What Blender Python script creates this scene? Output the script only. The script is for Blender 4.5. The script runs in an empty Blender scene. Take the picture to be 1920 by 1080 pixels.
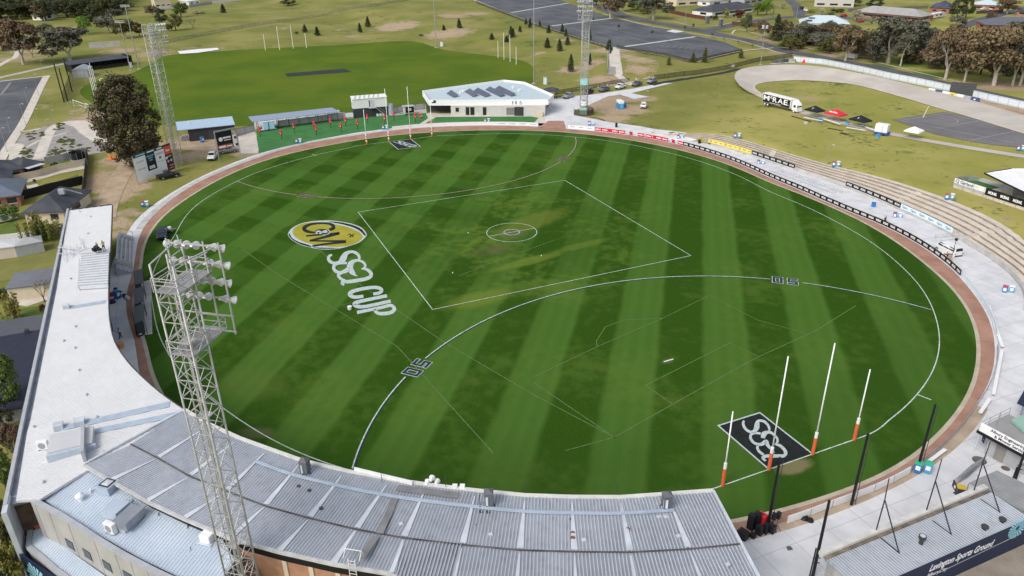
import bpy,bmesh,math,random
from mathutils import Vector,Matrix
random.seed(7)
S = bpy.context.scene
COL = S.collection
R = math.radians
# -- camera (solved from the field's known measures)
F,YAW,PITCH,ROLL = 1415.49153,2.72835554,0.452632822,0.0137367679
CAM = Vector((128.414462,-56.4139016,55.8558581))
_fw = Vector((math.cos(YAW)*math.cos(PITCH),math.sin(YAW)*math.cos(PITCH),-math.sin(PITCH)))
_rt = Vector((math.sin(YAW),-math.cos(YAW),0))
_dn = _fw.cross(_rt)
RT = math.cos(ROLL)*_rt + math.sin(ROLL)*_dn
DN = -math.sin(ROLL)*_rt + math.cos(ROLL)*_dn
cd = bpy.data.cameras.new('camera'); cam = bpy.data.objects.new('camera', cd); COL.objects.link(cam)
m3 = Matrix((RT,-DN,-_fw)).transposed()
cam.matrix_world = Matrix.Translation(CAM) @ m3.to_4x4()
cd.sensor_fit = 'HORIZONTAL'; cd.sensor_width = 36.0; cd.lens = 36.0*F/1920
cd.clip_start = 0.5; cd.clip_end = 6000
S.camera = cam
def ray(px,py):
 return (_fw + (px-960)/F*RT + (py-540)/F*DN)
def atz(px,py,z=0.0):
 d = ray(px,py); t = (z-CAM.z)/d.z
 return CAM + t*d
def sst(a,b,x):
 t = min(1,max(0,(x-a)/(b-a))); return t*t*(3-2*t)
def lerp(a,b,t): return a+(b-a)*t
# -- rings round the oval,r(theta) about the centre spot
def ring(pts,extra=(),z=0.0,sm=2):
 q = []
 for p in pts:
  w = atz(p[0],p[1],z); q.append((math.degrees(math.atan2(w.y,w.x)),math.hypot(w.x,w.y)))
 q += list(extra); q.sort()
 th = [a for a,_ in q]; rr = [b for _,b in q]
 def lin(t):
  t = (t+180) % 360-180
  if t < th[0] or t >= th[-1]:
   span = th[0]+360-th[-1]; tt = t if t >= th[-1] else t+360
   k = (tt-th[-1])/span if span > 0 else 0
   return lerp(rr[-1],rr[0],k)
  import bisect
  i = bisect.bisect_right(th,t)-1
  return lerp(rr[i],rr[i+1],(t-th[i])/(th[i+1]-th[i]+1e-9))
 tab = [sum(lin(i+dx)*w for dx,w in ((-6,1),(-4,2),(-2,3),(0,4),(2,3),(4,2),(6,1)))/16 for i in range(-180,181)]
 def f(t):
  t = (t+180) % 360; i = int(t); return lerp(tab[i],tab[min(360,i+1)],t-i)
 return f
rG = ring([(420,332),(508.5,296.7),(597,276.3),(685.6,260.4),(760,251.5),(980,244.4),(1046.7,247),(1083.7,250.4),(1220,269.6),(1440,342.5),(1540,381.3),(1640,428.8),(1715,480),(1765,522.5),(1785,540),(1815,582.5),(1830,622.5),(1832.5,665),(1825,715),(1800,765),(1762.5,808.8),(1715,852.5),(1652.5,892.5),(1565,923.8),(1447.5,960),(1375,976),(375,357.5),(300,412.5),(272.5,457.5),(268.8,502.5),(277.5,640),(282.5,682.5),(297.5,725)], [(-45,79),(-28,82.6)])
rB = ring([(420,320.6),(482,296.7),(552.8,273.6),(668,254.2),(735,245.3),(765,241.7),(1009.6,237.8),(1061.5,241.5),(1113.3,245.5),(1220,260),(1440,333.8),(1565,388.8),(1665,427.5),(1740,470),(1802.5,521),(1815,540),(1852.5,590),(1866,652.5),(1862.5,695),(1845,740),(1802.5,790),(1690,887.5),(1590,932.5),(375,340),(312.5,382.5),(270,425),(257.5,460),(256,500),(257.5,640),(258.8,685)], [(-7,86.1),(-45,81.5),(-28,84.8),(88,69.5)])
rC = ring([(420,312.6),(483.7,288.7),(579.4,264.8),(668,248.9),(735,240),(325,360),(250,417.5),(235,450),(1485,320),(1680,392.5),(1815,460),(1890,510),(1920,537),(1880,652.5),(1870,730),(1830,805),(1715,897.5),(1652.5,925),(1552.5,968.8),(1472.5,996),(1327,270),(1405,292)], [(-95,73),(-77,73),(-60,77),(-45,83),(-25,87),(128,84.5),(140,88),(160,92)])
rL = ring([(980,251),(1074.8,256.7),(1143,264.4),(1220,279.3),(1440,360),(1565,415),(1640,458.8),(1690,500),(1727.5,538.8),(1750,582.5),(1762.5,640),(1752.5,690),(1720,740),(1677.5,780),(1637.5,809.5),(480,323.8),(425,350),(370,382.5),(340,417.5),(331,442.5),(422.5,766),(485,810),(562.5,850),(620,872)], [(-85,66),(-72,67.6),(-25,76.8),(-10,78.9),(0,78.9),(180,78.6),(170,78.6),(-170,78.4),(-160,77.8)])
HT = 2.6
rT = ring([(1440,277.5),(1540,307.5),(1640,330),(1740,360),(1840,400),(1920,442)], [(128,85.5),(118,85.2),(112,85.4),(58,92.5),(50,96),(44,96)],z=HT)
def pol(t,r,z=0.0): return Vector((r*math.cos(R(t)),r*math.sin(R(t)),z))
def wterr(t):
 t = (t+180) % 360-180
 return sst(38,52,t)*(1-sst(112,130,t))
# hillside behind the practice oval: toe line and a car park plateau above it
_toe = [atz(*p) for p in ((470,0),(600,30),(780,74),(960,108),(1050,150),(1120,165),(1300,150),(1410,118),(1500,98),(1700,120))]
def H(x,y):
 t = math.degrees(math.atan2(y,x)); r = math.hypot(x,y)
 h = 0.0
 w = wterr(t)
 if w > 0:
  c,T = rC(t),rT(t)
  h = (HT*w)*min(1,max(0,(r-c-.5)/(T-c-.5)))
  if r < T-.1: h -= .35*w
 best = 1e9; sd = 0
 if x < -60:
  for a,b in zip(_toe,_toe[1:]):
   dx,dy = b.x-a.x,b.y-a.y; L2 = dx*dx+dy*dy
   k = min(1,max(0,((x-a.x)*dx+(y-a.y)*dy)/L2))
   ex,ey = x-a.x-k*dx,y-a.y-k*dy; d = math.hypot(ex,ey)
   if d < best:
    best = d; sd = d if (dx*ey-dy*ex) > 0 else -d
  h2 = 3.2*sst(0,34,sd)
  h = max(h,h2)
 return h
def at(px,py,dz=0.0,h=0.0):
 d = ray(px,py)
 t = (6.0+h-CAM.z)/d.z; step = 2.0/d.length
 p = CAM+t*d
 for _ in range(900):
  q = p+step*d
  if q.z <= H(q.x,q.y)+h:
   a,b = 0.0,1.0
   for _ in range(14):
    m = (a+b)/2; w = p+m*step*d
    if w.z <= H(w.x,w.y)+h: b = m
    else: a = m
   w = p+b*step*d
   return Vector((w.x,w.y,H(w.x,w.y)+dz+h))
  p = q
 return atz(px,py)+Vector((0,0,dz))
def hgt(base,py):
 "height of a vertical thing standing at base whose top is seen on image row py"
 lo,hi = 0.0,60.0
 for _ in range(40):
  m = (lo+hi)/2; q = base+Vector((0,0,m))-CAM
  v = 540+F*q.dot(DN)/q.dot(_fw)
  if v > py: lo = m
  else: hi = m
 return (lo+hi)/2
def faceang(p):
 "heading of the horizontal direction from p to the oval's centre"
 return math.atan2(-p.y,-p.x)
# -- materials
MATS = {}
def sl(c):
 return tuple((v/12.92 if v <= .04045 else ((v+.055)/1.055)**2.4) for v in [x/255 for x in c])+(1,)
def mat(name,col,rough=.7,metal=0.0,var=.12,scale=1.2,spec=.3,bump=0.0,emit=0,detail=4):
 "plain paint/metal/cloth with a little noise in its colour; col is linear albedo"
 if name in MATS: return MATS[name]
 m = bpy.data.materials.new(name); m.use_nodes = True; nt = m.node_tree; b = nt.nodes['Principled BSDF']
 b.inputs['Roughness'].default_value = rough; b.inputs['Metallic'].default_value = metal
 b.inputs['Specular IOR Level'].default_value = spec
 c = tuple(col[:3])+(1,)
 if var > 0:
  tc = nt.nodes.new('ShaderNodeTexCoord'); n = nt.nodes.new('ShaderNodeTexNoise'); n.inputs['Scale'].default_value = scale; n.inputs['Detail'].default_value = detail
  nt.links.new(tc.outputs['Object'], n.inputs['Vector'])
  r = nt.nodes.new('ShaderNodeValToRGB'); r.color_ramp.elements[0].position = .3; r.color_ramp.elements[1].position = .72
  r.color_ramp.elements[0].color = tuple(max(0,x*(1-var)) for x in c[:3])+(1,); r.color_ramp.elements[1].color = tuple(min(1,x*(1+var)) for x in c[:3])+(1,)
  nt.links.new(n.outputs['Fac'], r.inputs['Fac']); nt.links.new(r.outputs['Color'], b.inputs['Base Color'])
  if bump:
   bp = nt.nodes.new('ShaderNodeBump'); bp.inputs['Strength'].default_value = bump; bp.inputs['Distance'].default_value = .05
   nt.links.new(n.outputs['Fac'], bp.inputs['Height']); nt.links.new(bp.outputs['Normal'], b.inputs['Normal'])
 else:
  b.inputs['Base Color'].default_value = c
 MATS[name] = m; return m
class G:
 "small helper to write node graphs"
 def __init__(s,name):
  s.m = bpy.data.materials.new(name); s.m.use_nodes = True; s.t = s.m.node_tree; s.b = s.t.nodes['Principled BSDF']; s.co = None
  MATS[name] = s.m
 def n(s,typ, **kw):
  x = s.t.nodes.new('ShaderNode'+typ)
  for k,v in kw.items():
   if k.startswith('_'): setattr(x, k[1:], v)
   else: s.put(x.inputs[k.replace('__', ' ')], v)
  return x
 def put(s,sock,v):
  if hasattr(v, 'is_linked') or isinstance(v, bpy.types.NodeSocket): s.t.links.new(v, sock)
  else: sock.default_value = v
 def obj(s):
  if s.co is None: s.co = s.n('TexCoord').outputs['Object']
  return s.co
 def noise(s,sc,det=4,vec=None,rough=.55):
  x = s.n('TexNoise', Scale=sc, Detail=det, Roughness=rough); s.t.links.new(vec or s.obj(), x.inputs['Vector']); return x.outputs['Fac']
 def math(s,op,a,b=0.0,clamp=False):
  x = s.n('Math', _operation=op, _use_clamp=clamp); s.put(x.inputs[0], a); s.put(x.inputs[1], b); return x.outputs[0]
 def rng(s,v,a,b,lo=0.0,hi=1.0,smooth=True):
  x = s.n('MapRange', _interpolation_type='SMOOTHSTEP' if smooth else 'LINEAR'); s.put(x.inputs[0], v); x.inputs[1].default_value = a; x.inputs[2].default_value = b; x.inputs[3].default_value = lo; x.inputs[4].default_value = hi; return x.outputs[0]
 def mix(s, f, a, b, blend='MIX'):
  x = s.n('Mix', _data_type='RGBA', _blend_type=blend); s.put(x.inputs[0], f)
  s.put(x.inputs[6],(a+(1,) if isinstance(a,tuple) and len(a) == 3 else a)); s.put(x.inputs[7],(b+(1,) if isinstance(b,tuple) and len(b) == 3 else b)); return x.outputs[2]
 def attr(s, name): return s.n('Attribute', _attribute_name=name).outputs['Fac']
 def sep(s,v=None):
  x = s.n('SeparateXYZ'); s.t.links.new(v or s.obj(), x.inputs[0]); return x.outputs
 def out(s,col,rough=.9,bump=None,bs=.3,bd=.05,spec=.2):
  s.put(s.b.inputs['Base Color'], col); s.put(s.b.inputs['Roughness'], rough); s.b.inputs['Specular IOR Level'].default_value = spec
  if bump is not None:
   x = s.n('Bump', Strength=bs, Distance=bd); s.put(x.inputs['Height'], bump); s.t.links.new(x.outputs[0], s.b.inputs['Normal'])
  return s.m
# -- mesh building
ORG = {}
class MB:
 def __init__(s): s.v = []; s.f = []; s.mi = []; s.uv = None; s.m = 0
 def add(s,vs,fs,mi=None):
  o = len(s.v); s.v += [tuple(v) for v in vs]; s.f += [tuple(i+o for i in f) for f in fs]; s.mi += [s.m if mi is None else mi]*len(fs); return s
 def box(s,c,d,rz=0.0,mi=None,taper=1.0):
  x,y,z = d[0]/2,d[1]/2,d[2]/2; cs,sn = math.cos(rz),math.sin(rz); vs = []
  for sz in (-1,1):
   k = taper if sz > 0 else 1
   for sx,sy in ((-1,-1),(1,-1),(1,1),(-1,1)):
    a,b = sx*x*k,sy*y*k; vs.append((c[0]+a*cs-b*sn,c[1]+a*sn+b*cs,c[2]+sz*z))
  return s.add(vs, [(3,2,1,0),(4,5,6,7),(0,1,5,4),(1,2,6,5),(2,3,7,6),(3,0,4,7)],mi)
 def tube(s,p0,p1,r0,r1=None,n=6,cap=True,mi=None):
  r1 = r0 if r1 is None else r1
  p0,p1 = Vector(p0),Vector(p1); d = (p1-p0)
  if d.length < 1e-6: return s
  d.normalize(); u = d.orthogonal().normalized(); w = d.cross(u); vs = []
  for p,r in ((p0,r0),(p1,r1)):
   for i in range(n):
    a = 2*math.pi*i/n; vs.append(p+u*(r*math.cos(a))+w*(r*math.sin(a)))
  fs = [(i,(i+1) % n,n+(i+1) % n,n+i) for i in range(n)]
  if cap: fs += [tuple(reversed(range(n))),tuple(range(n,2*n))]
  return s.add(vs,fs,mi)
 def bar(s,p0,p1,w,h=None,up=(0,0,1),mi=None):
  "rectangular bar from p0 to p1,w across,h along up"
  h = w if h is None else h
  p0,p1 = Vector(p0),Vector(p1); d = (p1-p0)
  if d.length < 1e-6: return s
  d.normalize(); up = Vector(up)
  if abs(d.dot(up)) > .98: up = Vector((1,0,0))
  a = d.cross(up).normalized(); b = a.cross(d).normalized(); vs = []
  for p in (p0,p1):
   for x,y in ((-1,-1),(1,-1),(1,1),(-1,1)): vs.append(p+a*(x*w/2)+b*(y*h/2))
  return s.add(vs, [(3,2,1,0),(4,5,6,7),(0,1,5,4),(1,2,6,5),(2,3,7,6),(3,0,4,7)],mi)
 def prism(s,poly,z0,z1,mi=None,top=True,bot=True):
  "poly: list of xy; z0/z1 numbers or lists"
  n = len(poly); a0 = z0 if isinstance(z0,(list,tuple)) else [z0]*n; a1 = z1 if isinstance(z1,(list,tuple)) else [z1]*n
  area = sum(poly[i][0]*poly[(i+1) % n][1]-poly[(i+1) % n][0]*poly[i][1] for i in range(n))
  idx = list(range(n)) if area > 0 else list(reversed(range(n)))
  vs = [(poly[i][0],poly[i][1],a0[i]) for i in idx]+[(poly[i][0],poly[i][1],a1[i]) for i in idx]
  fs = [(i,(i+1) % n,n+(i+1) % n,n+i) for i in range(n)]
  if bot: fs.append(tuple(reversed(range(n))))
  if top: fs.append(tuple(range(n,2*n)))
  return s.add(vs,fs,mi)
 def poly(s,pts,mi=None):
  pts = [Vector(p) for p in pts]; n = len(pts)
  a = sum(pts[i].x*pts[(i+1) % n].y-pts[(i+1) % n].x*pts[i].y for i in range(n))
  f = tuple(range(n)) if a >= 0 else tuple(reversed(range(n)))
  return s.add(pts, [f],mi)
 def quad(s,a,b,c,d,mi=None): return s.add([a,b,c,d], [(0,1,2,3)],mi)
 def slab(s,pts,t,mi=None):
  "a 3d polygon thickened downwards by t"
  pts = [Vector(p) for p in pts]; n = len(pts)
  a = sum(pts[i].x*pts[(i+1) % n].y-pts[(i+1) % n].x*pts[i].y for i in range(n))
  if a < 0: pts.reverse()
  vs = [p-Vector((0,0,t)) for p in pts]+pts
  return s.add(vs, [tuple(reversed(range(n))),tuple(range(n,2*n))]+[(i,(i+1) % n,n+(i+1) % n,n+i) for i in range(n)],mi)
 def strip(s,line,w,dz=0.0,closed=False,mi=None,off=0.0):
  "flat ribbon along a polyline"
  L = [Vector(p) for p in line]; n = len(L); vs = []
  for i in range(n):
   a = L[(i-1) % n] if (closed or i > 0) else L[i]; b = L[(i+1) % n] if (closed or i < n-1) else L[i]
   t = (b-a); t.z = 0; t.normalize(); nn = Vector((-t.y,t.x,0)); ww = w[i] if isinstance(w,(list,tuple)) else w
   vs += [L[i]+nn*(off-ww/2)+Vector((0,0,dz)),L[i]+nn*(off+ww/2)+Vector((0,0,dz))]
  m = n if closed else n-1
  return s.add(vs, [(2*i,2*((i+1) % n),2*((i+1) % n)+1,2*i+1) for i in range(m)],mi)
 def wall(s,line,w,h,mi=None,closed=False,z0=0.0):
  "upright wall along a polyline (its z is the foot)"
  L = [Vector(p) for p in line]; n = len(L); vs = []
  for i in range(n):
   a = L[(i-1) % n] if (closed or i > 0) else L[i]; b = L[(i+1) % n] if (closed or i < n-1) else L[i]
   t = (b-a); t.z = 0; t.normalize(); nn = Vector((-t.y,t.x,0))*(w/2)
   hh = h[i] if isinstance(h,(list,tuple)) else h
   for q,zz in ((-nn,z0),(nn,z0),(nn,hh),(-nn,hh)): vs.append(L[i]+q+Vector((0,0,zz)))
  m = n if closed else n-1; fs = []
  for i in range(m):
   j = (i+1) % n
   for k in range(4): fs.append((4*i+k,4*i+(k+1) % 4,4*j+(k+1) % 4,4*j+k))
  fs = [tuple(reversed(f)) for f in fs]
  if not closed: fs += [(0,1,2,3),(4*n-1,4*n-2,4*n-3,4*n-4)]
  return s.add(vs,fs,mi)
 def merge(s,o,M=None):
  vs = [M @ Vector(v) for v in o.v] if M is not None else o.v
  k = len(s.v); s.v += [tuple(v) for v in vs]; s.f += [tuple(i+k for i in f) for f in o.f]; s.mi += o.mi; return s
 def build(s,name,mats,parent=None,label=None,cat=None,group=None,kind=None,smooth=False,org=None,bevel=0):
  me = bpy.data.meshes.new(name)
  o = Vector((0,0,0))
  if parent is not None: o = ORG.get(parent.name,o)
  elif org is not None: o = Vector(org)
  me.from_pydata([(v[0]-o.x,v[1]-o.y,v[2]-o.z) for v in s.v], [],s.f)
  for mm in (mats if isinstance(mats,(list,tuple)) else [mats]): me.materials.append(mm)
  if len(me.materials) > 1: me.polygons.foreach_set('material_index', s.mi)
  if smooth: me.polygons.foreach_set('use_smooth', [True]*len(me.polygons))
  me.update()
  ob = bpy.data.objects.new(name,me); COL.objects.link(ob)
  if parent is not None:
   ob.parent = parent; ORG[ob.name] = o
  else:
   ob.location = o; ORG[ob.name] = o
  if bevel:
   b = ob.modifiers.new('bevel', 'BEVEL'); b.width = bevel; b.segments = 2; b.limit_method = 'ANGLE'
  return tag(ob,label,cat,group,kind)
def tag(o,label=None,cat=None,group=None,kind=None):
 if label: o['label'] = label
 if cat: o['category'] = cat
 if group: o['group'] = group
 if kind: o['kind'] = kind
 return o
def thing(name,label,cat,loc=(0,0,0),group=None,rz=0.0):
 o = bpy.data.objects.new(name,None); COL.objects.link(o); o.location = loc; o.rotation_euler = (0,0,rz)
 ORG[o.name] = Vector(loc) if rz == 0 else Vector((0,0,0)); o.empty_display_size = .5
 return tag(o,label,cat,group)
def dup(root,loc=None,rz=None,label=None,group=None,sc=None):
 r = root.copy(); COL.objects.link(r)
 if loc is not None: r.location = loc
 if rz is not None: r.rotation_euler = (0,0,rz)
 if sc is not None: r.scale = (sc,sc,sc) if not isinstance(sc,tuple) else sc
 if label: r['label'] = label
 if group: r['group'] = group
 def rec(a,b):
  for ch in list(a.children):
   c = ch.copy(); COL.objects.link(c); c.parent = b; rec(ch,c)
 rec(root,r)
 return r
def proto(name,label,cat,group=None):
 "an Empty at the origin; parts are built in local coordinates and the thing is moved afterwards"
 return thing(name,label,cat,(0,0,0),group)
_fc = {}
def text_mb(txt, size=1.0, bold=0.0, align='CENTER', shear=0.0, spacing=1.0):
 "flat lettering in the xy plane as an MB (x to the right,y up)"
 key = (txt,size,bold,align,shear,spacing)
 if key in _fc: return _fc[key]
 cu = bpy.data.curves.new('lettering', 'FONT'); cu.body = txt; cu.size = size; cu.align_x = align; cu.align_y = 'CENTER'; cu.offset = bold; cu.shear = shear; cu.space_character = spacing; cu.resolution_u = 2
 ob = bpy.data.objects.new('lettering', cu); COL.objects.link(ob)
 dg = bpy.context.evaluated_depsgraph_get(); me = ob.evaluated_get(dg).to_mesh()
 mb = MB(); mb.add([v.co.copy() for v in me.vertices], [tuple(p.vertices) for p in me.polygons])
 ob.evaluated_get(dg).to_mesh_clear(); bpy.data.objects.remove(ob); bpy.data.curves.remove(cu)
 _fc[key] = mb; return mb
def fit(mb,wd,h=None):
 "lettering squeezed to a given width (and height)"
 xs = [v[0] for v in mb.v]; ys = [v[1] for v in mb.v]; k = wd/(max(xs)-min(xs)); cx = (max(xs)+min(xs))/2; kh = h/(max(ys)-min(ys)) if h else 1; cy = (max(ys)+min(ys))/2
 q = MB(); q.add([((v[0]-cx)*k,(v[1]-cy)*kh,v[2]) for v in mb.v],mb.f); return q
def frame(o,right,up):
 "matrix taking xy lettering to a plane at o with the given right and up directions"
 r = Vector(right).normalized(); u = Vector(up); u = (u-r*u.dot(r)).normalized(); n = r.cross(u)
 M = Matrix((r,u,n)).transposed().to_4x4(); M.translation = Vector(o); return M
def ribs(pts,direction,sp=.25,w=.07,h=.045):
 "raised ribs across a planar 3d polygon,running along direction (a horizontal heading vector)"
 pts = [Vector(p) for p in pts]; n = Vector((0,0,0)); k = len(pts)
 for i in range(k):
  a,b = pts[i],pts[(i+1) % k]; n += Vector(((a.y-b.y)*(a.z+b.z),(a.z-b.z)*(a.x+b.x),(a.x-b.x)*(a.y+b.y)))
 n.normalize()
 if n.z < 0: n = -n
 d = Vector(direction); d = (d-n*d.dot(n)).normalized(); s = n.cross(d); o = pts[0]
 q = [((p-o).dot(d),(p-o).dot(s)) for p in pts]
 lo,hi = min(b for _,b in q),max(b for _,b in q); mb = MB(); c = lo+sp/2
 while c < hi:
  xs = []
  for i in range(k):
   (a0,b0),(a1,b1) = q[i],q[(i+1) % k]
   if (b0 <= c) != (b1 <= c): xs.append(a0+(a1-a0)*(c-b0)/(b1-b0))
  xs.sort()
  for i in range(0,len(xs)-1,2):
   if xs[i+1]-xs[i] > .1:
    A = o+d*xs[i]+s*c; B = o+d*xs[i+1]+s*c; t = w/2; e = w/4
    vs = [A-s*t,A-s*e+n*h,A+s*e+n*h,A+s*t,B-s*t,B-s*e+n*h,B+s*e+n*h,B+s*t]
    mb.add(vs, [(0,4,5,1),(1,5,6,2),(2,6,7,3),(0,1,2,3),(7,6,5,4)])
  c += sp
 return mb
def smooth_line(pts,n=6,closed=False):
 "Catmull-Rom through pts"
 P = [Vector(p) for p in pts]; k = len(P); out = []
 for i in range(k if closed else k-1):
  p0 = P[(i-1) % k] if (closed or i > 0) else P[i]; p1 = P[i]; p2 = P[(i+1) % k]; p3 = P[(i+2) % k] if (closed or i+2 < k) else P[(i+1) % k]
  for j in range(n):
   t = j/n; out.append(.5*((2*p1)+(-p0+p2)*t+(2*p0-5*p1+4*p2-p3)*t*t+(-p0+3*p1-3*p2+p3)*t*t*t))
 if not closed: out.append(P[-1])
 return out
# ==== light and sky
w = bpy.data.worlds.new('World'); S.world = w; w.use_nodes = True; nt = w.node_tree
sky = nt.nodes.new('ShaderNodeTexSky'); sky.sky_type = 'NISHITA'; sky.sun_disc = False
SUN_EL = R(45); SUN_AZ = R(158); sky.sun_elevation = SUN_EL; sky.sun_rotation = SUN_AZ; sky.air_density = 1.0; sky.dust_density = 3.0; sky.ozone_density = 1.0
hs_ = nt.nodes.new('ShaderNodeHueSaturation'); hs_.inputs['Saturation'].default_value = .45; nt.links.new(sky.outputs[0], hs_.inputs['Color']); nt.links.new(hs_.outputs[0], nt.nodes['Background'].inputs['Color']); nt.nodes['Background'].inputs['Strength'].default_value = .15
sd_ = bpy.data.lights.new('sun', 'SUN'); sd_.energy = 1.15; sd_.angle = R(24); sd_.color = (1, .95, .88)
so = bpy.data.objects.new('sun', sd_); COL.objects.link(so)
so.rotation_euler = Vector((-math.sin(SUN_AZ)*math.cos(SUN_EL), -math.cos(SUN_AZ)*math.cos(SUN_EL), -math.sin(SUN_EL))).to_track_quat('-Z', 'Y').to_euler(); so.location = (0, -100, 150)
S.view_settings.view_transform = 'Standard'; S.view_settings.look = 'None'; S.view_settings.exposure = 0.35; S.view_settings.gamma = 1
GL1,GL2 = 78.295,-78.242
# ==== ground
# soft-edged soil and lush patches: (px,py,radius across metres,strength)
DIRT = [(640,55,9,.6),(745,50,15,.9),(850,30,13,.8),(890,25,10,.8),(840,62,16,.7),(530,52,10,.5),(660,68,12,.4),(1010,100,6,.5),(1060,75,8,.5),(1075,130,9,.7),(1140,95,9,.8),(1110,118,6,.8),(1170,105,6,.8),(1200,112,7,.8),(1195,130,7,.8),(1140,150,7,.9),(1105,150,6,.6),(1130,185,10,1),(1170,205,8,1),(1150,222,6,.9),(1200,185,6,.9),(1130,200,8,1),(1090,225,5,.8),
  (215,330,7,1),(225,300,6,1),(205,350,6,1),(235,340,6,.9),(245,355,5,.9),(195,375,4,.8),(222,370,4,.9),(250,290,6,.8),(258,400,3,.5),(223,420,4,.9),(226,440,3,.9),(350,295,6,.7),(375,290,5,1),(400,268,8,.9),(340,270,7,.9),(470,285,6,.9),(455,265,6,.9),(200,400,5,.6),
  (60,95,18,.5),(30,110,16,.5),(100,55,20,.4),(150,208,8,.4),(175,225,9,.9),(190,215,6,.9),(70,200,9,.3),(60,180,8,.35),(70,170,8,.35),(230,95,12,.6),(290,100,15,.5),(350,92,14,.3),(420,90,14,.3),
  (1520,185,7,.4),(1500,210,8,.4),(1560,215,7,.4),(1660,250,5,.4),(1470,100,10,.5),(1540,105,10,.7),(1600,110,10,.6),(1780,190,9,1),(1830,195,9,1),(1890,205,9,1),(1860,160,9,.9),(1905,162,9,.9),(1660,165,6,.8),(1700,170,5,.8),(1800,160,8,.6),(1440,75,10,.5),(1490,92,10,.5),(1840,380,3,.4),(1880,410,3,.4),(1800,370,3,.3),(1230,125,7,.4),(560,20,20,.3),(620,15,25,.25)]
LUSH = [(140,60,20,.9),(120,80,16,.7),(160,130,12,.5),(400,20,40,.5),(300,45,25,.6),(1700,120,10,1),(1640,125,9,1),(1740,140,9,1),(1560,60,15,.6),(1230,95,14,.3),(1700,285,4,.6),(1560,190,10,.4),(1720,215,8,.5),(210,170,10,.9),(1330,150,9,.3),(1690,275,5,.5),(1880,265,8,.3),(1300,85,10,.3)]
DW = [(at(x,y),r,s) for x,y,r,s in DIRT]; LW = [(at(x,y),r,s) for x,y,r,s in LUSH]
def blob(W,x,y):
 v = 0.0
 for p,r,s in W:
  dx = x-p.x; dy = y-p.y; d2 = (dx*dx+dy*dy)/(r*r)
  if d2 < 4: v = max(v,s*math.exp(-d2*1.1))
 return v
def axis(a,b,fine0,fine1,f,c):
 out = []; x = a
 while x < b:
  out.append(x); x += f if fine0 <= x <= fine1 else c
 out.append(b); return out
XS = axis(-1100,260,-330,130,3.0,14); YS = axis(-560,900,-150,215,3.0,14)
gm = MB(); nx = len(XS)
gv = []; dirt = []; lush = []; bank = []
for y in YS:
 for x in XS:
  t = math.degrees(math.atan2(y,x)); r = math.hypot(x,y)
  z = H(x,y)
  if r < rC(t)-1.5: z = -.12
  elif r < rT(t)-.4 and 36 < t < 133: z -= .4
  gv.append((x,y,z)); dirt.append(blob(DW,x,y)); lush.append(blob(LW,x,y)); bank.append(wterr(t)*sst(0,6,r-rT(t)+6))
gf = [(j*nx+i,j*nx+i+1,(j+1)*nx+i+1,(j+1)*nx+i) for j in range(len(YS)-1) for i in range(nx-1)]
me = bpy.data.meshes.new('ground'); me.from_pydata(gv, [], gf)
for nm, dat in (('dirt', dirt), ('lush', lush), ('bank', bank)):
 a = me.attributes.new(nm, 'FLOAT', 'POINT'); a.data.foreach_set('value', dat)
me.polygons.foreach_set('use_smooth', [True]*len(gf))
g = G('rough_grass')
d = g.attr('dirt'); l = g.attr('lush'); bk = g.attr('bank')
n1 = g.noise(.035,6); n2 = g.noise(.25,8); n3 = g.noise(1.7,5); n4 = g.noise(.09,5)
base = g.mix(g.rng(n1,.35,.68),(.155,.170,.032),(.255,.235,.070))
bankc = g.mix(g.rng(n1,.35,.65),(.245,.245,.050),(.345,.310,.092))
base = g.mix(bk,base,bankc)
base = g.mix(g.math('MULTIPLY', g.rng(n2, .56, .74), .55), base, (.115, .135, .030))
base = g.mix(g.math('MULTIPLY', g.rng(g.math('ADD', n4, g.math('MULTIPLY', n2, .35)), .80, .92), .75), base, (.105, .125, .028))
n5 = g.noise(.7, 6); base = g.mix(g.math('MULTIPLY', g.rng(g.math('ADD', g.math('MULTIPLY', n5, .5), g.math('MULTIPLY', n4, .5)), .56, .62), .75), base, (.085, .105, .020))
base = g.mix(g.math('MULTIPLY', g.rng(n3, .55, .8), .4), base, (.29, .26, .085))
base = g.mix(g.rng(g.math('ADD', l, g.math('MULTIPLY', g.math('SUBTRACT', n2, .5), 1.1)), .25, .8), base, (.105, .165, .032))
soil = g.mix(g.rng(n3,.3,.75),(.33,.235,.145),(.45,.355,.25))
soil = g.mix(g.math('MULTIPLY', g.rng(n2, .5, .7), .6), soil, (.24, .185, .115))
col = g.mix(g.rng(g.math('ADD', d, g.math('MULTIPLY', g.math('SUBTRACT', n2, .5), 1.3)), .20, .55), base, soil)
me.materials.append(g.out(col,.95,n3,.5,.12))
go = bpy.data.objects.new('ground', me); COL.objects.link(go); tag(go, kind='structure')
def polar_sheet(f0,f1,z,t0=-180,t1=180,dt=1.0):
 "ring-shaped sheet between two radii"
 mb = MB(); n = int(round((t1-t0)/dt)); vs = []
 for i in range(n+1):
  t = t0+(t1-t0)*i/n; vs += [pol(t,f0(t),z),pol(t,f1(t),z)]
 return mb.add(vs, [(2*i,2*i+1,2*i+3,2*i+2) for i in range(n)])
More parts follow.
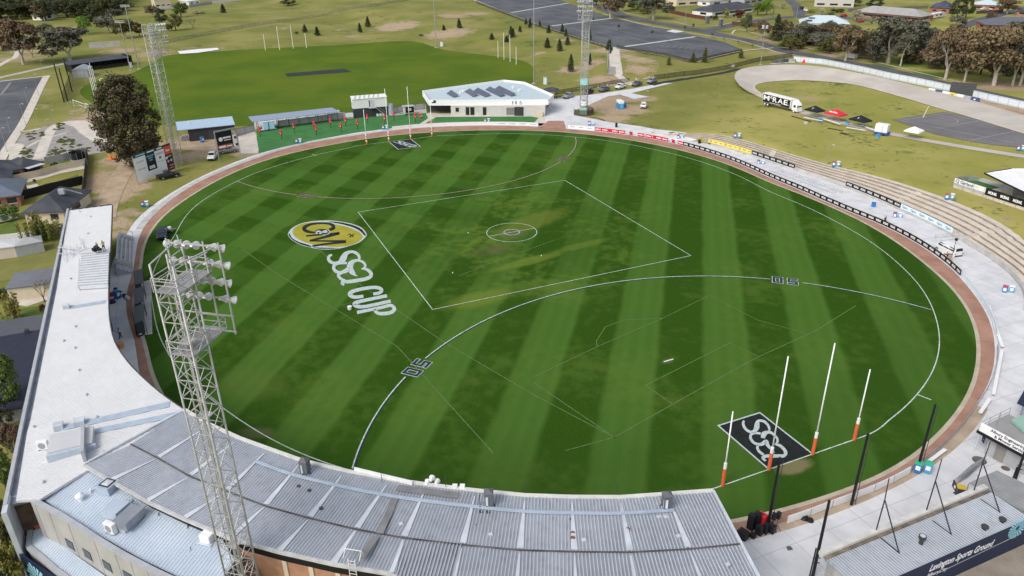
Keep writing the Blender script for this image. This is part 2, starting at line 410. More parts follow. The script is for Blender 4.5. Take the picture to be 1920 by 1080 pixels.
# -- the turf,mown in bands along two headings
g = G('mown_turf')
x,y,z = g.sep()[:3]
def bandf(ang,off,per,soft=.09,wob=1.1):
 c,s = -math.sin(R(ang)),math.cos(R(ang))
 n = g.math('MULTIPLY', g.math('SUBTRACT', g.noise(.12, 2), .5), wob)
 u = g.math('ADD', g.math('ADD', g.math('MULTIPLY', x, c), g.math('MULTIPLY', y, s)), n)
 u = g.math('DIVIDE', g.math('SUBTRACT', u, off), per)
 fr = g.math('FRACT', u)
 a = g.rng(fr,0,soft); b = g.rng(fr,.5,.5+soft)
 return g.math('SUBTRACT', a, b)
b1 = bandf(-36.6,10.9,12.8); b2 = bandf(36,5.2,12.4)
fine = bandf(-36.6,10.2,2.13,.4,.3)
left = g.rng(g.math('ADD', g.math('MULTIPLY', x, -1.0), g.math('MULTIPLY', y, -.55)), -8, 45)
n0 = g.noise(.02,3); n1 = g.noise(.055,6); n2 = g.noise(.5,6); n3 = g.noise(3.5,4)
dist = g.math('SQRT', g.math('ADD', g.math('MULTIPLY', x, x), g.math('MULTIPLY', y, y)))
mid = g.rng(dist,12,36,1.0,0.0)
lum = g.math('MULTIPLY', b1, g.math('SUBTRACT', .78, g.math('MULTIPLY', mid, .42)))
lum = g.math('ADD', lum, g.math('MULTIPLY', g.math('MULTIPLY', b2, left), .42))
lum = g.math('ADD', lum, g.math('MULTIPLY', g.math('MULTIPLY', fine, b1), .13))
edge = g.rng(dist,64,74)
col = g.mix(lum,(.0270,.0720,.0075),(.0640,.1400,.0235))
yel = g.math('MULTIPLY', g.rng(g.math('ADD', g.math('MULTIPLY', n1, .6), g.math('MULTIPLY', n2, .4)), .47, .66), g.math('ADD', .38, g.math('MULTIPLY', mid, .50)))
col = g.mix(yel,col,(.112,.175,.030))
col = g.mix(g.math('MULTIPLY', g.rng(n2, .55, .78), .35), col, (.030, .075, .010))
col = g.mix(g.math('MULTIPLY', g.rng(n3, .45, .8), .22), col, (.10, .16, .035))
# worn and oversown strips of the old cricket square
def spot(px,py,rx,ry,ang):
 p = atz(px,py); c,s = math.cos(R(ang)),math.sin(R(ang))
 dx = g.math('SUBTRACT', x, p.x); dy = g.math('SUBTRACT', y, p.y)
 a = g.math('DIVIDE', g.math('ADD', g.math('MULTIPLY', dx, c), g.math('MULTIPLY', dy, s)), rx)
 b = g.math('DIVIDE', g.math('SUBTRACT', g.math('MULTIPLY', dy, c), g.math('MULTIPLY', dx, s)), ry)
 d = g.math('SQRT', g.math('ADD', g.math('MULTIPLY', a, a), g.math('MULTIPLY', b, b)))
 return g.rng(g.math('ADD', d, g.math('MULTIPLY', g.math('SUBTRACT', n2, .5), .9)), .5, 1.1, 1, 0)
col = g.mix(g.math('MULTIPLY', spot(990,490,9,1.7,98), .55), col, (.15, .20, .032))
col = g.mix(g.math('MULTIPLY', spot(1090,460,8,1.5,96), .4), col, (.14, .19, .032))
col = g.mix(g.math('MULTIPLY', spot(925,468,6,3,100), .5), col, (.085, .105, .035))
col = g.mix(g.math('MULTIPLY', spot(1000,415,12,4,110), .45), col, (.16, .19, .035))
col = g.mix(g.math('MULTIPLY', spot(900,560,7,3,95), .5), col, (.16, .20, .032))
col = g.mix(g.math('MULTIPLY', spot(960,437,3.2,3.2,0), .5), col, (.13, .125, .07))
col = g.mix(g.math('MULTIPLY', spot(930,466,2.5,1,95), .5), col, (.12, .095, .05))
col = g.mix(g.math('MULTIPLY', spot(1490,875,2.6,1.3,90), .85), col, (.27, .21, .12))
col = g.mix(g.math('MULTIPLY', spot(1252,677,1.2,.7,95), .3), col, (.20, .16, .09))
col = g.mix(g.math('MULTIPLY', spot(482,812,2.6,1.3,60), .6), col, (.14, .13, .07))
col = g.mix(g.math('MULTIPLY', spot(470,720,6,4,30), .35), col, (.10, .14, .03))
col = g.mix(g.math('MULTIPLY', edge, .3), col, (.032, .075, .012))
turf = g.out(col, .95, g.math('ADD', n3, n2), .35, .06, .0)
mb = MB(); mb.add([pol(t,rG(t),0) for t in range(-180,180)], [tuple(range(360))])
mb.build('playing_field', turf, kind='structure')
conc = G('concrete'); n1 = conc.noise(.35, 6); n2 = conc.noise(3.5, 5); n0 = conc.noise(.06, 3)
br = conc.n('TexBrick', Color1=(1,1,1,1), Color2=(1,1,1,1), Mortar=(0,0,0,1), Scale=1.0, _offset=0.0); br.inputs['Brick Width'].default_value = 4.2; br.inputs['Row Height'].default_value = 4.2; br.inputs['Mortar Size'].default_value = .04
conc.t.links.new(conc.obj(), br.inputs['Vector'])
c_ = conc.mix(conc.rng(n1, .3, .7), (.55, .555, .57), (.67, .67, .68)); c_ = conc.mix(conc.math('MULTIPLY', conc.rng(n2, .6, .8), .18), c_, (.36, .35, .34)); c_ = conc.mix(conc.math('MULTIPLY', conc.rng(n0, .52, .7), .4), c_, (.44, .45, .48))
c_ = conc.mix(conc.math('MULTIPLY', conc.math('SUBTRACT', 1.0, br.outputs['Fac']), 0.0), c_, c_); c_ = conc.mix(conc.math('MULTIPLY', br.outputs['Fac'], .55), c_, (.30, .30, .30))
CONC = conc.out(c_,.8,n2,.1)
def stoney(name,a,b,sc=.5,dark=None,dk=.3):
 q = G(name); n1 = q.noise(sc,6); n2 = q.noise(sc*9,5); c = q.mix(q.rng(n1,.3,.7),a,b)
 c = q.mix(q.math('MULTIPLY', q.rng(n2, .52, .75), dk), c, dark or tuple(v*.6 for v in a)); return q.out(c, .92, n2, .2)
TRACK = stoney('brick_red_surface', (.30, .165, .115), (.40, .235, .175), .3, (.20, .12, .09), .35)
KERB = stoney('kerb_concrete', (.50, .44, .34), (.62, .56, .46), .8)
GREYC = stoney('grey_concrete', (.40, .39, .37), (.52, .51, .49), .5)
BROWNC = stoney('brown_concrete', (.36, .28, .205), (.47, .38, .29), .4)
ASPH = stoney('asphalt', (.075, .08, .09), (.125, .13, .14), .08, (.055, .057, .062), .4)
ROAD = stoney('road_asphalt', (.085, .085, .095), (.125, .125, .135), .12, (.07, .07, .075), .3)
DASPH = stoney('dark_asphalt', (.03, .03, .032), (.045, .045, .048), .3)
COURT = stoney('court_asphalt', (.14, .135, .14), (.19, .18, .185), .12, (.09, .09, .09), .4)
FPATH = stoney('footpath_concrete', (.50, .46, .40), (.62, .57, .50), .4)
VELO = stoney('velodrome_concrete', (.44, .40, .355), (.53, .485, .435), .12, (.36, .33, .29), .3)
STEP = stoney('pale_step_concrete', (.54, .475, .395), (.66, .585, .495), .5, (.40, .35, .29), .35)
PAINT = mat('line_paint', (.46, .54, .47), .85, var=.3, scale=1.5)
KERBD = stoney('weathered_kerb', (.40, .345, .255), (.50, .44, .35), .5, (.24,.22,.19), .5)
WPAINT = mat('white_paint', (.78, .78, .78), .5, var=.05)
polar_sheet(lambda t: rG(t)-.15, lambda t: rG(t)+.38, .03).build('grass_kerb', KERBD, kind='structure')
# running track of brick-red gravel,a dull brown under the near stand
polar_sheet(lambda t: rG(t)+.34, lambda t: max(rB(t), rG(t)+1.4), .02).build('running_track', TRACK, kind='structure')
def rLg(t):
 y = rL(t)*math.sin(R(t)); g_ = GL1 if abs(t) < 90 else -GL2; k = sst(15,9.5,abs(y)) if False else 1-sst(9.5,17,abs(y)); return lerp(rL(t),g_/abs(math.cos(R(t))) if abs(math.cos(R(t))) > .3 else rL(t),k)
def rBo(t): return max(rB(t),rG(t)+1.35)
polar_sheet(lambda t: rBo(t)-.05, lambda t: max(rC(t), rBo(t)+.5), .05, 20, 348).build('concourse', CONC, kind='structure')
polar_sheet(lambda t: rBo(t)-.05, lambda t: max(rC(t), rBo(t)+.5), .05, -12, 20).build('fence_side_path', BROWNC, kind='structure')
polar_sheet(lambda t: rBo(t)-.02, lambda t: rBo(t)+1.5, .062, 140, 243).build('outer_kerb', GREYC, kind='structure')
# wide white apron on the right and bottom right
mb = MB(); vs = [pol(t,max(rC(t),rBo(t)+.5)-.02,.055) for t in range(-14,49)]
vo = [pol(t,128,.055) for t in range(-14,49)]
n = len(vs); mb.add(vs+vo, [(i, i+n, i+n+1, i+1) for i in range(n-1)]); mb.build('apron', CONC, kind='structure')
# -- painted lines on the turf
def circ(cx,cy,r,a0=0,a1=360,n=72): return [Vector((cx+r*math.cos(R(a0+(a1-a0)*i/n)),cy+r*math.sin(R(a0+(a1-a0)*i/n)),0)) for i in range(n+1)]
MZ = .03
ln = MB(); ln.strip([pol(t/2,rLg(t/2),MZ) for t in range(-360,360)],.15,closed=True);
ln.strip([at(1720,740,MZ),at(1746,750,MZ)],.2); ln.strip([at(585,289,MZ),at(593,292,MZ)],.2); ln.strip([at(331,440,MZ),at(341,470,MZ),at(347,485,MZ)],.2);
ln.build('boundary_line', PAINT, kind='structure')
ln = MB(); q = [Vector((sx*25,sy*25,MZ+.004)) for sx,sy in ((-1,-1),(-1,1),(1,1),(1,-1))]
for a,b in zip(q,q[1:]+q[:1]): ln.strip([a,b],.14)
ln.strip([v+Vector((0,0,MZ+.004)) for v in circ(0,0,5)],.14); ln.strip([v+Vector((0,0,MZ+.006)) for v in circ(0,0,1.55)],.15); ln.strip([Vector((0,-5,MZ+.002)),Vector((0,5,MZ+.002))],.14)
ln.build('centre_square_line', PAINT, kind='structure')
DKP = mat('navy_line_paint', (.012, .03, .055), .8, var=.2, scale=3)
PINKP = mat('faded_pink_line_paint', (.42, .34, .27), .8, var=.2, scale=3); BRP = mat('brown_line_paint', (.07, .045, .035), .8, var=.2, scale=3)
def arc50(gx,sgn,gaps,m1,m2,name):
 a = MB()
 pts = []
 for i in range(0,361):
  th = 90+180*i/360 if sgn > 0 else -90+180*i/360
  p = Vector((gx+50*math.cos(R(th)),50*math.sin(R(th)),MZ+.008)); r_ = math.hypot(p.x,p.y); t_ = math.degrees(math.atan2(p.y,p.x))
  ok = r_ < rL(t_) and all((p-q).length > 2.4 for q in gaps)
  if ok: pts.append(p)
  elif pts:
   if len(pts) > 2:
    a.strip(pts,.17); a.m = 1; a.strip(pts,.20,-.004,off=.18*(1 if sgn > 0 else -1)); a.m = 0
   pts = []
 if len(pts) > 2:
  a.strip(pts,.17); a.m = 1; a.strip(pts,.20,-.004,off=.18*(1 if sgn > 0 else -1)); a.m = 0
 a.build(name, [m1, m2], kind='structure')
g1,g2 = at(782,690),at(1472,527); g3,g4 = at(575,367.5),at(1056,298)
arc50(GL1, 1, (g1, g2), PAINT, DKP, 'near_fifty_metre_arc'); arc50(GL2, -1, (g3, g4), PINKP, BRP, 'far_fifty_metre_arc')
# block numerals 5 and 0
def numeral(ch,h=2.0,wd=1.2,st=.5):
 x,y = wd/2,h/2; o = []
 if ch == '0': o = [[(-x,-y),(x,-y),(x,y),(-x,y),(-x,-y)]]
 else: o = [[(x,y),(-x,y),(-x,.1*h),(x,.1*h),(x,-y),(-x,-y)]]
 return o
def fifty(c,right,m_in,m_out,nm,lab,gap=2.45,sz=1.0):
 up = Vector((-right.y,right.x,0));
 mb = MB()
 for ch, dx in (('5', -gap/2), ('0', gap/2)):
  for seg in numeral(ch):
   L = [c+right*(dx+a*sz)+up*(b*sz) for a,b in seg]
   for k,(m,ww,dz) in enumerate(((0,.66*sz,.05),(1,.44*sz,.075))):
    mb.m = m
    for i_,(a,b) in enumerate(zip(L,L[1:])):
     d = (b-a).normalized()*ww/2; mb.strip([a-d,b+d],ww,dz+.003*i_)
 mb.build(nm, [m_out, m_in], label=lab % '50', cat='painted number')
def outw(c,gx): d = Vector((c.x-gx,c.y,0)).normalized(); return d
for c, gx, lab in ((g1, GL1, 'navy number %s with pale outline painted on the near arc left of the goal'), (g2, GL1, 'navy number %s with pale outline painted on the near arc towards the terrace')):
 o_ = outw(c, gx); right = Vector((o_.y, -o_.x, 0)); fifty(c, -right, DKP, PAINT, 'painted_number', lab)
for c, gx, lab in ((g3, GL2, 'brown number %s with pale outline painted on the far arc by the scoreboard side'), (g4, GL2, 'brown number %s with pale outline painted on the far arc near the brick ramp')):
 o_ = outw(c, gx); right = Vector((o_.y, -o_.x, 0)); fifty(c, -right, BRP, PINKP, 'painted_number', lab, 2.1, .92)
# faint old soccer and rugby lines
FL = mat('faded_line_paint', (.105, .165, .055), .9, var=.3, scale=2); fl = MB()
for pl in ([(600,470),(655,520),(830,640),(1000,740),(1155,822)],[(1060,845),(1152,820),(1270,753),(1416,672),(1530,620),(1605,573)],[(1210,723),(1368,643),(1425,670)],[(1210,723),(1265,760)],[(1000,717),(1155,822)],[(455,468),(520,514),(745,650),(925,850)],[(1120,650),(1118,640),(1135,613),(1170,600),(1240,597)],[(1000,707),(1120,650),(1240,598),(1330,554),(1420,600),(1510,625)],[(860,517),(930,490),(1040,450)],[(610,580),(690,560)]):
 fl.strip([at(a,b,.02) for a,b in pl],.13)
fl.build('faded_old_lines', FL, kind='structure')
# ==== sheets laid on the ground: roads,paths,pads
def drape(pts,step=3.0,closed=True):
 out = []; n = len(pts)
 for i in range(n if closed else n-1):
  a,b = pts[i],pts[(i+1) % n]; k = max(1,int((b-a).length/step))
  for j in range(k):
   q = a.lerp(b,j/k); out.append(Vector((q.x,q.y,H(q.x,q.y))))
 if not closed: out.append(pts[-1])
 return out
def sheet(name, m, px, dz=.05, sm=0, kind='structure', label=None, cat=None, grid=0):
 P = [at(*p) for p in px]
 if sm: P = smooth_line(P,sm,True)
 P = drape(P,4.0)
 bm = bmesh.new(); vs = [bm.verts.new((p.x,p.y,p.z+dz)) for p in P]
 es = [bm.edges.new((vs[i],vs[(i+1) % len(vs)])) for i in range(len(vs))]
 bmesh.ops.triangle_fill(bm,use_beauty=True,edges=es)
 if grid:
  for _ in range(grid): bmesh.ops.subdivide_edges(bm,edges=list(bm.edges),cuts=1,use_grid_fill=True)
  for v in bm.verts: v.co.z = H(v.co.x,v.co.y)+dz
 for f in bm.faces:
  if f.normal.z < 0: f.normal_flip()
 me = bpy.data.meshes.new(name); bm.to_mesh(me); bm.free(); me.materials.append(m)
 ob = bpy.data.objects.new(name,me); COL.objects.link(ob); return tag(ob,label,cat,kind=kind)
def road(name, m, px, w, dz=.06, sm=5, kind='structure'):
 P = smooth_line([at(*p) for p in px],sm); P = drape(P,3.0,False)
 mb = MB(); mb.strip(P,w,dz); return mb.build(name,m,kind=kind)
g = G('practice_turf'); x, y, z = g.sep()[:3]
n1 = g.noise(.03,5); n2 = g.noise(.4,6)
st = g.n('TexWave', Scale=.09, Distortion=1.5, Detail=2.0, _bands_direction='X'); mp = g.n('Mapping'); mp.inputs['Rotation'].default_value = (0, 0, R(24)); g.t.links.new(g.obj(), mp.inputs[0]); g.t.links.new(mp.outputs[0], st.inputs['Vector'])
c = g.mix(g.rng(n1, .35, .65), (.110, .155, .019), (.066, .122, .016)); c = g.mix(g.math('MULTIPLY', st.outputs['Fac'], .35), c, (.115, .165, .034)); c = g.mix(g.math('MULTIPLY', g.rng(n2, .5, .8), .4), c, (.135, .16, .034))
PTURF = g.out(c,.95,n2,.3,spec=.0)
GREEN = stoney('artificial_turf', (.045, .165, .045), (.060, .20, .060), .25, (.035, .13, .036), .3)
LAWN = stoney('lawn_grass', (.085, .135, .022), (.13, .17, .035), .25, (.06, .10, .02), .4)
DLAWN = stoney('dry_lawn_grass', (.16, .165, .045), (.21, .20, .06), .25, (.10, .13, .03), .4)
GRAVEL = stoney('gravel', (.27, .25, .24), (.36, .335, .32), .4, (.17, .16, .15), .5)
SOIL = stoney('bare_soil', (.36, .26, .17), (.47, .37, .265), .3, (.24, .18, .11), .45)
COVER = stoney('low_ground_cover', (.05, .065, .015), (.085, .095, .025), .5, (.03, .04, .01), .5)
sheet('practice_oval', PTURF, [(150,176),(165,157),(200,147),(245,138),(290,116),(320,103),(480,92),(640,84),(770,77),(830,93),(940,107),(990,118),(1003,140),(985,168),(900,195),(700,224),(470,236),(330,236),(240,222),(190,202)], .03, 3)
sheet('cricket_pitch_cover', mat('black_cover', (.012,.012,.014), .6, var=.3, scale=.6), [(535,138),(645,129),(659,135),(539,144)], .10, kind=None, label='long black cover lying on the cricket pitch of the practice oval', cat='pitch cover')
sheet('asphalt_car_park', ASPH, [(800,-34),(960,-34),(1065,6),(1147,34),(1272,60),(1392,94),(1297,115),(1140,87),(1000,43),(893,2)], .10, grid=4)
road('car_park_kerb', KERB, [(850,-14),(893,2),(1000,43),(1140,87),(1220,101),(1296,116),(1340,107),(1392,96),(1450,90)], 1.3, .14, 4)
hm = mat('pale_hatched_paving', (.50,.49,.46), .8, var=.1)
for px in ([(958,24),(1066,6)], [(1034,49),(1150,34)], [(1170,88),(1304,69)]): road('hatched_walkway', hm, px, 2.2, .11, 3)
pl = MB()
for a,b in (((1000,5),(1060,22)),((930,-2),(1060,36)),((1120,60),(1160,72)),((1180,70),(1215,79)),((1000,-6),(1110,30)),((1240,88),(1360,97)),((1200,66),(1300,85)),((1220,92),(1330,104)),((1290,72),(1375,92)),((1070,52),(1140,75)),((1100,40),(1200,68))):
 pl.strip(drape([at(*a),at(*b)],3,False),.35,.11)
for k in range(10): pl.strip(drape([at(1236+k*11,80+k*1.7),at(1228+k*11,85+k*1.7)],3,False),.22,.115)
pl.build('parking_bay_lines', mat('worn_white_lines', (.22,.225,.235), .8, var=.4, scale=1.5), kind='structure')
road('suburban_road', ROAD, [(1040,-18),(1100,4),(1150,24),(1200,38),(1260,48),(1320,59),(1380,72),(1440,86),(1520,103),(1600,119),(1700,141),(1820,170),(1960,200)], 8.5, .09)
road('side_road', ROAD, [(1325,58),(1360,50),(1400,42),(1450,35),(1510,31),(1580,33),(1640,40)], 7.5, .10)
road('side_road', ROAD, [(1500,31),(1496,18),(1490,8),(1470,-6)], 6.5, .11)
road('side_road', ROAD, [(1800,52),(1840,37),(1880,26),(1960,6)], 7, .095)
for px in ([(1085,-4),(1150,17),(1200,31),(1260,41),(1300,49),(1345,48),(1400,37)], [(1372,64),(1385,56),(1440,70),(1520,92),(1600,108),(1700,131),(1800,155)], [(1130,26),(1200,45),(1262,56),(1330,68),(1440,93),(1490,104)]): road('road_kerb', KERB, px, .9, .16)
sheet('concrete_driveway', CONC, [(1249,59),(1262,56),(1283,60),(1266,62)], .15)
road('footpath', FPATH, [(1151,85),(1153,110),(1157,140)], 4.6, .07, 6); road('footpath', FPATH, [(1157,140),(1166,147),(1187,160)], 3.0, .08, 4)
road('gravel_strip', GRAVEL, [(1146,88),(1146,115),(1147,140)], 3.2, .05, 5)
sheet('plaza', CONC, [(1022,231),(1024,205),(1038,186),(1052,182),(1110,178),(1190,166),(1240,156),(1262,156),(1224,165),(1184,175),(1217,182),(1189,186),(1162,178),(1140,181),(1105,197),(1078,207),(1076,216),(1105,222),(1140,229),(1200,237),(1262,246),(1312,263),(1286,266),(1215,258),(1120,247),(1062,242)], .075)
road('dark_path', DASPH, [(1222,160),(1248,154),(1300,146),(1360,136),(1385,129)], 2.6, .10, 3)
sheet('brick_ramp', TRACK, [(1010,240),(1028,227),(1057,227),(1062,243)], .085)
sheet('training_turf', GREEN, [(485,281),(481,258),(482,241),(560,231),(700,219),(798,212),(803,222),(782,236),(735,240.5),(668,249),(580,265),(484,287)], .055)
sheet('front_turf', GREEN, [(806,233),(818,219.5),(996,218.5),(1010,221),(998,232),(900,233),(830,234)], .055)
sheet('building_forecourt', FPATH, [(795,222),(800,212),(1030,214),(1034,222),(1012,238),(1000,232),(1010,221),(996,218.5),(818,219.5),(800,230),(790,236),(780,237)], .05)
sheet('paved_corner', FPATH, [(449,288),(446,252),(478,246),(483,258),(486,283),(484,288)], .05)
sheet('shed_yard', SOIL, [(330,280),(335,258),(345,252),(445,250),(449,280),(400,285)], .045)
sheet('shelter_slab', GREYC, [(478,246),(476,228),(640,211),(702,209),(700,219),(560,231),(482,241)], .04)
sheet('rear_slab', GREYC, [(700,219),(702,206),(798,196),(800,212)], .042)
# left-hand car park,paths and gravel garden
sheet('side_car_park', ASPH, [(-60,150),(0,151),(85,143),(70,170),(42,225),(16,265),(-10,300),(-80,300)], .05)
road('path', FPATH, [(88,142),(74,168),(45,228),(20,268),(-6,312)], 2.6, .08, 4)
road('path', FPATH, [(-10,154),(40,148),(86,143)], 1.4, .07, 3)
sheet('gravel_garden', GRAVEL, [(40,252),(85,237),(150,232),(200,238),(222,270),(205,285),(160,290),(60,304),(10,306),(28,272)], .045)
road('path', FPATH, [(72,299),(82,275),(92,250),(102,238),(118,231),(140,229)], 3.0, .09, 5)
sheet('path_apron', FPATH, [(122,234),(128,227),(160,226),(184,240),(202,260),(202,269),(174,266),(150,250),(138,238)], .10)
road('path', FPATH, [(28,305),(30,285),(34,274),(22,272)], 3.0, .085, 4); road('path', FPATH, [(45,280),(70,266),(95,257),(125,250)], 1.0, .08, 4); road('path', FPATH, [(38,248),(58,245),(76,241)], 1.2, .08, 3)
road('dirt_track', SOIL, [(272,268),(262,285),(248,300),(232,322),(214,352),(200,385),(194,410)], 4.8, .06)
road('stony_drain', stoney('loose_stones', (.36,.33,.29), (.50,.46,.42), .9, (.18,.17,.15), .6), [(-10,148),(30,139),(70,130),(118,120),(128,116)], 3.5, .06)
road('foot_track', FPATH, [(-10,128),(18,112),(28,108),(36,92),(46,76)], 2.5, .07)
cover = MB()
for cx,cy,n in ((113,238,9),(70,250,9),(62,257,6),(122,262,12),(128,268,12),(108,283,10),(140,278,8),(160,283,6),(52,283,10),(50,292,7),(100,290,8)):
 for k in range(n):
  p = at(cx+random.uniform(-11,11),cy+random.uniform(-6,6)); r = random.uniform(.4,1.1)
  cover.add([p+Vector((r*random.uniform(.7,1.2)*math.cos(a),r*random.uniform(.7,1.2)*math.sin(a),.09)) for a in [i*math.pi/4 for i in range(8)]]+[p+Vector((0,0,.45))], [(i,(i+1) % 8,8) for i in range(8)])
cover.build('ground_cover', COVER, kind='stuff', label='low green ground cover planted in the gravel garden', cat='ground cover')
# yards of the houses on the left
for nm, m, px, dz in (('back_yard', LAWN, [(112,300),(150,286),(162,300),(160,312),(118,322)], .05), ('back_yard', LAWN, [(76,352),(82,345),(110,340),(146,327),(147,338),(100,348)], .06), ('house_path', FPATH, [(2,346),(20,338),(108,318),(165,308),(163,316),(115,325),(70,338),(30,347),(0,352)], .055), ('back_yard', DLAWN, [(60,384),(95,368),(150,358),(155,368),(150,376),(80,390)], .05), ('house_path', FPATH, [(26,352),(70,345),(74,352),(28,362)], .052),
     ('front_yard', LAWN, [(-5,425),(30,414),(38,440),(20,450),(-5,455)], .05), ('back_yard', DLAWN, [(-10,488),(20,482),(110,455),(112,500),(90,512),(-10,530)], .05), ('house_drive', FPATH, [(20,570),(40,545),(100,538),(96,560),(50,575)], .05), ('back_yard', LAWN, [(-5,600),(30,580),(84,572),(82,590),(0,604)], .052)):
 sheet(nm,m,px,dz)
pl = MB()
for k in range(26):
 t = k/25; a = (lerp(58,8,t),lerp(168,250,t)); pl.strip(drape([at(*a),at(a[0]-22,a[1]-2)],3,False),.14,.07)
 if k < 20: pl.strip(drape([at(a[0]-44,a[1]-8),at(a[0]-66,a[1]-10)],3,False),.14,.07)
for px in ([(0,180),(20,155)], [(0,178),(33,175)]): pl.strip(drape([at(*p) for p in px],3,False),.9,.068)
pl.build('side_parking_lines', mat('worn_white_lines', (.22,.225,.235)), kind='structure')
# banked cycling track
def velo():
 out = [(1427,181),(1407,174),(1388,161),(1378,147),(1380,136),(1392,129),(1420,124),(1480,121),(1540,125),(1600,135),(1650,145),(1700,157),(1760,171),(1830,190),(1960,228)]
 inn = [(1433,179),(1420,171),(1413,164),(1416,159),(1424,156),(1440,153),(1490,150),(1540,152),(1600,158),(1650,170),(1700,184),(1760,202),(1830,222),(1960,262)]
 hs = [0,.4,1.2,2.0,2.4,2.5,2.5,2.5,2.4,2.1,1.6,1.0,.6,.3,.2]
 O = smooth_line([at(p[0],p[1],0,.1+h) for p,h in zip(out,hs)],6); I = smooth_line([at(p[0],p[1],0,.12) for p in inn],6)
 def res(L,n):
  d = [0]
  for a,b in zip(L,L[1:]): d.append(d[-1]+(b-a).length)
  o = []; j = 0
  for i in range(n):
   s = d[-1]*i/(n-1)
   while j < len(d)-2 and d[j+1] < s: j += 1
   o.append(L[j].lerp(L[j+1],(s-d[j])/(d[j+1]-d[j]+1e-9)))
  return o
 O,I = res(O,90),res(I,90); mb = MB()
 rows = []
 for o,i in zip(O,I):
  rows.append([i,i.lerp(o,.35)-Vector((0,0,.15*max(0,o.z-i.z))),o,Vector((o.x,o.y,HT-.4))+(o-i).normalized()*.6*Vector((1,1,0)).length*0])
 vs = [v for r in rows for v in r]; n = 4
 mb.add(vs, [(k*n+j,(k+1)*n+j,(k+1)*n+j+1,k*n+j+1) for k in range(len(rows)-1) for j in range(3)])
 mb.build('velodrome_track', VELO, kind='structure', smooth=False)
 mb = MB(); mb.strip([p+Vector((0,0,.03)) for p in I], .9); mb.build('velodrome_inner_edge', KERB, kind='structure')
velo()
road('velodrome_straight', VELO, [(1424,179),(1500,209),(1580,231),(1664,250),(1760,268),(1850,283),(1960,300)], 3.2, .09, 4)
sheet('asphalt_court', COURT, [(1672,224.5),(1770,210),(1850,226),(1960,254),(1960,282),(1860,272),(1810,264),(1752,252)], .08)
ln = MB()
for px in ([(1690,226),(1775,213)], [(1755,241),(1842,226)], [(1815,265),(1905,246)], [(1690,227),(1900,268)], [(1775,213),(1960,258)]): ln.strip(drape([at(*p) for p in px],3,False),.16,.115)
a0 = at(1752,224); ln.strip([Vector((a0.x+6*math.cos(R(t)),a0.y+6*math.sin(R(t)),HT+.115)) for t in range(-60,150,10)],.14)
ln.build('court_lines', mat('court_line_paint', (.42,.42,.40), .8, var=.2), kind='structure')
# ==== emblems painted on the turf
WHP = mat('white_turf_paint', (.44, .50, .49), .85, var=.2, scale=2.5, detail=8); BKP = mat('black_turf_paint', (.010, .013, .012), .8, var=.4, scale=1.2)
OLV = stoney('olive_turf_paint', (.28, .26, .022), (.36, .33, .045), .25, (.19, .20, .02), .4)
def imgstroke(mb,pts,f,z,mi=None):
 "brush stroke traced on the ground: (x,y,width) in a local drawing,f maps it to the photograph"
 P = [Vector((a,b,c)) for a,b,c in pts]; P = smooth_line(P,5); n = len(P); vs = []
 for i in range(n):
  a = P[max(0,i-1)]; b = P[min(n-1,i+1)]; t = Vector((b.x-a.x,b.y-a.y)); t.normalize(); nn = Vector((-t.y,t.x))*max(1.5,P[i].z)/2
  vs += [atz(*f(P[i].x-nn.x,P[i].y-nn.y),z),atz(*f(P[i].x+nn.x,P[i].y+nn.y),z)]
 mb.add(vs, [(2*i+1,2*i+3,2*i+2,2*i) for i in range(n-1)],mi)
def imgpoly(mb,pts,f,z,mi=None,sm=4):
 P = [Vector((a,b,0)) for a,b in pts]
 if sm: P = smooth_line(P,sm,True)
 mb.poly([atz(*f(p.x,p.y),z) for p in P],mi)
SSA = [[(545,240,34),(525,275,46),(545,340,48),(590,390,46),(650,415,46),(700,400,62),(735,350,92),(745,290,86),(765,245,52),(820,240,46),(880,270,46),(925,330,42),(937,392,36)],
 [(800,440,40),(720,430,40),(655,450,46),(642,510,46),(685,575,46),(750,605,46),(815,605,60),(880,570,84),(905,610,64),(945,665,44),(1020,735,8)],
 [(835,510,70),(850,450,92),(905,420,58),(960,425,46),(1020,470,42),(1062,530,42),(1052,585,36),(1012,602,22)],
 [(1012,602,26),(1090,622,50),(1160,680,54),(1190,740,62),(1160,785,58),(1080,788,58),(950,788,60),(860,795,56),(832,815,50),(860,850,42),(885,862,22)],
 [(765,612,46),(748,660,46),(778,720,46),(845,768,42)]]
f1 = lambda a,b: (1330+a/8.31,760+b/8.31)
# goal squares
for gx, sg, lab in ((GL1, -1, 'black goal square with pale script letters ssa in front of the near goal'), (GL2, 1, 'black goal square with pale script letters ssa in front of the far goal')):
 mb = MB(); x0,x1 = sorted((gx+sg*.12,gx+sg*9)); Z = .035
 mb.quad((x0,-3.25,Z),(x1,-3.25,Z),(x1,3.25,Z),(x0,3.25,Z))
 mb.m = 1; fx = gx+sg*9
 for a,b in (((gx,-3.2,Z+.01),(fx,-3.2,Z+.01)),((fx,-3.3,Z+.013),(fx,3.3,Z+.013)),((gx,3.2,Z+.01),(fx,3.2,Z+.01))): mb.strip([a,b],.22)
 if sg < 0:
  for s_ in SSA: imgstroke(mb, [(a,b,c*.88) for a,b,c in s_],f1,Z+.012)
 else:
  f2 = lambda a,b: (640+(690+(a-500)*.62*.72+(b-240)*.12)/7.2,150+(815+(b-240)*.155)/7.2)
  f2 = lambda a,b: (640+(700+(a-505)*.30+(b-240)*.20)/7.2,150+(832+(b-240)*.13-(a-505)*.018)/7.2)
  for s_ in SSA: imgstroke(mb, [(a,b,c*1.1) for a,b,c in s_],f2,Z+.012)
 mb.build('goal_square', [BKP, WHP], label=lab, cat='goal square')
f3 = lambda a,b: (600+a/7.7125,460+b/7.7125)
